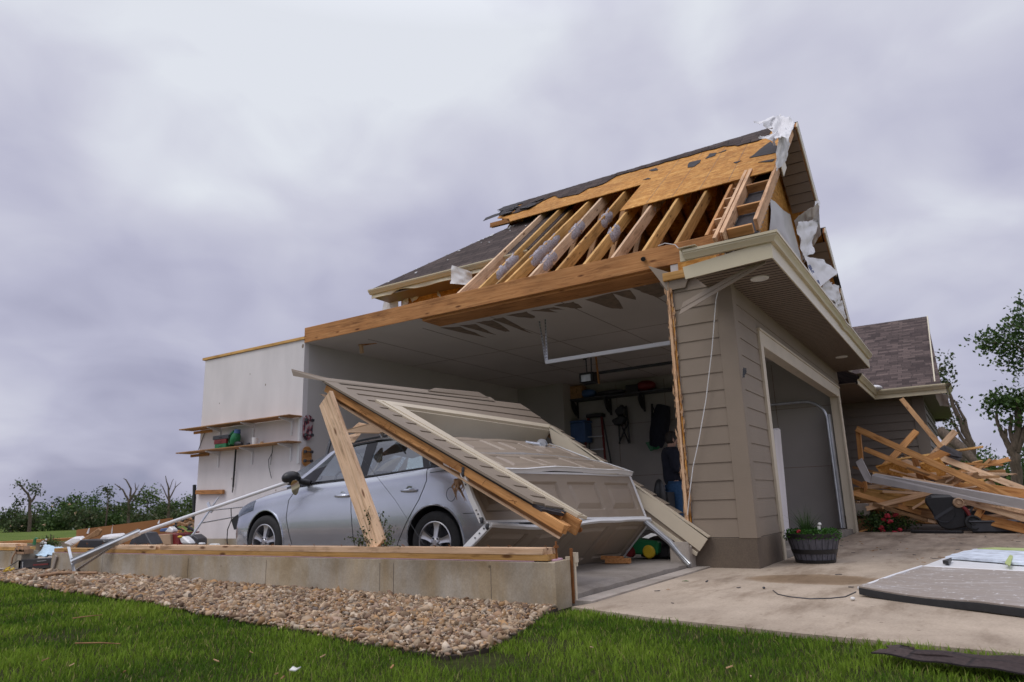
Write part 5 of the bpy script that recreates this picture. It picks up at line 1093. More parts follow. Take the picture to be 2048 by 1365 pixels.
    # handles
    for s, z, d in ((2.23, .825, 'front_door'), (3.24, .85, 'rear_door')):
        y0 = side(s, z); mb = MB(); mb.lathe(cp(s, y0 + .006, z - .004), (-1, 0, 0), [(.062, .0), (.058, .006), (.045, .004), (0, -.002)], 24); mb.build('handle_cup', 'car', doors[d], smooth=40)
        mb = MB(); P = [cp(s + o, y0 - q, z + .004) for o, q in ((-.10, .006), (-.085, .028), (0, .036), (.085, .030), (.105, .006))]; mb.tube(P, [.012, .016, .017, .016, .012], 10); mb.build('door_handle', 'car', doors[d], smooth=60)
    # mirror pod with its glass hanging out
    mb = MB(); c = cp(1.50, -.99, 1.06); 
    mb.ell(c, (.13, .09, .085), 16, 10); mb.tube([cp(1.60, -.80, 1.0), cp(1.53, -.92, 1.03)], [.04, .035], 8); mr = mb.build('door_mirror', 'black', t, smooth=60)
    a = c + Vector((-.03, -.10, -.075)); mb = MB(); P = []
    for k in range(20): th = 2 * math.pi * k / 20; P.append(a + Vector((-.64, .77, 0)) * (.055 * math.cos(th) * (1 if math.sin(th) > 0 else .8)) + Vector((-.29, -.24, .93)) * (.095 * math.sin(th) - .04))
    mb.prism(P, (.004, .003, .002)); mb.build('mirror_glass', 'mirror', mr)
    # lamps
    mb = MB(); P = []
    for i in range(7): s = .10 + .5 * i / 6; P.append([cp(s, side(s, z) - .006, z) for z in np.linspace(.60 + .10 * i / 6, crv(ZT, s) - .02, 5)])
    mb.grid(P); mb.build('headlight', 'carglass', t, smooth=50, solid=.004)
    mb = MB(); mb.prism([ax(462, 1040, 6.05), ax(474, 1030, 6.05), ax(486, 1027, 6.05), ax(478, 1052, 6.05), ax(468, 1060, 6.05)], (.10, .05, 0)); mb.build('broken_headlight', 'black', t)
    mb = MB(); P = []
    for i in range(6): z = .66 + .3 * i / 5; P.append([cp(s, side(s, z) - .006, z) for s in np.linspace(4.18, 4.42, 5)])
    mb.grid(P); mb.build('tail_light', 'red', t, smooth=50, solid=.004)
    cloud = [(799, 884), (806, 880), (812, 886)]
    mb = MB(); mb.tube([gp(3.0 + .06 * k, .80 + .05 * (k % 2), .004) for k in range(4)], .004, 5); mb.build('window_sticker', 'white', t)
make_car()

# ================================================================== ON AND INSIDE THE GARAGE
def mk(name, label, cat, mat, fn, group=None, **k):
    mb = MB(); fn(mb); return tag(mb.build(name, mat, **k), label, cat, group)
def wall_shelf(z0, y0, y1, label):
    t = thing('wall_shelf', label, 'shelf', (7.95, (y0 + y1) / 2, z0))
    board('shelf_board', (7.86, y0, z0), (7.86, y1 + .15, z0), .29, .02, 'shelfwood', t)
    for y in (9.55, 10.55, 11.5):
        mb = MB(); mb.box((7.985, y - .012, z0 - .30), (8.013, y + .012, z0 - .012)); mb.prism([(7.99, y - .01, z0 - .012), (7.73, y - .01, z0 - .012), (7.73, y - .01, z0 - .03), (7.99, y - .01, z0 - .09)], (0, .02, 0)); mb.build('bracket', 'white', t)
    if z0 < 2: mb = MB(); mb.box((7.985, 9.33, z0 - .35), (8.013, 9.38, z0 + .42)); mb.build('upright', 'white', t)
    board('cleat', (8.0, y1 - .45, z0 - .045), (8.0, y1 + .1, z0 - .045), .03, .05, 'wood', t)
wall_shelf(2.30, 9.30, 12.2, 'upper bare wooden shelf on the white wall')
wall_shelf(1.87, 9.30, 12.25, 'lower wooden shelf on the white wall, carrying the green blower and boxes')
tag(board('nailed_block', ax(393, 985, 7.97), ax(447, 984, 7.97), .05, .075, 'beam'), 'short orange lumber block nailed low on the edge of the white wall', 'lumber')
def shelf_items():
    z = 1.88
    for (px0, px1, zz, h, col, lb) in ((440, 462, z, .075, 'green', 'flat dark green case lying on the lower shelf, bottom of the stack'), (438, 462, z + .077, .08, 'red', 'flat dark red case on the lower shelf, middle of the stack'), (435, 466, z + .159, .07, 'darkgrey', 'flat black case with a lid on top of the stack on the lower shelf')):
        a, b = ax(px0, 880, 7.86).y, ax(px1, 880, 7.86).y
        mk('tool_case', lb, 'case', col, lambda mb: (mb.box((7.76, b, zz), (7.94, a, zz + h)), mb.box((7.75, (a + b) / 2 - .04, zz + h * .4), (7.76, (a + b) / 2 + .04, zz + h * .7))), bevel=.012)
    c = ax(470, 880, 7.84); c.z = z
    t = thing('leaf_blower', 'green leaf blower with a grey motor cap standing on the lower shelf', 'leaf blower', c)
    def tub(name, pts, r, mat): mb = MB(); mb.tube([c + Vector(p) for p in pts], r, 10); mb.build(name, mat, t, smooth=60)
    tub('housing', [(0, .02, .05), (0, 0, .12), (0, -.03, .20), (0, -.06, .25)], [.07, .09, .08, .05], 'green'); tub('motor_cap', [(0, -.05, .24), (0, -.06, .31)], [.06, .05], 'blue'); tub('handle', [(-.02, .11, .04), (-.02, .16, .12), (-.02, .12, .22), (-.02, .02, .28)], .022, 'green'); tub('nozzle', [(0, 0, .08), (0, -.10, .05), (0, -.2, .05)], [.05, .045, .03], 'darkgrey')
    c = ax(510, 878, 7.86); mk('white_cup', 'small white cup standing on the lower shelf', 'cup', 'white', lambda mb: mb.lathe((c.x, c.y, z), (0, 0, 1), [(0, 0), (.045, 0), (.052, .13), (.046, .13), (.04, .01)], 18), smooth=40)
    c2 = ax(524, 880, 7.84); mk('small_jar', 'small pale jar beside the white cup on the lower shelf', 'jar', 'cardboard', lambda mb: mb.lathe((c2.x, c2.y, z), (0, 0, 1), [(0, 0), (.03, 0), (.03, .03), (.02, .045), (0, .045)], 12), smooth=40)
    c3 = ax(497, 880, 7.84); mk('small_jar', 'tiny dark tin between the blower and the white cup', 'tin', 'darkgrey', lambda mb: mb.lathe((c3.x, c3.y, z), (0, 0, 1), [(0, 0), (.03, 0), (.03, .05), (0, .055)], 12), smooth=40)
    p, q = ax(472, 895, 7.95), ax(466, 975, 7.98); mk('black_strap', 'long narrow black strap hanging under the lower shelf', 'strap', 'black', lambda mb: (mb.bar(p, q, .03, .012, (0, 1, 0)), mb.bar(q, q + Vector((0, .01, -.09)), .016, .01, (0, 1, 0))))
    P = [ax(x, y, 7.97) for x, y in ((546, 890), (545, 905), (537, 920), (538, 935), (543, 957))]; mk('electric_cable', 'thin dark cord hanging from the lower shelf near its right end', 'cord', 'darkgrey', lambda mb: (mb.tube(P, .006, 5), mb.tube([ax(546, 890, 7.97), ax(541, 930, 7.97)], .005, 5)))
    P2 = [ax(x, y, 8.0) for x, y in ((411, 862), (404, 880), (397, 900))]; mk('electric_cable', 'thin dark cord hanging at the left ends of the two shelves', 'cord', 'darkgrey', lambda mb: mb.tube(P2, .006, 5))
shelf_items()
def skateboard(z0, z1, y, mat, label):
    t = thing('skateboard', label, 'skateboard', (8.12, y, z0)); x = 8.115; P = []
    for k in range(28):
        th = 2 * math.pi * k / 28; P.append((x + .10 * math.cos(th), y, (z0 + z1) / 2 + math.copysign((z1 - z0) / 2 - .10, math.sin(th)) + .10 * math.sin(th)))
    mb = MB(); mb.prism(P, (0, -.014, 0)); mb.build('deck', mat, t)
    for z in (z0 + .09, z1 - .09):
        mb = MB(); mb.tube([(x - .08, y - .04, z), (x + .08, y - .04, z)], .008, 6); [mb.lathe((x + s * .07, y - .045, z), (s, 0, 0), [(0, -.015), (.026, -.015), (.026, .015), (0, .015)], 12) for s in (-1, 1)]; mb.build('truck', 'darkgrey', t)
skateboard(1.90, 2.33, 9.29, 'skate', 'red patterned skateboard hung upright on the inner wall edge, upper of two')
skateboard(1.47, 1.80, 9.29, 'wood', 'plain brown skateboard hung upright on the inner wall edge, lower of two')

def inside():
    # electric opener and its rail
    t = thing('door_opener', 'black garage door opener hanging from the ceiling on straps', 'door opener', (12.3, 4.6, 3.1)); c = ax(1179, 757, 12.3)
    mb = MB(); mb.box((c.x - .15, c.y - .16, c.z - .10), (c.x + .15, c.y + .16, c.z + .10)); mb.build('motor_box', 'black', t, bevel=.02); mb = MB(); mb.box((c.x - .165, c.y - .10, c.z - .08), (c.x - .151, c.y + .10, c.z + .05)); mb.build('lens', 'galv', t)
    mb = MB(); mb.bar(c + Vector((0, -.1, .08)), (12.3, 2.3, c.z + .10), .05, .05); mb.build('rail', 'black', t)
    mb = MB(); [mb.tube([c + Vector((s * .1, 0, .1)), (c.x + s * .12, c.y, 3.56)], .012, 6) for s in (-1, 1)]; mb.tube([(c.x - .2, c.y - .3, 3.55), (c.x + .2, c.y + .2, 3.55)], .02, 6); mb.build('hanger', 'darkgrey', t)
    board('wood_strip', ax(1190, 700, 12.1), ax(1198, 768, 12.1), .05, .02, 'wood', t)
    # hanging door track with perforated hangers
    t = thing('door_track', 'white steel door track hanging from the ceiling on perforated angle', 'door track', (9.25, 4.2, 3.3)); a, b = ax(1092, 725, 9.25), ax(1341, 686, 9.25)
    mb = MB(); mb.bar(a, b, .045, .055); mb.build('track', 'whitetube', t)
    def perf(p, q, w=.03, nm='perforated_angle', par=t):
        mb = MB(); d = (Vector(q) - Vector(p)); n = int(d.length / .05); s = d.cross(Vector((1, 0, 0))).normalized()
        mb.bar(p, q, .003, w, s); mb.build(nm, 'galv', par)
        mb = MB()
        for k in range(n): e = Vector(p) + d * (k + .5) / n + Vector((-.003, 0, 0)); f = d.normalized() * .012; mb.prism([e - f - s * w * .18, e + f - s * w * .18, e + f + s * w * .18, e - f + s * w * .18], (-.0015, 0, 0))
        mb.build('slots', 'black', par)
    perf(a + Vector((0, .0, 0)), ax(1076, 625, 9.35)); perf(a + Vector((0, -.02, 0)), ax(1090, 626, 9.3))
    # curved track inside the open door
    t = thing('door_track', 'curved steel door track just inside the open double door', 'door track', (15.2, 2.3, 0.1))
    P = [Vector((15.25, 2.28, .1)), Vector((15.25, 2.28, 2.2))] + [Vector((15.25, 2.28 + .4 * (1 - math.cos(k / 8 * 1.57)), 2.2 + .4 * math.sin(k / 8 * 1.57))) for k in range(1, 9)] + [Vector((15.25, 5.2, 2.62))]
    mb = MB(); mb.tube(P, .03, 8); mb.build('track', 'galv', t, smooth=60); mb = MB(); mb.box((15.22, 2.22, .1), (15.40, 2.25, 2.3)); mb.build('track_angle', 'galv', t)
    mb = MB(); mb.tube([(9.3, 2.32, 2.86), (15.3, 2.32, 2.86)], .014, 8); mb.lathe((14.9, 2.32, 2.86), (1, 0, 0), [(0, 0), (.06, 0), (.06, .06), (0, .06)], 16); tag(mb.build('torsion_shaft', 'galv'), 'thin steel torsion shaft above the open double door opening', 'door shaft')
    x = 15.45
    t = thing('wall_shelf', 'dark shelf with curved brackets on the shaded garage wall', 'shelf', (x, 7, 3.1)); a, b = ax(1122, 806, x), ax(1345, 781, x)
    mb = MB(); mb.box((x - .25, b.y - .6, a.z - .02), (x + .14, a.y, a.z + .02)); mb.build('shelf_board', 'darkgrey', t)
    for px, pz in ((1150, 800), (1216, 793), (1283, 786)):
        y = ax(px, pz, x).y; mb = MB(); mb.box((x + .10, y - .02, a.z - .42), (x + .14, y + .02, a.z)); P = [(x + .12, y - .018, a.z - .40)] + [(x + .12 - .34 * math.sin(k / 8 * 1.57), y - .018, a.z - .38 + .34 * (1 - math.cos(k / 8 * 1.57))) for k in range(9)] + [(x - .22, y - .018, a.z - .01), (x + .12, y - .018, a.z - .01)]
        mb.prism([P[0]] + P[2:10] + [(x - .22, y - .018, a.z - .01), (x - .1, y - .018, a.z - .01), (x + .05, y - .018, a.z - .12)], (0, .036, 0)); mb.build('bracket', 'black', t)
    zt = a.z + .022
    def it(name, lb, cat, mat, px, w, h, d=.22, shape='box'):
        y = ax(px, 800, x).y
        def f(mb):
            if shape == 'box': mb.box((x - d, y - w / 2, zt), (x + .05, y + w / 2, zt + h)); mb.box((x - d - .01, y - w / 2 - .01, zt + h * .82), (x + .05, y + w / 2 + .01, zt + h * .92))
            else: mb.ell((x - .08, y, zt + h / 2), (d * .7, w / 2, h / 2), 12, 8)
        mk(name, lb, cat, mat, f, bevel=.01 if shape == 'box' else 0, smooth=0 if shape == 'box' else 60)
    it('storage_box', 'dark brown box at the left end of the dark shelf', 'box', 'dullwood', 1152, .55, .32); it('storage_bag', 'blue bag beside the brown box on the dark shelf', 'bag', 'blue', 1180, .45, .22, shape='e'); it('storage_bag', 'flat grey bundle in the middle of the dark shelf', 'bag', 'darkgrey', 1225, .8, .14, shape='e'); it('storage_bag', 'dark reddish helmet shape near the right end of the dark shelf', 'helmet', 'red', 1296, .5, .26, shape='e'); it('storage_box', 'low black crate at the right of the dark shelf', 'crate', 'black', 1272, .3, .18)
    # step ladder leaning on the wall
    t = thing('step_ladder', 'red fibreglass step ladder leaning on the shaded wall', 'ladder', (x, 7.2, .08)); tl_, tr2 = ax(1177, 834, x - .02), ax(1203, 832, x - .02); zt_ = tl_.z
    bl, br_ = Vector((x - .55, tl_.y + .20, .08)), Vector((x - .55, tr2.y - .32, .08)); 
    board('rail', bl, tl_, .03, .075, 'red', t, up=(-1, 0, 0)); board('rail', br_, tr2, .03, .075, 'red', t, up=(-1, 0, 0))
    for k in range(1, 8): f = k / 8.6; board('step', bl.lerp(tl_, f), br_.lerp(tr2, f), .08, .025, 'galv', t)
    mb = MB(); mb.box((x - .10, tr2.y - .04, zt_ - .03), (x + .12, tl_.y + .04, zt_ + .06)); mb.build('ladder_top', 'black', t, bevel=.015)
    for e, f_ in ((bl, tl_), (br_, tr2)): board('back_rail', Vector((x + .1, e.y, .08)), f_ + Vector((.06, 0, 0)), .025, .04, 'darkgrey', t, up=(-1, 0, 0))
    # dark blue bin beside the ladder
    c = ax(1157, 862, x - .1); mk('storage_tub', 'dark blue lidded tub hung beside the ladder', 'tub', 'blue', lambda mb: (mb.box((c.x - .2, c.y - .27, c.z - .30), (c.x + .2, c.y + .27, c.z + .18)), mb.box((c.x - .22, c.y - .29, c.z + .18), (c.x + .22, c.y + .29, c.z + .23))), bevel=.02)
    # folded camp chair and a bag of chairs
    t = thing('camp_chair', 'folded black camp chair hanging on the shaded wall', 'camp chair', (x, 6.2, 1.4))
    def X_(px, py, dx=0): return ax(px, py, x - dx)
    for p, q in (((1236, 815), (1240, 888)), ((1252, 812), (1260, 887)), ((1238, 888), (1256, 845)), ((1258, 887), (1241, 845))): mb = MB(); mb.tube([X_(*p), X_(*q)], .022, 8); mb.build('frame_tube', 'black', t)
    mb = MB(); P = [X_(*p) for p in ((1231, 822), (1246, 809), (1254, 818), (1252, 830), (1238, 834))]; mb.prism(P, (-.10, 0, 0)); mb.build('back_cloth', 'black', t, bevel=.03); mb = MB(); P = [X_(*p) for p in ((1227, 842), (1248, 831), (1258, 836), (1250, 850), (1235, 853))]; mb.prism(P, (-.16, 0, 0)); mb.build('seat_cloth', 'black', t, bevel=.03)
    t = thing('chair_bag', 'tall dark green carry bag hanging on the shaded wall by the person', 'bag', (x, 5.6, 1.3))
    mb = MB(); mb.tube([X_(1327, 812, .1), X_(1322, 840, .14), X_(1317, 870, .15), X_(1312, 893, .12)], [.16, .22, .21, .15], 12); mb.build('bag_body', 'navy', t, smooth=60); mb = MB(); mb.tube([X_(1304, 808), X_(1304, 870)], .025, 6); mb.tube([X_(1304, 810), X_(1312, 830), X_(1308, 860)], .012, 6); mb.build('strap', 'black', t); mb = MB(); mb.prism([X_(*p, .05) for p in ((1294, 886), (1302, 884), (1312, 898), (1304, 903))], (-.1, 0, 0)); mb.ell(X_(1312, 893, .2), (.06, .1, .08)); mb.build('bag_end', 'green', t)
    # mattress and black panel inside the double door
    mk('mattress', 'pale mattress standing on edge inside the open double door', 'mattress', 'shelfwall', lambda mb: mb.prism([ay(1548, 858, 2.7), ay(1561, 856, 2.7), ay(1581, 1075, 2.7), ay(1564, 1092, 2.7)], (.25, 1.5, 0)), bevel=.03)
    mk('black_slab', 'tall narrow black slab standing on edge beside the mattress', 'slab', 'black', lambda mb: mb.prism([ay(1571, 890, 3.4), ay(1581, 892, 3.4), ay(1597, 1066, 3.4), ay(1584, 1072, 3.4)], (.1, .8, 0)), bevel=.01)
    c = ay(1618, 1012, 3.4); mk('wall_outlet_box', 'small dark box low on the wall inside the double door', 'box', 'black', lambda mb: (mb.box((c.x - .1, c.y - .05, c.z - .12), (c.x + .1, c.y + .05, c.z + .12)), mb.tube([c, c + Vector((-.35, 0, -.15))], .02, 6)), bevel=.01)
    # things on the bay floor behind the door
    def fl(px, py, z=.085): return az(px, py, z)
    c = fl(1287, 1118); t = thing('toy_cart', 'green toy cart with a yellow wheel on the garage floor', 'toy', c)
    mb = MB(); mb.prism([c + Vector(p) for p in ((-.05, .22, .05), (-.05, -.20, .05), (-.07, -.22, .20), (-.07, .12, .23), (-.07, .24, .16))], (.28, 0, 0)); mb.build('tub', 'green', t, bevel=.02)
    mb = MB(); mb.lathe(c + Vector((-.06, -.10, .085)), (-1, 0, 0), [(0, .025), (.06, .025), (.075, .01), (.075, -.02), (0, -.02)], 20); mb.build('wheel', 'yellow', t, smooth=40); mb = MB(); mb.lathe(c + Vector((-.06, .14, .085)), (-1, 0, 0), [(0, .02), (.06, .02), (.07, -.02), (0, -.02)], 16); mb.build('wheel', 'red', t, smooth=40)
    c2 = fl(1330, 1118); mk('black_mower', 'low black machine on the garage floor beside the green toy cart', 'machine', 'black', lambda mb: (mb.box((c2.x, c2.y - .2, .1), (c2.x + .4, c2.y + .3, .22)), mb.ell((c2.x + .1, c2.y + .1, .25), (.12, .16, .09)), mb.lathe((c2.x - .02, c2.y - .12, .15), (-1, 0, 0), [(0, .03), (.07, .03), (.07, -.02), (0, -.02)], 14)), bevel=.01)
    c3 = fl(1318, 1108); mk('white_scrap', 'crumpled white board lying over the black machine on the floor', 'board', 'white', lambda mb: mb.prism([(c3.x + .1, c3.y + .25, .26), (c3.x + .1, c3.y - .1, .20), (c3.x + .4, c3.y - .12, .24), (c3.x + .4, c3.y + .25, .30)], (0, 0, .02)))
    c4 = fl(1344, 1112); mk('red_can', 'small red can on the floor by the broken stud', 'can', 'red', lambda mb: mb.lathe((c4.x, c4.y, .12), (0, 0, 1), [(0, 0), (.07, 0), (.07, .16), (.03, .19), (.03, .22), (0, .22)], 16), smooth=40)
    c5 = fl(1232, 1128); mk('splintered_block', 'short splintered red brown wood block on the slab by the door corner', 'wood block', 'beam', lambda mb: (mb.bar(c5 + Vector((0, .12, .03)), c5 + Vector((.05, -.15, .03)), .08, .05), mb.bar(c5 + Vector((.05, .2, .06)), c5 + Vector((.1, -.05, .05)), .04, .04)))
    mk('shop_stool', 'dark wheeled seat standing behind the fallen wall by the person', 'chair', 'black', lambda mb: (mb.ell(ax(1320, 992, 10.6), (.1, .09, .26)), mb.box(tuple(ax(1341, 1060, 10.9)), tuple(ax(1324, 985, 10.9) + Vector((.3, .02, 0)))), mb.tube([ax(1330, 1010, 10.7), ax(1335, 1075, 10.7)], .04, 8)), smooth=60)
    mb = MB(); P = [ax(x_, y_, 7.95) for x_, y_ in ((1447, 535), (1432, 600), (1424, 700), (1412, 800), (1398, 880), (1386, 935), (1379, 990), (1375, 1030))]; mb.tube(P, .0055, 6); mb.tube([ax(x_, y_, 7.94) for x_, y_ in ((1316, 492), (1330, 487), (1350, 490), (1365, 505), (1368, 520))], .005, 6)
    tag(mb.build('loose_cable', 'white', smooth=60), 'thin white cable hanging down the siding of the garage corner', 'cable')
    t = thing('hanging_soffit_strip', 'twisted taupe soffit strip hanging down across the garage corner', 'soffit strip', ax(1450, 570, 7.6))
    A, Bq = ax(1366, 605, 7.70), ax(1535, 512, 7.48); d = Vector((0.0, .03, -.068))
    mb = MB(); mb.prism([A, Bq, Bq + d * .6, A + d], (0.01, .0, .0)); mb.prism([A + d * 1.08 + Vector((.006, 0, 0)), Bq + d * .65 + Vector((.006, 0, 0)), Bq + d * 1.2, A + d * 2.05], (.012, 0, 0)); mb.build('strip', 'doorpaint', t)
    c = ax(1489, 745, 7.99); mk('loose_wire_box', 'small twist of bare grey wire sticking out of the siding corner', 'wire', 'darkgrey', lambda mb: [mb.tube([c + Vector((-.01, random.uniform(-.02, .02), random.uniform(-.04, .04))), c + Vector((-.04, random.uniform(-.03, .03), random.uniform(-.07, .07))), c + Vector((-.03, random.uniform(-.03, .03), random.uniform(-.05, .05)))], .006, 5) for _ in range(6)])
    # ripped ceiling bracket
    c = ax(745, 684, 8.9); c.z = 3.5; t = thing('ceiling_block', 'splintered wood block hanging from the ceiling near the beam end', 'wood block', c)
    board('block', ax(716, 690, 8.7), ax(775, 681, 8.9), .06, .05, 'beam', t, jag=.05); board('block', ax(722, 690, 8.7), ax(724, 708, 8.7), .05, .05, 'pale', t, jag=.02); board('block', ax(708, 672, 8.6), ax(745, 684, 8.8), .02, .02, 'dullwood', t)
    # lower trim piece that carries on from the fallen wall to the pier, with bent track under it
    t = thing('bent_track', 'bent galvanised track poking out under the fallen wall by the garage corner', 'door track', ax(1380, 1130, 7.9))
    mb = MB(); P = [ax(1290, 1043, 7.8), ax(1340, 1085, 7.8), ax(1362, 1112, 7.8), ax(1380, 1131, 7.75)]; mb.tube(P, [.035, .035, .03, .032], 8); mb.build('track', 'galv', t, smooth=30); mb = MB(); mb.tube([p + Vector((-.03, 0, .015)) for p in P], .008, 6); mb.build('track_lip', 'galv', t)
    mk('stub_wall', 'broken pale stump of wall base beside the garage corner', 'wall stump', 'apron', lambda mb: mb.prism([(7.78, 2.74, 0), (8.0, 2.74, 0), (8.0, 2.74, .27), (7.86, 2.74, .24), (7.80, 2.74, .30)], (0, .22, 0)), bevel=.01)
inside()

def person():
    B = Vector((11.42, 4.185, .08)); f = Vector((.62, -.78, 0)).normalized(); r = Vector((f.y, -f.x, 0)); u = Vector((0, 0, 1))     # r: the person's right
    def P(a, b, c): return B + f * a + r * b + u * c
    t_label = 'person in a navy top and blue jeans standing in the garage, seen from behind'
    def skin(name, V, Ed, R_, mat, parent, sub=2):
        me = bpy.data.meshes.new(name); me.from_pydata(V, Ed, []); o = bpy.data.objects.new(name, me); COL.objects.link(o)
        sm = o.modifiers.new('s', 'SKIN'); me.skin_vertices.new() if not me.skin_vertices else None
        for v, rr in zip(me.skin_vertices[0].data, R_): v.radius = rr if isinstance(rr, tuple) else (rr, rr)
        me.skin_vertices[0].data[0].use_root = True
        o.modifiers.new('d', 'SUBSURF').levels = sub; dg = bpy.context.evaluated_depsgraph_get(); m2 = bpy.data.meshes.new_from_object(o.evaluated_get(dg)); bpy.data.objects.remove(o)
        m2.materials.clear(); m2.materials.append(M[mat])
        for p in m2.polygons: p.use_smooth = True
        return link(name, m2, parent, Matrix.Identity(4))
    t = thing('person', t_label, 'person', B)
    V = [P(0, 0, .95), P(0, 0, 1.12), P(.01, 0, 1.28), P(0, 0, 1.42), P(.0, 0, 1.50), P(.03, 0, 1.56), P(.04, 0, 1.64), P(.04, 0, 1.71),                # 0-7 trunk, neck, head
         P(0, .10, .90), P(.02, .10, .50), P(0, .11, .09), P(.12, .12, .04), P(0, -.10, .90), P(.02, -.11, .50), P(-.02, -.12, .09), P(.10, -.13, .04),
         P(0, .20, 1.40), P(-.02, .235, 1.14), P(.20, .20, 1.06), P(.26, .18, 1.07), P(0, -.20, 1.40), P(-.02, -.235, 1.14), P(.20, -.19, 1.08), P(.26, -.17, 1.09)]
    E = [(0, 1), (1, 2), (2, 3), (3, 4), (4, 5), (5, 6), (6, 7), (0, 8), (8, 9), (9, 10), (10, 11), (0, 12), (12, 13), (13, 14), (14, 15), (3, 16), (16, 17), (17, 18), (18, 19), (3, 20), (20, 21), (21, 22), (22, 23)]
    R_ = [.12, .115, .12, .10, .055, .075, .098, .085, .085, .058, .04, .035, .085, .058, .04, .035, .06, .045, .032, .03, .06, .045, .032, .03]
    # fingers: four and a thumb on each hand
    for base, s in ((19, 1), (23, -1)):
        for k, (o, ln) in enumerate(((.024, .07), (.008, .082), (-.008, .077), (-.024, .06))):
            i = len(V); b = V[base]; V += [b + f * .035 + r * o * s * -1 + u * 0, b + f * (.035 + ln * .55) + r * o * -s + u * -.015, b + f * (.035 + ln * .8) + r * o * -s + u * -.045]; E += [(base, i), (i, i + 1), (i + 1, i + 2)]; R_ += [.0095, .009, .008]
        i = len(V); b = V[base]; V += [b + r * -s * .035 + f * .0 + u * .01, b + r * -s * .045 + f * .04 + u * .005]; E += [(base, i), (i, i + 1)]; R_ += [.011, .009]
    body = skin('body', V, E, R_, 'skin', t)
    skin('shirt', [P(0, 0, .84), P(0, 0, 1.12), P(.01, 0, 1.28), P(0, 0, 1.41), P(0, 0, 1.53), P(0, .20, 1.415), P(-.02, .235, 1.14), P(.05, .225, 1.115), P(0, -.20, 1.415), P(-.02, -.235, 1.14), P(.05, -.225, 1.115)], [(0, 1), (1, 2), (2, 3), (3, 4), (3, 5), (5, 6), (6, 7), (3, 8), (8, 9), (9, 10)], [.175, .165, .175, .165, .085, .105, .078, .07, .105, .078, .07], 'navy', t)
    skin('jeans', [P(0, 0, 1.0), P(0, .09, .86), P(.02, .10, .50), P(0, .11, .10), P(0, -.09, .86), P(.02, -.11, .50), P(-.02, -.12, .10)], [(0, 1), (1, 2), (2, 3), (0, 4), (4, 5), (5, 6)], [.145, .115, .078, .068, .115, .078, .068], 'jeans', t)
    mb = MB(); 
    for b, x in ((.11, 0), (-.12, -.02)): mb.ell(P(x + .07, b, .045), (.12, .12, .05), 10, 6)
    mb.build('shoes', 'black', t, smooth=60)
    mb = MB(); P_ = []
    c = P(.035, 0, 1.665)
    for j in range(9):
        row = []
        for i in range(25):
            th = 2 * math.pi * i / 24; front = max(0, math.cos(th)); el = -0.75 + (1.57 + .75) * j / 8 + front * (1.25 * (1 - j / 8)); el = min(1.57, el)
            row.append(c + (f * math.cos(th) * .112 + r * math.sin(th) * .098) * math.cos(el) * (1.02 + .03 * noise.noise(Vector((i, j, 0)))) + u * math.sin(el) * .128)
        P_.append(row)
    mb.grid(P_); mb.build('hair', 'hair', t, smooth=60)
    mb = MB(); [mb.ell(P(.03, s * .098, 1.63), (.02, .012, .032), 8, 6) for s in (-1, 1)]; mb.ell(P(.145, 0, 1.625), (.018, .014, .022), 8, 6); mb.build('ears_and_nose', 'skin', t, smooth=60)
    mb = MB(); [mb.ell(P(.132, s * .035, 1.66), (.008, .012, .008), 6, 4) for s in (-1, 1)]; mb.build('eyes', 'black', t); mb = MB(); mb.ell(P(.128, 0, 1.578), (.01, .025, .006), 8, 4); mb.build('mouth', 'red', t)
person()

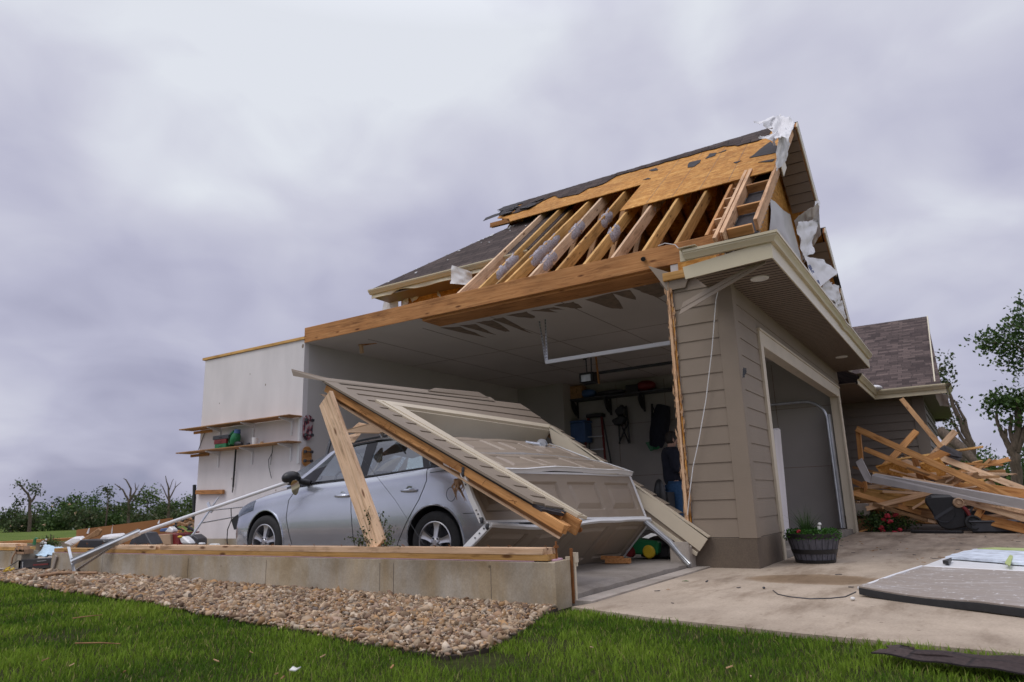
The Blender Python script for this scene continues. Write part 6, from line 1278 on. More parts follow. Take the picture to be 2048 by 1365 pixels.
# ================================================================== ON THE DRIVE
def planter():
    c = Vector((8.86, 1.64, .01)); t = thing('barrel_planter', 'black half barrel planter with grass and flowers beside the open garage door', 'planter', c)
    pr = [(.205, 0), (.215, .04), (.235, .12), (.262, .22), (.285, .32), (.272, .32), (.255, .26), (0, .26)]
    mb = MB(); mb.lathe(c, (0, 0, 1), [(0, 0)] + pr, 48); mb.build('barrel', 'staves', t, smooth=35)
    def rad(z): return np.interp(z, [0, .04, .12, .22, .32], [.205, .215, .235, .262, .285])
    for z0, z1 in ((.0, .035), (.10, .15), (.265, .322)): mb = MB(); mb.lathe(c, (0, 0, 1), [(rad(z0), z0), (rad(z0) + .007, z0 + .002), (rad(z1) + .007, z1 - .002), (rad(z1), z1)], 48); mb.build('hoop', 'black', t, smooth=35)
    mb = MB(); 
    for k in range(48):
        a = 2 * math.pi * k / 24; e = Vector((math.cos(a), math.sin(a), 0)); mb.tube([c + e * (rad(z) + .001) + Vector((0, 0, z)) for z in (.03, .12, .22, .31)], .0022, 4)
    mb.build('stave_seam', 'black', t)
    mb = MB(); mb.lathe(c, (0, 0, 1), [(0, .29), (.26, .285)], 24); mb.build('soil', 'soil', t)
    V = []; F = []; T = []
    def leaf(p, d, w, n, col):
        s = d.cross(Vector((random.uniform(-1, 1), random.uniform(-1, 1), random.uniform(-.3, 1)))).normalized() * w; i = len(V); V.extend([p, p + d * .5 + s, p + d, p + d * .5 - s]); F.append((i, i + 1, i + 2, i + 3)); T.extend([col] * 4)
    for k in range(1500):
        a = random.uniform(0, 6.28); q = .30 * math.sqrt(random.random()); p = c + Vector((q * math.cos(a), q * math.sin(a), .29 + random.uniform(0, .07) - .08 * max(0, q - .25) / .05 * random.random()))
        g = random.uniform(.5, 1.25); leaf(p, Vector((random.uniform(-1, 1), random.uniform(-1, 1), random.uniform(-.3, 1))).normalized() * random.uniform(.018, .042), random.uniform(.006, .013), 0, (.05 * g, .14 * g, .022 * g))
    np_mesh('foliage', V, np.array(F), 'leaf', t, T, frame=Matrix.Translation(c))
    V.clear(); F.clear(); T.clear()
    for k in range(130):
        a = random.uniform(0, 6.28); d = Vector((math.cos(a), math.sin(a), 0)); L = random.uniform(.18, .38); lean = random.uniform(.05, .75); p = c + Vector((.0, .06, .28)) + d * .03; g = random.uniform(.6, 1.2); w = Vector((-d.y, d.x, 0)) * .0035; prev = None
        for m in range(5):
            s = m / 4; q = p + d * L * lean * s * (0.6 + .6 * s) + Vector((0, 0, L * (s - .45 * lean * s * s))); i = len(V); ww = w * (1.15 - s); V.extend([q - ww, q + ww]); T.extend([(.06 * g, .12 * g, .03 * g)] * 2)
            if m: F.append((i - 2, i - 1, i + 1, i))
    np_mesh('tall_grass', V, np.array(F), 'leaf', t, T, frame=Matrix.Translation(c))
    for dx, dy, z in ((-.22, .10, .34),): mb = MB(); [mb.ell(c + Vector((dx + random.uniform(-.02, .02), dy + random.uniform(-.02, .02), z + random.uniform(-.01, .02))), (.016, .016, .012), 7, 5) for _ in range(5)]; mb.build('flower', 'redfl', t)
    p = c + Vector((-.12, -.10, .30)); mb = MB(); mb.tube([p, p + Vector((0, 0, .10))], .016, 8); mb.ell(p + Vector((.0, -.01, .12)), (.03, .02, .02)); mb.build('small_ornament', 'lamp', t)
planter()
def drive_bits():
    t = thing('fallen_door_panel', 'taupe garage door panel lying flat on the drive, scuffed white, black rubber along its edge', 'door panel', (6.8, .2, 0))
    A, Bq, Cc, D = az(1718, 1176, .07), az(2110, 1226, .06), az(2110, 1150, .08), az(1842, 1137, .08)
    D = D + (D - A) * 0.02; fr = basis(D - A, (0, 0, 1), A)
    mb = MB(); P = []
    for i in range(31):
        s = i / 30; P.append([(A.lerp(Bq, s)).lerp(D.lerp(Cc, s), v) + Vector((0, 0, -.016 * math.sin(min(1, s * 1.5) * math.pi) * (1 - v) + .006 * math.sin(v * 26))) for v in np.linspace(0, 1, 22)])
    mb.grid(P); mb.build('panel', 'scuffed', t, frame=fr, solid=.012)
    mb = MB(); e = (A - D).normalized(); mb.grid([[r[0] + e * .002 + Vector((0, 0, z)) + e * o for z, o in ((.002, .0), (.001, .008), (-.010, .010), (-.046, .009), (-.048, 0.0))] for r in P]); mb.build('bottom_seal', 'rubber', t, smooth=30)
    mb = MB(); mb.tube([r[-1] + Vector((0, 0, .004)) for r in P], .012, 6); mb.build('edge_strip', 'white', t); mb = MB(); mb.tube([A + Vector((0, 0, .0)) , A.lerp(D, .5) + Vector((0, 0, .01)), D + Vector((0, 0, .012))], .013, 6); mb.build('edge_strip', 'white', t)
    t2 = thing('insulation_panel', 'torn white insulated panel lying on the drive beyond the taupe panel', 'panel', (8.5, 0, 0))
    q = [az(1846, 1132, .09), az(2110, 1146, .09), az(2110, 1098, .09), az(1985, 1096, .09), az(1925, 1102, .09)]; mb = MB(); mb.prism(q, (0, 0, -.06)); mb.build('panel', 'white', t2, bevel=.006)
    q = [az(1900, 1118, .10), az(2110, 1136, .10), az(2110, 1106, .10), az(1990, 1099, .10), az(1940, 1104, .10)]; Q = []
    for i, p in enumerate(q):
        for k in range(6): Q.append(p.lerp(q[(i + 1) % 5], k / 6) + Vector((random.uniform(-.04, .04), random.uniform(-.04, .04), 0)))
    mb = MB(); mb.prism(Q, (0, 0, .022)); mb.build('foam_core', 'foam', t2)
    q = [az(1955, 1099, .118), az(2110, 1106, .118), az(2110, 1100, .118), az(1990, 1097, .118)]; mb = MB(); mb.prism(q, (0, 0, .01)); mb.prism([az(2010, 1128, .125), az(2020, 1112, .125), az(2026, 1114, .125), az(2020, 1134, .125)], (0, 0, .01)); mb.build('green_tape', 'lime', t2)
    mb = MB(); mb.prism([az(1886, 1128, .10), az(1904, 1122, .10), az(1898, 1130, .10)], (0, 0, .03)); mb.build('hole', 'black', t2)
    P = [az(x, y, .012) for x, y in ((1546, 1181), (1556, 1189), (1580, 1194), (1620, 1198), (1660, 1197), (1690, 1194), (1712, 1184))]; mb = MB(); mb.tube(P, .004, 6); tag(mb.build('loose_wire', 'darkgrey', smooth=60), 'thin curved grey wire lying on the drive beside the fallen door panel', 'wire')
    # torn strip of roof shingles on the edge of the lawn
    t = thing('shingle_strip', 'dark torn strip of roof shingles lying on the grass edge by the drive', 'shingles', (4.0, .2, 0))
    A, Bq, Cc, D = az(1742, 1308, .035), az(2110, 1358, .03), az(2110, 1322, .045), az(1775, 1296, .045)
    for v0, v1, h in ((0, .55, 0), (.45, 1, .006)):
        mb = MB(); P = [[A.lerp(Bq, s).lerp(D.lerp(Cc, s), v) + Vector((0, 0, h + .010 * noise.noise(Vector((s * 5, v * 2, h * 90))))) for v in (v0, (v0 + v1) / 2, v1)] for s in np.linspace(0 if h == 0 else .04, 1, 26)]; mb.grid(P); mb.build('course', 'shingle_far', t, frame=basis(Bq - A, (0, 0, 1), A), solid=.006)
    mb = MB(); P = [az(x, y, .035 + .01 * (i % 3)) for i, (x, y) in enumerate(((1772, 1294), (1800, 1292), (1830, 1298), (1822, 1302), (1790, 1304)))]; mb.prism(P, (0, 0, .006)); mb.build('torn_tab', 'shingle_far', t)
    for (x, y, lb, mat, s) in ((1371, 1163, 'small green leaf lying on the drive left of the damp patch', 'green', .035), (1336, 1180, 'tiny brown leaf on the drive near the apron', 'dullwood', .018), (1706, 1201, 'pale pebble on the drive below the loose wire end', 'lamp', .022), (1528, 1178, 'dark pebble on the drive left of the loose wire', 'darkgrey', .016)):
        p = az(x, y, .012); mb = MB()
        if 'leaf' in lb: mb.prism([p + Vector((0, -s, 0)), p + Vector((s * .5, 0, .006)), p + Vector((0, s, 0)), p + Vector((-s * .5, 0, .004))], (0, 0, .002)); tag(mb.build('leaf', 'leafgreen' if 'green' in lb else mat), lb, 'leaf')
        else: mb.ell(p + Vector((0, 0, s * .5)), (s, s * .8, s * .6), 8, 6); tag(mb.build('pebble', mat, smooth=80), lb, 'pebble')
    for k in range(70):
        x, y = random.uniform(4.8, 15), random.uniform(-1.8, 2.4) ; 
        if random.random() < .5: x = random.uniform(9, 15); y = random.uniform(-1, 1.9)
        p = Vector((x, y, .0125)); L = random.uniform(.02, .09); a = random.uniform(0, 6.28); mb = MB(); mb.bar(p, p + Vector((math.cos(a) * L, math.sin(a) * L, .004)), random.uniform(.004, .014), .005); tag(mb.build('wood_chip', random.choice(['dullwood', 'darkgrey', 'dullwood'])), 'small splinter of storm litter lying on the drive', 'litter', 'splinters littering the drive')
    for k in range(12):
        p = az(random.uniform(60, 1700), random.uniform(1290, 1360), .03); a = random.uniform(0, 6.28); L = random.uniform(.012, .034); mb = MB(); mb.bar(p, p + Vector((math.cos(a) * L, math.sin(a) * L, .01)), random.uniform(.004, .010), .004); tag(mb.build('wood_chip', random.choice(['pale', 'dullwood', 'pink'])), 'small pale splinter caught in the lawn grass', 'litter', 'splinters littering the lawn')
    for pts, r, mat, lb, nm in (([(150, 1287), (200, 1286), (240, 1288)], .004, 'dullwood', 'grey twig with an orange end lying in the lawn at left', 'twig'), ([(145, 1237), (175, 1233), (205, 1230)], .004, 'dullwood', 'thin brown twig in the lawn nearer the gravel', 'twig'), ([(60, 1156), (120, 1147), (194, 1146)], .022, 'rawtrunk', 'long brown stick lying at the top of the gravel bed', 'stick')):
        P = [az(x, y, .05 if r < .01 else .12) for x, y in pts]; mb = MB(); mb.tube(P, [r, r, r * .6], 6); tag(mb.build(nm, mat, smooth=60), lb, 'stick')
    p = az(591, 1341, .025); mk('paper_scrap', 'crumpled off-white scrap lying in the lawn', 'scrap', 'lamp', lambda mb: mb.prism([p + Vector((-.018, .022, 0)), p + Vector((0, .018, .012)), p + Vector((.02, .012, .0)), p + Vector((.014, -.022, .012)), p + Vector((-.014, -.016, .0))], (0, 0, .005)))
    for (x, y, s, lb) in ((371, 1164, .075, 'larger of two pale rounded stones at the foot of the stem wall'), (396, 1163, .09, 'flatter of two pale rounded stones at the foot of the stem wall'), (248, 1155, .10, 'flat pale stone slab at the top edge of the gravel')):
        p = az(x, y, .06); mb = MB(); mb.ell(p, (s * .8, s, s * .45), 10, 7); tag(mb.build('rounded_stone', 'apron', smooth=60), lb, 'stone')
def scuffed():
    m, nt, b = nodes('scuffed_panel'); v = mapped(nt, (1, 1, 1), rand=False); n = noise_node(nt, v, 20, 8, .72); n2 = noise_node(nt, mapped(nt, (5, .7, 1), rand=False), 3, 4, .6)
    r = ramp_node(nt, n.outputs['Fac'], [(.585, (0, 0, 0)), (.64, (1, 1, 1))]); r2 = ramp_node(nt, n2.outputs['Fac'], [(.53, (0, 0, 0)), (.70, (.8, .8, .8))])
    f = mixc(nt, 1.0, r.outputs[0], r2.outputs[0], 'SCREEN') if 0 else mixc(nt, .5, r.outputs[0], r2.outputs[0], 'ADD'); nt.links.new(mixc(nt, f, (.30, .25, .21), (.66, .65, .64)), b.inputs['Base Color']); b.inputs['Roughness'].default_value = .5; M['scuffed'] = m
scuffed(); M['leafgreen'] = plain('leaf_green', (.06, .13, .03), .6)
drive_bits()

# ================================================================== PLANTS AND TREES
def leaves(cents, rad, per, size, cols, up=0.25, squash=.8):
    """leaf-sized faces gathered in twig clumps round the given centres"""
    cents = np.asarray(cents); n = len(cents) * per; c = np.repeat(cents, per, 0); off = rng.normal(0, 1, (n, 3)) * np.array([1, 1, squash]) * rad * .5; p = c + off
    d = rng.normal(0, 1, (n, 3)); d[:, 2] += up; d /= np.linalg.norm(d, axis=1)[:, None]; e = np.cross(d, rng.normal(0, 1, (n, 3))); e /= np.linalg.norm(e, axis=1)[:, None] + 1e-9
    s = (size * rng.uniform(.6, 1.35, n))[:, None]; V = np.stack([p - d * s * .5, p + e * s * .32, p + d * s * .5, p - e * s * .32], 1)
    cols = np.asarray(cols); cc = np.repeat(cols[rng.integers(0, len(cols), len(cents))], per, 0) * rng.uniform(.7, 1.3, (n, 1))
    return V.reshape(-1, 3), np.arange(n * 4).reshape(-1, 4), np.repeat(cc, 4, 0)
GREENS = [(.050, .095, .022), (.070, .125, .028), (.040, .080, .022), (.090, .145, .035), (.060, .105, .035)]
FRESH = [(.085, .135, .030), (.11, .165, .038), (.065, .11, .026), (.10, .12, .045)]
DULL = [(.050, .080, .026), (.068, .100, .032), (.080, .115, .040), (.045, .066, .024), (.095, .100, .045)]
def blob(c, r, n, hollow=.45):
    c = np.array(c); d = rng.normal(0, 1, (n, 3)); d /= np.linalg.norm(d, axis=1)[:, None]; q = hollow + (1 - hollow) * rng.random((n, 1)) ** .6
    b = np.array([.75 + .45 * noise.noise(Vector(x * 2.3) + Vector(c)) for x in d])[:, None]; return c + d * q * b * np.array(r) * 1.15
def tree(name, label, cat, base, limbs, blobs, leaf, per, cols, group=None, rad=None, bark='barkl', dense=1.0):
    base = Vector(base); t = thing(name, label, cat, base, group); mb = MB()
    for pts, r0, r1 in limbs:
        P = [Vector(p) for p in pts]; Q = []
        for p, q in zip(P[:-1], P[1:]):
            for k in range(4): Q.append(p.lerp(q, k / 4) + Vector((noise.noise(p * 3 + Vector((k, 0, 0))), noise.noise(p * 3 + Vector((0, k, 5))), 0)) * r0 * (.5 if k else 0))
        Q.append(P[-1]); n = len(Q); mb.tube(Q, [r0 + (r1 - r0) * i / (n - 1) for i in range(n)], 7)
    mb.build('trunk', bark, t, smooth=70)
    if blobs:
        C_ = np.concatenate([blob(c, r, int(n * dense)) for c, r, n in blobs]); V, F, T = leaves(C_, rad or leaf * 2.4, per, leaf, cols); np_mesh('crown', V, F, 'leaf', t, T, frame=Matrix.Translation(base))
    return t
def ground_at(px, D): p = ad(px, 1000, D); return Vector((p.x, p.y, gz(p.x, p.y)))
def zt(px, py, D): return ad(px, py, D)
def left_treeline():
    # (x of the trunk, top of the crown, half width in pixels, distance, kind)
    spec = [(-30, 1022, 40, 100, 0), (30, 1015, 34, 96, 1), (78, 1004, 36, 92, 0), (118, 992, 34, 96, 1), (152, 983, 36, 90, 0), (190, 984, 30, 95, 0), (228, 1006, 30, 88, 1), (258, 1003, 28, 94, 0), (296, 974, 34, 92, 2), (330, 1010, 28, 88, 1), (350, 1000, 26, 94, 0), (382, 986, 24, 90, 2), (420, 990, 30, 95, 0), (460, 1000, 34, 92, 1), (520, 995, 40, 96, 0), (60, 1030, 30, 84, 1), (175, 1022, 36, 82, 1), (290, 1026, 34, 82, 1), (365, 1028, 30, 82, 1), (115, 1032, 28, 83, 0), (235, 1030, 28, 83, 0)]
    kinds = ['dark green leafy tree in the far treeline at left', 'rounded mid green bushy tree in the far treeline at left', 'taller upright green tree in the far treeline at left']
    for px, top, hw, D, k in spec:
        b = ground_at(px, D); zz = zt(px, top, D).z; h = zz - b.z; m = D / FOC * hw; bl = []
        r_ = (D / FOC)
        for j in range(4): bl.append(((b.x + random.uniform(-.55, .55) * m, b.y + random.uniform(-.55, .55) * m, b.z + h * random.uniform(.25, .72)), (m * random.uniform(.5, .75), m * random.uniform(.5, .75), h * random.uniform(.2, .32)), 34))
        bl.append(((b.x, b.y, b.z + h * .78), (m * .42, m * .42, h * .2), 26)); bl.append(((b.x, b.y, b.z + h * .25), (m * .95, m * .95, h * .3), 46))
        tree('leafy_tree', kinds[k], 'tree', b, [([b, b + Vector((0, 0, h * .7))], .12, .04)], bl, .27, 8, [GREENS, DULL, FRESH][k], 'trees in the far treeline', rad=.6, dense=.8)
    # storm stripped trees that stand up out of the line
    def bare(px, D, top, brs, label, tufts=None):
        b = ground_at(px, D); limbs = []; s = D / FOC
        for path, r0, r1 in brs: limbs.append(([zt(x, y, D) if (x, y) != (0, 0) else b for x, y in path], r0, r1))
        bl = [((*zt(x, y, D),), (r * s, r * s, r * s * .8), n) for x, y, r, n in (tufts or [])]
        tree('stripped_tree', label, 'tree', b, limbs, bl, .24, 7, DULL, None, rad=.5)
    bare(385, 76, 950, [([(0, 0), (341, 1010), (342, 975), (333, 955)], .16, .03), ([(341, 1000), (352, 975), (362, 966)], .07, .02), ([(341, 995), (330, 972), (322, 966)], .06, .02), ([(341, 985), (346, 962), (348, 958)], .05, .015), ([(342, 990), (356, 985)], .04, .015)], 'bare broken tree with forked limbs standing nearest the white wall') if 0 else None
    bare(340, 78, 950, [([(0, 0), (338, 1008), (337, 975), (331, 952)], .17, .03), ([(338, 1000), (350, 976), (362, 965)], .08, .02), ([(338, 1004), (326, 976), (321, 968)], .07, .02), ([(337, 985), (344, 964), (347, 958)], .05, .015), ([(350, 976), (352, 962)], .04, .012)], 'bare dead tree with forked limbs standing near the white wall', [(338, 1018, 12, 14)])
    bare(262, 80, 958, [([(0, 0), (258, 1005), (246, 980), (229, 968)], .15, .03), ([(260, 1004), (262, 978), (252, 960), (247, 957)], .12, .02), ([(262, 1000), (272, 980), (270, 966)], .1, .02), ([(264, 1005), (280, 985), (290, 966)], .09, .02), ([(255, 995), (238, 972)], .06, .02), ([(268, 990), (278, 970)], .06, .02)], 'bare tree with a fan of broken limbs in the middle of the treeline', [(262, 1018, 16, 20), (276, 1000, 8, 10)])
    bare(66, 80, 962, [([(0, 0), (60, 1005), (57, 990), (44, 975), (34, 968)], .16, .05), ([(62, 1005), (72, 990), (74, 975)], .12, .03), ([(57, 990), (48, 978), (36, 964)], .06, .02)], 'bent stripped tree with wispy tufts at the left end of the treeline', [(36, 968, 7, 7), (68, 976, 9, 11), (76, 985, 7, 7), (44, 1000, 9, 6), (38, 1012, 10, 10)])
    bare(215, 82, 975, [([(0, 0), (216, 1005), (216, 985), (212, 979)], .09, .03), ([(216, 992), (222, 980)], .05, .02)], 'thin stripped tree with a flat tuft on top left of the bare fan', [(214, 979, 10, 14), (222, 990, 8, 8)])
    # litter caught in the trees
    for k, (x, y) in enumerate(((103, 1012), (108, 1010), (140, 1008), (148, 1028), (152, 1025), (242, 1030), (98, 1022), (78, 1028), (22, 1052), (45, 1054), (88, 1050), (146, 1058))):
        p = ad(x, y, 79); mb = MB(); s = random.uniform(.08, .22); mb.prism([p + Vector((random.uniform(-s, s), random.uniform(-s, s), random.uniform(-s, s))) for _ in range(4)], (.03, .03, 0)); tag(mb.build('blown_litter', random.choice(['wrap', 'cardboard', 'pale'])), 'pale scrap of building litter blown into the far treeline', 'litter', 'litter in the far treeline')
left_treeline()

def right_trees():
    D = 30; s = D / FOC
    def L(pts): return [ad(x, y, D) if not isinstance(x, Vector) else x for x, y in pts]
    b = ground_at(2034, D)
    cr = [((*ad(2005, 800, D),), (28 * s, 28 * s, 16 * s), 110), ((*ad(2042, 805, D),), (30 * s, 30 * s, 20 * s), 110), ((*ad(2025, 845, D),), (24 * s, 24 * s, 14 * s), 40), ((*ad(1985, 815, D),), (14 * s, 14 * s, 16 * s), 40), ((*ad(2070, 790, D),), (34 * s, 34 * s, 30 * s), 90)]
    cr += [((*ad(2020, 690, D),), (36 * s, 36 * s, 26 * s), 120), ((*ad(1985, 680, D),), (24 * s, 24 * s, 18 * s), 55), ((*ad(1965, 690, D),), (14 * s, 14 * s, 12 * s), 18), ((*ad(2040, 650, D),), (30 * s, 30 * s, 26 * s), 100), ((*ad(2050, 610, D),), (16 * s, 16 * s, 14 * s), 24), ((*ad(2010, 725, D),), (20 * s, 20 * s, 8 * s), 26), ((*ad(2048, 735, D),), (20 * s, 20 * s, 20 * s), 50), ((*ad(2100, 660, D),), (46 * s, 46 * s, 60 * s), 150)]
    tree('broadleaf_tree', 'tall storm broken broadleaf tree with a forked trunk at the right edge', 'tree', b, [([b, ad(2035, 980, D), ad(2030, 930, D), ad(2024, 895, D)], .20, .15), ([ad(2026, 905, D), ad(2005, 870, D), ad(1996, 850, D), ad(1992, 825, D)], .11, .04), ([ad(2028, 900, D), ad(2036, 860, D), ad(2036, 800, D)], .14, .09), ([ad(2028, 895, D), ad(2020, 860, D), ad(2024, 830, D)], .08, .05), ([ad(2034, 905, D), ad(2046, 870, D), ad(2056, 840, D), ad(2075, 700, D)], .11, .06), ([ad(2010, 880, D), ad(2012, 858, D)], .07, .05), ([ad(2075, 720, D), ad(2030, 690, D), ad(1975, 685, D)], .06, .015), ([ad(2075, 690, D), ad(2045, 655, D), ad(2020, 650, D)], .06, .015)], cr, .14, 8, GREENS, rad=.34, dense=.52)
    D2 = 34; s = D2 / FOC
    b = ground_at(1945, D2)
    tree('broken_tree', 'leaning broken tree with stripped hanging limbs behind the house wing', 'tree', b, [([b, ad(1945, 900, D2), ad(1925, 850, D2), ad(1905, 810, D2), ad(1890, 770, D2)], .16, .05), ([ad(1945, 905, D2), ad(1930, 840, D2), ad(1908, 800, D2)], .10, .03), ([ad(1946, 905, D2), ad(1920, 870, D2), ad(1895, 830, D2)], .10, .03), ([ad(1946, 930, D2), ad(1925, 920, D2), ad(1885, 870, D2)], .28, .16), ([ad(1930, 860, D2), ad(1915, 850, D2), ad(1918, 880, D2)], .03, .01)],
         [((*ad(1886, 745, D2),), (18 * s, 18 * s, 22 * s), 55), ((*ad(1892, 775, D2),), (16 * s, 16 * s, 14 * s), 36), ((*ad(1898, 840, D2),), (14 * s, 14 * s, 20 * s), 34), ((*ad(1912, 812, D2),), (10 * s, 10 * s, 14 * s), 12), ((*ad(1890, 715, D2),), (10 * s, 10 * s, 8 * s), 12)], .15, 7, DULL, rad=.34, dense=.5)
    # hedge of shrubs and fallen crowns behind the lumber
    for px, top, hw, D3, lb in ((1905, 915, 36, 40, 'dull olive shrub behind the pile, left of the fallen trunk'), (1958, 888, 40, 42, 'tall bright green shrub behind the lumber pile, left of the broad tree'), (2000, 905, 34, 38, 'dark green shrub standing just left of the forked trunk'), (2055, 890, 40, 44, 'green shrub at the right edge behind the forked trunk'), (1930, 935, 40, 33, 'low green shrub close behind the top of the lumber pile'), (1985, 945, 44, 32, 'low bright leafy shrub right behind the long boards'), (2050, 945, 40, 31, 'low shrub at the right edge behind the board ends')):
        b = ground_at(px, D3); zz = ad(px, top, D3).z; h = zz - b.z; m = D3 / FOC * hw
        tree('shrub', lb, 'shrub', b, [([b, b + Vector((0, 0, h * .6))], .05, .02)], [((b.x + random.uniform(-.4, .4) * m, b.y + random.uniform(-.4, .4) * m, b.z + h * f), (m * .8, m * .8, h * .3), 70) for f in (.3, .5, .7)], .17, 9, GREENS if 'dull' not in lb else DULL, 'shrubs behind the lumber pile', rad=.45)
    for p, q, r, lb in (((1880, 862), (1960, 935), .2, 'thick fallen trunk lying across the shrubs behind the house wing'), ((1905, 932), (2010, 955), .10, 'thin stripped branch lying in the shrubs behind the lumber')):
        mb = MB(); mb.tube([ad(*p, 31), ad((p[0] + q[0]) / 2, (p[1] + q[1]) / 2 - 5, 30.5), ad(*q, 30)], [r, r * .9, r * .6], 8); tag(mb.build('fallen_trunk', 'barkl', smooth=60), lb, 'trunk')
right_trees()

def sprig():
    b = ax(755, 1094, 4.93); t = thing('leafy_branch', 'leafy green broken branch lying on the sill against the leaning plank', 'branch', b); mb = MB(); C_ = []
    tips = [(738, 1040), (722, 1060), (700, 1075), (712, 1085), (770, 1040), (785, 1055), (778, 1075), (762, 1030), (748, 1050), (735, 1020), (757, 1062), (728, 1072), (790, 1085)]
    for x, y in tips:
        p = ax(x, y, 4.88 + random.uniform(-.06, .1)); m = b.lerp(p, .5) + Vector((0, random.uniform(-.03, .03), .03)); mb.tube([b, m, p], [.006, .004, .002], 5); C_ += [list(b.lerp(p, f)) for f in (.45, .6, .75, .9, 1.0)]
    mb.build('stem', 'barkl', t, smooth=60); V, F, T = leaves(C_, .05, 8, .026, [(.060, .085, .028), (.085, .115, .040), (.045, .065, .024)]); np_mesh('leaves', V, F, 'leaf', t, T, frame=Matrix.Translation(b))
sprig()
def rose_bush():
    for i, (x, y, w, h, lb) in enumerate(((1752, 1052, .35, .42, 'green leafy plant at the left foot of the lumber pile'), (1785, 1056, .40, .38, 'red flowering rose bush at the foot of the lumber pile'))):
        b = az(x, 1066, 0) ; b = Vector((15.9, b.y * 15.9 / b.x, 0)); t = thing('flower_bush', lb, 'bush', b); mb = MB(); [mb.tube([b, b + Vector((random.uniform(-w, w) * .5, random.uniform(-w, w), h * random.uniform(.5, 1)))], [.008, .003], 5) for _ in range(10)]; mb.build('stem', 'barkl', t)
        V, F, T = leaves(blob((b.x, b.y, h * .5), (w, w * 1.2, h * .5), 90, .2), .12, 9, .055, GREENS); np_mesh('leaves', V, F, 'leaf', t, T, frame=Matrix.Translation(b))
        if i:
            for k in range(8): p = b + Vector((-w * random.uniform(.5, 1), random.uniform(-w, w) * .55 - .05, random.uniform(.0, h * .85))); mb = MB(); [mb.ell(p + Vector((random.uniform(-.02, .02), random.uniform(-.03, .03), random.uniform(-.02, .02))), (.03, .035, .028), 7, 5) for _ in range(4)]; mb.build('flower', 'redfl', t)
rose_bush()

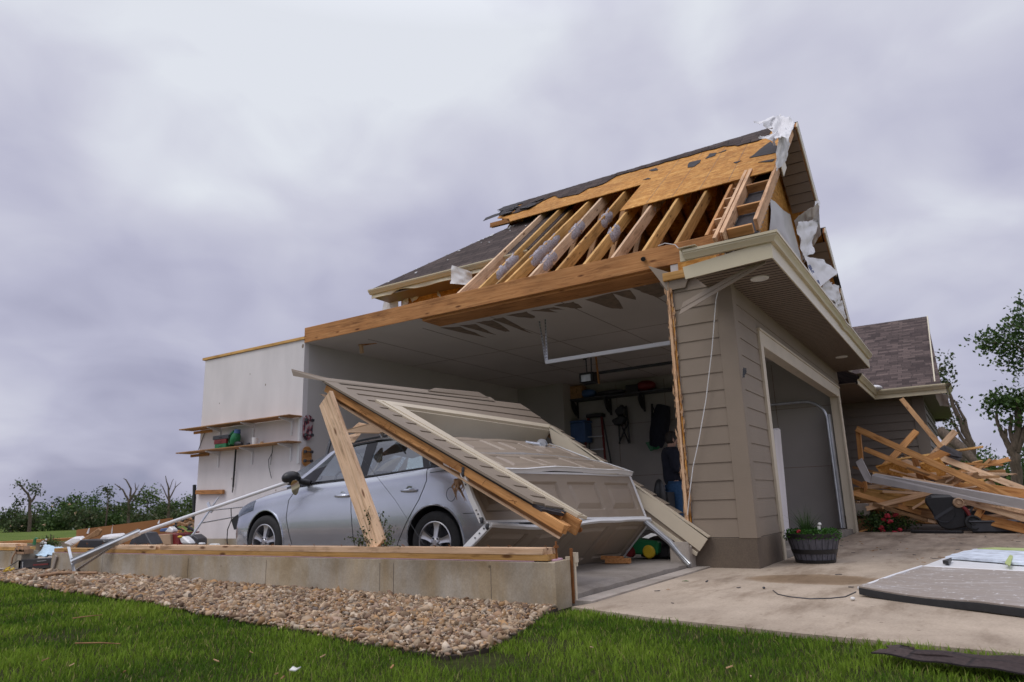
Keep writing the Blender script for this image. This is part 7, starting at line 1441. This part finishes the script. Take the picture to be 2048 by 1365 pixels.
# ================================================================== LUMBER PILE IN FRONT OF THE HOUSE WING
def lumber(label, p, q, x0, x1, w=.09, h=.045, mat='wood', name='broken_board', group='broken boards in the lumber pile', jag=.02, up=(0, 0, 1)):
    return tag(board(name, ax(*p, x0), ax(*q, x1), w, h, mat, up=up, jag=jag), label, 'board', group)
def pile():
    U = (-1, .1, .2)
    lumber('long board sloping from the raised left corner of the pile down to the right edge', (1713, 858), (2050, 1009), 16.6, 15.4, .12, .06, 'wood', up=U); lumber('short upright board holding up the left corner of the long sloping board', (1716, 860), (1722, 920), 16.6, 16.6, .09, .05, 'wood', up=U)
    lumber('second sloping board, just under the long one, with a white plate on it', (1728, 898), (1955, 990), 16.4, 15.9, .10, .05, 'wood', up=U); lumber('steep board rising from the pile past the corner of the house wing', (1803, 798), (1897, 912), 18.2, 17.2, .10, .05, 'dullwood', up=U)
    lumber('thick board leaning up left to right in front of the far siding', (1768, 935), (1834, 862), 17.6, 18.0, .13, .06, 'wood', up=U); lumber('board poking up beside the house corner at the top of the pile', (1858, 920), (1912, 862), 17.4, 17.4, .12, .06, 'pale', up=U)
    lumber('long board from the top of the pile down to the right, with a white end', (1880, 915), (2060, 984), 17.2, 16.6, .12, .06, 'pale', up=U); lumber('short thick offcut at the top of the pile under the poking board', (1848, 925), (1895, 902), 17.2, 17.2, .16, .07, 'wood', up=U)
    lumber('slanted short brace under the second sloping board', (1829, 916), (1843, 965), 16.3, 16.2, .11, .05, 'wood', up=U); lumber('wide deep plank lying flat along the bottom left of the pile', (1707, 986), (1860, 1006), 16.3, 15.7, .24, .06, 'treated', up=U)
    lumber('brown plank beneath the wide deep plank at the left', (1720, 1003), (1870, 1030), 16.2, 15.8, .18, .05, 'dullwood', up=U); lumber('thin long lath crossing the pile left to right', (1705, 935), (1930, 985), 16.5, 16.0, .05, .03, 'dullwood', up=U)
    lumber('board running right under the white trim, past the overturned mower', (1930, 1002), (2065, 1042), 15.2, 14.6, .12, .05, 'pale', up=U); lumber('lowest board at the right edge beyond the mower', (1950, 1035), (2065, 1062), 15.2, 14.7, .16, .06, 'wood', up=U); lumber('short slanted prop right of the mower', (1954, 1035), (1968, 1012), 15.1, 15.1, .10, .05, 'wood', up=U)
    lumber('low board lying right across the middle of the pile', (1860, 962), (2060, 996), 16.5, 15.8, .14, .05, 'wood', up=U); lumber('tapered board at right under the long sloping board', (1960, 975), (2060, 990), 16.0, 15.5, .16, .05, 'wood', up=U)
    lumber('small stub of board at the far left under the white trim', (1700, 960), (1727, 972), 16.2, 16.1, .10, .05, 'wood', up=U); lumber('dark board stub at lower left by the stacked block', (1703, 990), (1722, 984), 16.0, 16.0, .10, .06, 'wood', up=U)
    lumber('thin upright prop at the left under the white trim', (1729, 962), (1733, 986), 16.2, 16.2, .07, .05, 'wood', up=U); lumber('pale lath low in front, left of the mower', (1770, 1018), (1872, 1046), 15.8, 15.5, .05, .03, 'pale', up=U); lumber('brown lath crossing low in front of the roses', (1745, 1008), (1855, 1042), 15.7, 15.5, .06, .04, 'dullwood', up=U)
    for k in range(130):
        x = random.uniform(15.7, 18.0); yc = 0.85 + (x - 15.7) * .05 + random.uniform(-1.5, 1.05); top = max(.15, 1.05 - abs(yc - .6) * .42 + (x - 15.8) * .28); z = random.uniform(.08, top); a = random.gauss(-1.4, .55); L = random.uniform(.4, 1.7); d = Vector((math.cos(a) * .5, math.sin(a), random.gauss(0, .22))); p = Vector((x, yc, z))
        tag(board('broken_board', p - d * L / 2, p + d * L / 2, random.choice([.09, .12, .05, .04, .03]), random.choice([.035, .02]), random.choice(['wood', 'pale', 'pale', 'dullwood', 'pink', 'dullwood', 'treated']), up=(-1, random.uniform(-.3, .3), random.uniform(-.2, .6)), jag=.04), 'short splintered board buried in the lumber pile', 'board', 'small splintered boards in the lumber pile')
    for pts, x, mat, lb, nm in (([(1752, 935), (1800, 922), (1828, 942), (1836, 968), (1770, 960)], 16.9, 'osb', 'yellow strand board sheet in the left of the pile under the sloping boards', 'strand_board_sheet'), ([(1838, 930), (1880, 918), (1908, 955), (1890, 970), (1845, 962)], 16.7, 'osb', 'yellow strand board sheet in the middle of the pile', 'strand_board_sheet'), ([(1870, 905), (1925, 915), (1912, 932), (1875, 925)], 17.3, 'felt', 'dark shingle sheet near the top of the pile', 'shingle_sheet'), ([(1845, 972), (1875, 958), (1930, 968), (1900, 975)], 16.3, 'felt', 'dark torn shingle sheet lying in the middle of the pile', 'shingle_sheet'), ([(1710, 1012), (1760, 1000), (1860, 1014), (1850, 1042), (1716, 1040)], 16.5, 'dullwood', 'brown board sheet at the bottom left behind the roses', 'board_sheet'), ([(1890, 985), (2060, 1005), (2060, 1060), (1890, 1060)], 16.3, 'darkgrey', 'dark board sheet low behind the mower', 'board_sheet'), ([(1880, 900), (1890, 893), (1925, 908), (1920, 915)], 17.0, 'felt', 'black shingle scrap on top of the pile by the fallen trunk', 'shingle_sheet')):
        P = [ax(a, b, x + random.uniform(-.1, .1)) for a, b in pts]; mb = MB(); mb.prism(P, (.03, .01, .03)); tag(mb.build(nm, mat), lb, 'sheet')
    t = thing('white_trim_board', 'long bent white trim board lying across the lumber pile', 'trim board', ax(1740, 965, 15.9)); M['greytrim'] = plain('grey_white_trim', (.42, .39, .38), .6, .1, 3)
    a, b, c = ax(1716, 925, 15.9), ax(1738, 962, 15.7), ax(2070, 1025, 14.6)
    mb = MB(); mb.prism([ax(1712, 926, 15.95), ax(1724, 918, 15.95), ax(1742, 955, 15.75), ax(1744, 968, 15.7), ax(1730, 962, 15.75)], (.02, 0, .02)); mb.prism([ax(1744, 952, 15.72), ax(1752, 949, 15.72), ax(2070, 1004, 14.6), ax(2070, 1024, 14.6), ax(1742, 966, 15.7)], (.02, 0, .02)); mb.build('board', 'greytrim', t)
    mb = MB(); mb.prism([ax(1940, 997, 15.05), ax(2070, 1027, 14.55), ax(2070, 1034, 14.55), ax(1940, 1003, 15.05)], (.03, 0, .02)); mb.build('wood_edge', 'pale', t)
    mb = MB(); p = ax(1835, 937, 16.2); mb.box(p + Vector((-.01, -.05, -.03)), p + Vector((0, .05, .03))); tag(mb.build('truss_plate', 'galv'), 'small bright metal plate on the second sloping board', 'plate'); mb = MB(); p = ax(2035, 981, 16.5); mb.prism([p, p + Vector((0, -.1, .02)), p + Vector((0, -.1, -.05)), p + Vector((0, 0, -.06))], (-.02, 0, 0)); tag(mb.build('white_scrap', 'wrap'), 'white paper scrap stuck on the end of the upper right board', 'scrap')
    # overturned mower
    c = ax(1885, 1025, 15.2); t = thing('lawn_mower', 'black lawn mower tipped on its side at the front of the lumber pile', 'lawn mower', c)
    o = [(1848, 1000), (1862, 993), (1905, 991), (1920, 1000), (1932, 1022), (1936, 1055), (1900, 1062), (1880, 1056), (1862, 1024), (1852, 1010)]
    mb = MB(); P = [ax(a, b, 15.1) for a, b in o]; mb.prism(P, (.16, 0, .05)); mb.build('deck', 'black', t, bevel=.03)
    mb = MB(); cc = ax(1888, 1026, 15.09); mb.lathe(cc, (-1, 0, .1), [(.17, 0), (.15, -.04), (.05, -.05), (0, -.05)], 24); mb.bar(cc + Vector((-.01, -.16, .1)), cc + Vector((-.01, .16, -.1)), .05, .012, (1, 0, 0)); mb.build('blade', 'darkgrey', t)
    for (a, b, r, m_) in ((1917, 1006, .085, 'cardboard'), (1947, 1046, .13, 'rubber')):
        q = ax(a, b, 15.02); mb = MB(); mb.lathe(q, (-1, -.25, .1), [(0, .02), (r * .35, .025), (r * .4, .0), (r * .75, .0), (r * .8, .03), (r, .02), (r, -.05), (0, -.05)], 24); mb.build('wheel', m_, t, smooth=35)
    mb = MB(); mb.tube([ax(1920, 1008, 15.05), ax(1934, 1022, 15.05), ax(1942, 1038, 15.05)], [.025, .035, .025], 8); mb.build('shroud', 'red', t, smooth=60); mb = MB(); mb.tube([ax(1930, 1000, 15.2), ax(1945, 1015, 15.1), ax(1935, 1035, 15.1)], .018, 6); mb.build('handle', 'darkgrey', t)
    p = ax(1990, 1056, 15.0); mk('black_tub', 'flat black plastic tub on the ground right of the mower', 'tub', 'darkgrey', lambda mb: (mb.box((15.0, p.y - .35, .02), (15.4, p.y + .35, .2)), mb.box((14.98, p.y - .38, .18), (15.42, p.y + .38, .22))), bevel=.02)
    p = ax(1880, 1066, 15.0); mk('black_edging', 'low strip of black edging lying in front of the pile', 'edging', 'black', lambda mb: mb.bar((15.1, p.y + .45, .04), (14.9, p.y - .35, .03), .12, .05), bevel=.01)
    for q, lb in (((1716, 1020), 'grey broken block stacked at the end of the garage wall'), ((1722, 1050), 'low red brown edging block by the flowering bush')):
        p = ax(*q, 15.9); mk('edging_block', lb, 'block', 'apron' if 'grey' in lb else 'dullwood', lambda mb: mb.box((15.85, p.y - .2, p.z - .12), (16.05, p.y + .2, p.z + .12)), bevel=.02)
    sheet('planting_bed', [(15.62, 2.04), (15.62, -9), (24, -9), (24, 0.7), (19.5, .7), (19.5, 3.6), (15.85, 3.6), (15.85, 2.04)], .0, 'soil', .05)
pile()

# ================================================================== WRECKAGE LEFT OF THE CAR
def left_debris():
    t = thing('stem_wall_far', 'short concrete stem wall with yellow sill plank at the left edge', 'foundation', (5.0, 12, 0)); t.name = 'stem_wall'
    mb = MB(); mb.box((4.84, 11.25, -.1), (5.05, 14.5, .33)); mb.build('concrete', 'stem', t); board('sill_plank', (4.93, 11.22, .36), (4.93, 14.5, .36), .15, .045, 'treated', t, jag=.03); board('sill_plank', (4.93, 11.5, .405), (4.93, 14.5, .405), .15, .045, 'pale', t, jag=.05)
    p = ax(40, 1104, 4.83); mk('splintered_post', 'splintered brown post stump on the sill at the left edge', 'post stump', 'rawtrunk', lambda mb: [mb.prism([p + Vector((0, dy, 0)), p + Vector((0, dy + .05, 0)), p + Vector((0, dy + .03 + random.uniform(-.03, .03), random.uniform(.03, .09)))], (.08, 0, 0)) for dy in np.linspace(-.12, .12, 7)] + [mb.tube([p + Vector((-.01, .1, 0)), p + Vector((-.03, .13, -.08)), p + Vector((-.02, .16, -.16))], .012, 5), mb.box(p + Vector((0, -.12, -.03)), p + Vector((.12, .12, .03)))])
    t = thing('bay_rear_wall', 'low concrete wall with an orange sill plank behind the strewn belongings', 'foundation', (6.5, 13, 0))
    mb = MB(); mb.box((5.06, 10.30, -.1), (7.98, 10.36, .10)); mb.box((5.06, 14.4, -.1), (9.0, 14.6, .33)); mb.build('concrete', 'stem', t); board('sill_plank', (5.1, 14.45, .37), (9.0, 14.45, .37), .15, .05, 'wood', t)
    # brown board lying on edge with white shelf brackets
    A, Bq = ax(153, 1088, 6.4), ax(345, 1066, 7.9); t = thing('brown_board', 'long brown panel standing on edge with white shelf brackets', 'panel', A)
    C1, D1 = ax(153, 1060, 6.4), ax(345, 1036, 7.9); mb = MB(); mb.prism([A - Vector((0, 0, .3)), Bq - Vector((0, 0, .3)), D1, C1], (.03, .03, 0)); mb.build('panel', 'brown', t)
    for px, py, h in ((182, 1056, 14), (229, 1050, 22), (322, 1040, 10)): q = ax(px, py, 6.38 + (px - 153) / 192 * 1.5); mb = MB(); mb.prism([q + Vector((-.02, 0, 0)), q + Vector((-.04, .03, -h * .0068)), q + Vector((-.04, -.03, -h * .0068))], (-.02, -.01, 0)); mb.build('bracket', 'white', t)
    # pole with galvanised angle legs
    t = thing('white_pole', 'long white pole rising from the galvanised angle legs up to the car mirror', 'pole', ax(280, 1066, 5.5))
    mb = MB(); mb.tube([ax(278, 1067, 4.96), ax(578, 964, 5.70)], .021, 12); mb.build('pole', 'whitetube', t, smooth=60)
    t = thing('angle_legs', 'galvanised perforated door track lying over the sill under the white pole', 'door track', ax(150, 1140, 4.78))
    mb = MB(); a, b = ax(145, 1122, 4.56), ax(280, 1062, 4.96); mb.bar(a, b, .05, .004, (-1, .2, .5)); mb.bar(a + Vector((0, 0, -.03)), b + Vector((0, 0, -.03)), .004, .06, (-1, .2, .5)); mb.bar(a + Vector((-.02, 0, .02)), b + Vector((-.02, 0, .02)), .02, .012); mb.build('track', 'galv', t)
    a, b = ax(153, 1141, 4.56), ax(224, 1094, 4.79); mb = MB(); mb.bar(a, b, .004, .030, (-1, .1, .6)); mb.build('perforated_angle', 'galv', t); mb = MB(); d = b - a
    for k in range(22): q = a + d * (k + .5) / 22 + Vector((-.006, 0, 0)); mb.ell(q, (.003, .012, .006), 6, 4)
    mb.build('slots', 'black', t); mb = MB(); mb.bar(ax(137, 1094, 4.58), ax(148, 1143, 4.56), .004, .035, (-1, .1, .2)); mb.build('upright_angle', 'galv', t)
    t = thing('wall_track', 'white steel track leaning on the white wall beside the car nose', 'door track', ax(388, 1070, 6.9)); mb = MB(); mb.bar(ax(385, 1071, 6.7), ax(437, 995, 7.6), .06, .02, (-1, 0, .4)); mb.bar(ax(416, 1006, 7.4), ax(424, 1024, 7.2), .05, .02, (-1, 0, .4)); mb.build('track', 'galv', t)
    for (p, q, lb) in (((417, 1022), (490, 1014), 'upper of two perforated steel straps running to the car nose'), ((400, 1047), (482, 1032), 'lower of two perforated steel straps running to the car nose')):
        t = thing('perforated_strap', lb, 'steel strap', ax(*p, 7.0)); a, b = ax(*p, 7.2), ax(*q, 6.2); mb = MB(); mb.bar(a, b, .004, .035, (-1, .2, .3)); mb.build('strap', 'galv', t); mb = MB()
        for k in range(24): e = a.lerp(b, (k + .5) / 24) + Vector((-.005, 0, 0)); mb.ell(e, (.003, .012, .007), 6, 4)
        mb.build('slots', 'black', t)
    mk('thin_cable', 'black cable hanging from the steel straps by the car nose', 'cable', 'black', lambda mb: mb.tube([ax(x, y, 6.4) for x, y in ((462, 1018), (463, 1040), (455, 1060), (454, 1080), (455, 1092))], .007, 6), smooth=60)
    tag(board('wall_brace', ax(640, 960, 7.2), ax(662, 878, 7.6), .05, .03, 'darkgrey', up=(-1, 0, 0)), 'dark perforated bar leaning behind the car windscreen', 'bar')
    # strewn belongings, each with its own ray depth
    def poly(name, lb, cat, mat, pts, x, off=(.25, .1, 0), bevel=.01): mb = MB(); mb.prism([ax(a, b, x) for a, b in pts], off); return tag(mb.build(name, mat, bevel=bevel), lb, cat)
    poly('black_bin', 'black plastic bin on its side behind the sill', 'bin', 'black', [(151, 1097), (160, 1080), (206, 1080), (210, 1085), (192, 1099), (176, 1102)], 5.5)
    poly('propped_board', 'brown black board propped up behind the black bin', 'board', 'dullwood', [(140, 1096), (196, 1058), (203, 1062), (198, 1072), (160, 1086), (146, 1096)], 5.7, (.03, .02, .02)); poly('dark_speaker', 'grey tilted box behind the galvanised track', 'box', 'darkgrey', [(256, 1092), (270, 1064), (290, 1066), (303, 1090), (284, 1088)], 6.0)
    poly('white_bag', 'white bag with red print beside the flowering shrub', 'bag', 'white', [(126, 1087), (145, 1076), (160, 1075), (164, 1082), (140, 1092)], 6.3, (.12, .1, .02), .02); poly('white_bag', 'white torn sacks heaped below the white brackets', 'bag', 'wrap', [(195, 1082), (204, 1072), (232, 1070), (236, 1076), (214, 1084)], 6.1, (.2, .1, .02), .02); poly('paper_sheet', 'pale paper sheet under the brown panel', 'paper', 'lamp', [(205, 1080), (236, 1072), (250, 1074), (222, 1086)], 6.0, (.1, .05, .01))
    poly('red_table', 'red topped table beside the white wall', 'table', 'red', [(300, 1070), (352, 1066), (352, 1069), (300, 1073)], 7.0, (.5, .1, 0)); poly('cardboard_box', 'tan cardboard box under the red table', 'box', 'cardboard', [(304, 1090), (312, 1070), (340, 1068), (341, 1090)], 6.9, (.4, .1, 0)); poly('red_crate', 'dark red crate side at the right of the cardboard box', 'crate', 'red', [(341, 1090), (340, 1068), (356, 1068), (358, 1090)], 6.95, (.3, .1, 0))
    poly('dark_cabinet', 'dark cabinet against the foot of the white wall', 'cabinet', 'darkgrey', [(358, 1092), (358, 1072), (385, 1070), (396, 1078), (396, 1092)], 7.1, (.3, .2, 0)); poly('blue_bottle', 'blue and white bottle lying on the red table', 'bottle', 'blue', [(318, 1064), (320, 1058), (334, 1056), (334, 1064)], 7.05, (.1, .02, 0), .012); poly('white_sack', 'white sack on the red table', 'sack', 'white', [(328, 1065), (338, 1053), (346, 1060), (345, 1066)], 7.0, (.12, .04, 0), .015)
    poly('white_jug', 'white plastic jug with a yellow cap by the sill', 'jug', 'white', [(356, 1076), (366, 1073), (376, 1082), (380, 1089), (362, 1089)], 5.6, (.12, .03, 0), .02); c = ax(360, 1074, 5.6); mk('jug_cap', 'yellow cap on the white plastic jug', 'cap', 'yellow', lambda mb: mb.ell(c, (.03, .03, .015)))
    poly('white_can', 'small white can behind the sill', 'can', 'white', [(396, 1090), (396, 1086), (405, 1086), (405, 1090)], 5.4, (.06, .02, 0)); poly('white_can', 'low white roll behind the sill near the car nose', 'roll', 'lamp', [(416, 1092), (418, 1088), (430, 1088), (433, 1092)], 5.4, (.08, .02, 0))
    poly('green_toy', 'green plastic toy frame behind the sill at left', 'toy', 'green', [(64, 1091), (66, 1079), (70, 1075), (75, 1077), (70, 1080), (69, 1091)], 5.6, (.03, .01, 0)); c = ax(104, 1100, 5.1)
    cloth('pale_cloth', [ax(64, 1112, 5.02), ax(104, 1110, 4.98), ax(128, 1096, 5.2), ax(92, 1092, 5.3)], 'cloth_pale', None, amp=.05, seed=21, solid=.01); tag(bpy.data.objects['pale_cloth'], 'pale blue crumpled cloth draped at the gap in the stem wall', 'cloth')
    t = thing('stereo', 'black box with a red stripe standing in the gap of the stem wall', 'electronics', ax(70, 1140, 4.8)); mb = MB(); P = [ax(36, 1141, 4.84), ax(103, 1136, 4.84), ax(103, 1116, 4.84), ax(37, 1120, 4.84)]; mb.prism(P, (.26, .0, 0)); mb.build('case', 'black', t, bevel=.008)
    mb = MB(); mb.prism([ax(66, 1132, 4.832), ax(96, 1130, 4.832), ax(96, 1127, 4.832), ax(66, 1129, 4.832)], (.004, 0, 0)); mb.build('stripe', 'red', t); mb = MB()
    mb.prism([ax(74, 1124, 4.832), ax(92, 1122, 4.832), ax(92, 1120.6, 4.832), ax(74, 1122.5, 4.832)], (.004, 0, 0)); mb.build('display', 'galv', t); mb = MB()
    for k in range(1): mb.prism([ax(44 + k * 5, 1136, 4.832), ax(46 + k * 5, 1136, 4.832), ax(46 + k * 5, 1124, 4.832), ax(44 + k * 5, 1124, 4.832)], (.004, 0, 0))
    mb.build('grille', 'galv', t)
    mk('cord_plugs', 'yellow plugs on a black cord on the walkway at the left edge', 'cord', 'yellow', lambda mb: [mb.tube([az(a, b, .12), az(a + 7, b - 3, .13)], .016, 7) for a, b in ((9, 1143), (20, 1141), (12, 1139))]); mk('extension_cord', 'tangled black cord on the walkway by the stereo', 'cord', 'black', lambda mb: (mb.tube([az(x, y, .115) for x, y in ((-5, 1141), (10, 1139), (25, 1140), (45, 1138), (60, 1136), (80, 1137))], .008, 6), mb.tube([ax(x, y, 4.8) for x, y in ((12, 1138), (24, 1130), (36, 1122))], .007, 6)), smooth=60)
    tag(board('corner_form', ax(104, 1143, 4.80), ax(113, 1112, 4.80), .05, .02, 'apron', up=(-1, 0, 0)), 'grey broken form board leaning on the end of the stem wall', 'board')
    b = ax(98, 1090, 6.6); t = thing('flowering_shrub', 'green shrub with white flowers behind the sill at left', 'shrub', b - Vector((0, 0, .3))); mb = MB(); [mb.tube([b - Vector((0, 0, .3)), b + Vector((0, random.uniform(-.15, .15), random.uniform(.05, .2)))], [.01, .004], 5) for _ in range(8)]; mb.build('stem', 'barkl', t)
    V, F, T = leaves(blob((b.x, b.y, b.z + .03), (.14, .22, .13), 70, .2), .07, 8, .035, GREENS); np_mesh('leaves', V, F, 'leaf', t, T, frame=Matrix.Translation(b)); mb = MB(); [mb.ell(b + Vector((-.12, random.uniform(-.2, .2), random.uniform(-.05, .13))), (.018, .022, .018), 6, 4) for _ in range(16)]; mb.build('flower', 'white', t)
    for k in range(26):
        px = random.uniform(330, 398); py = random.uniform(1036, 1066); p = ax(px, py, random.uniform(7.8, 9.0)); d = Vector((random.uniform(-.2, .2), random.uniform(-1, 1), random.uniform(-.25, .25))) * random.uniform(.15, .4)
        tag(board('rubble_stick', p - d, p + d, .06, .03, random.choice(['dullwood', 'wood', 'felt', 'cardboard']), jag=.02), 'short stick of brown rubble heaped left of the white wall', 'rubble', 'rubble sticks beside the white wall')
    tag(board('dark_post', ax(389, 970, 8.2), ax(388, 1040, 8.2), .05, .05, 'black', up=(-1, 0, 0)), 'dark thin post at the left edge of the white wall', 'post')
left_debris()
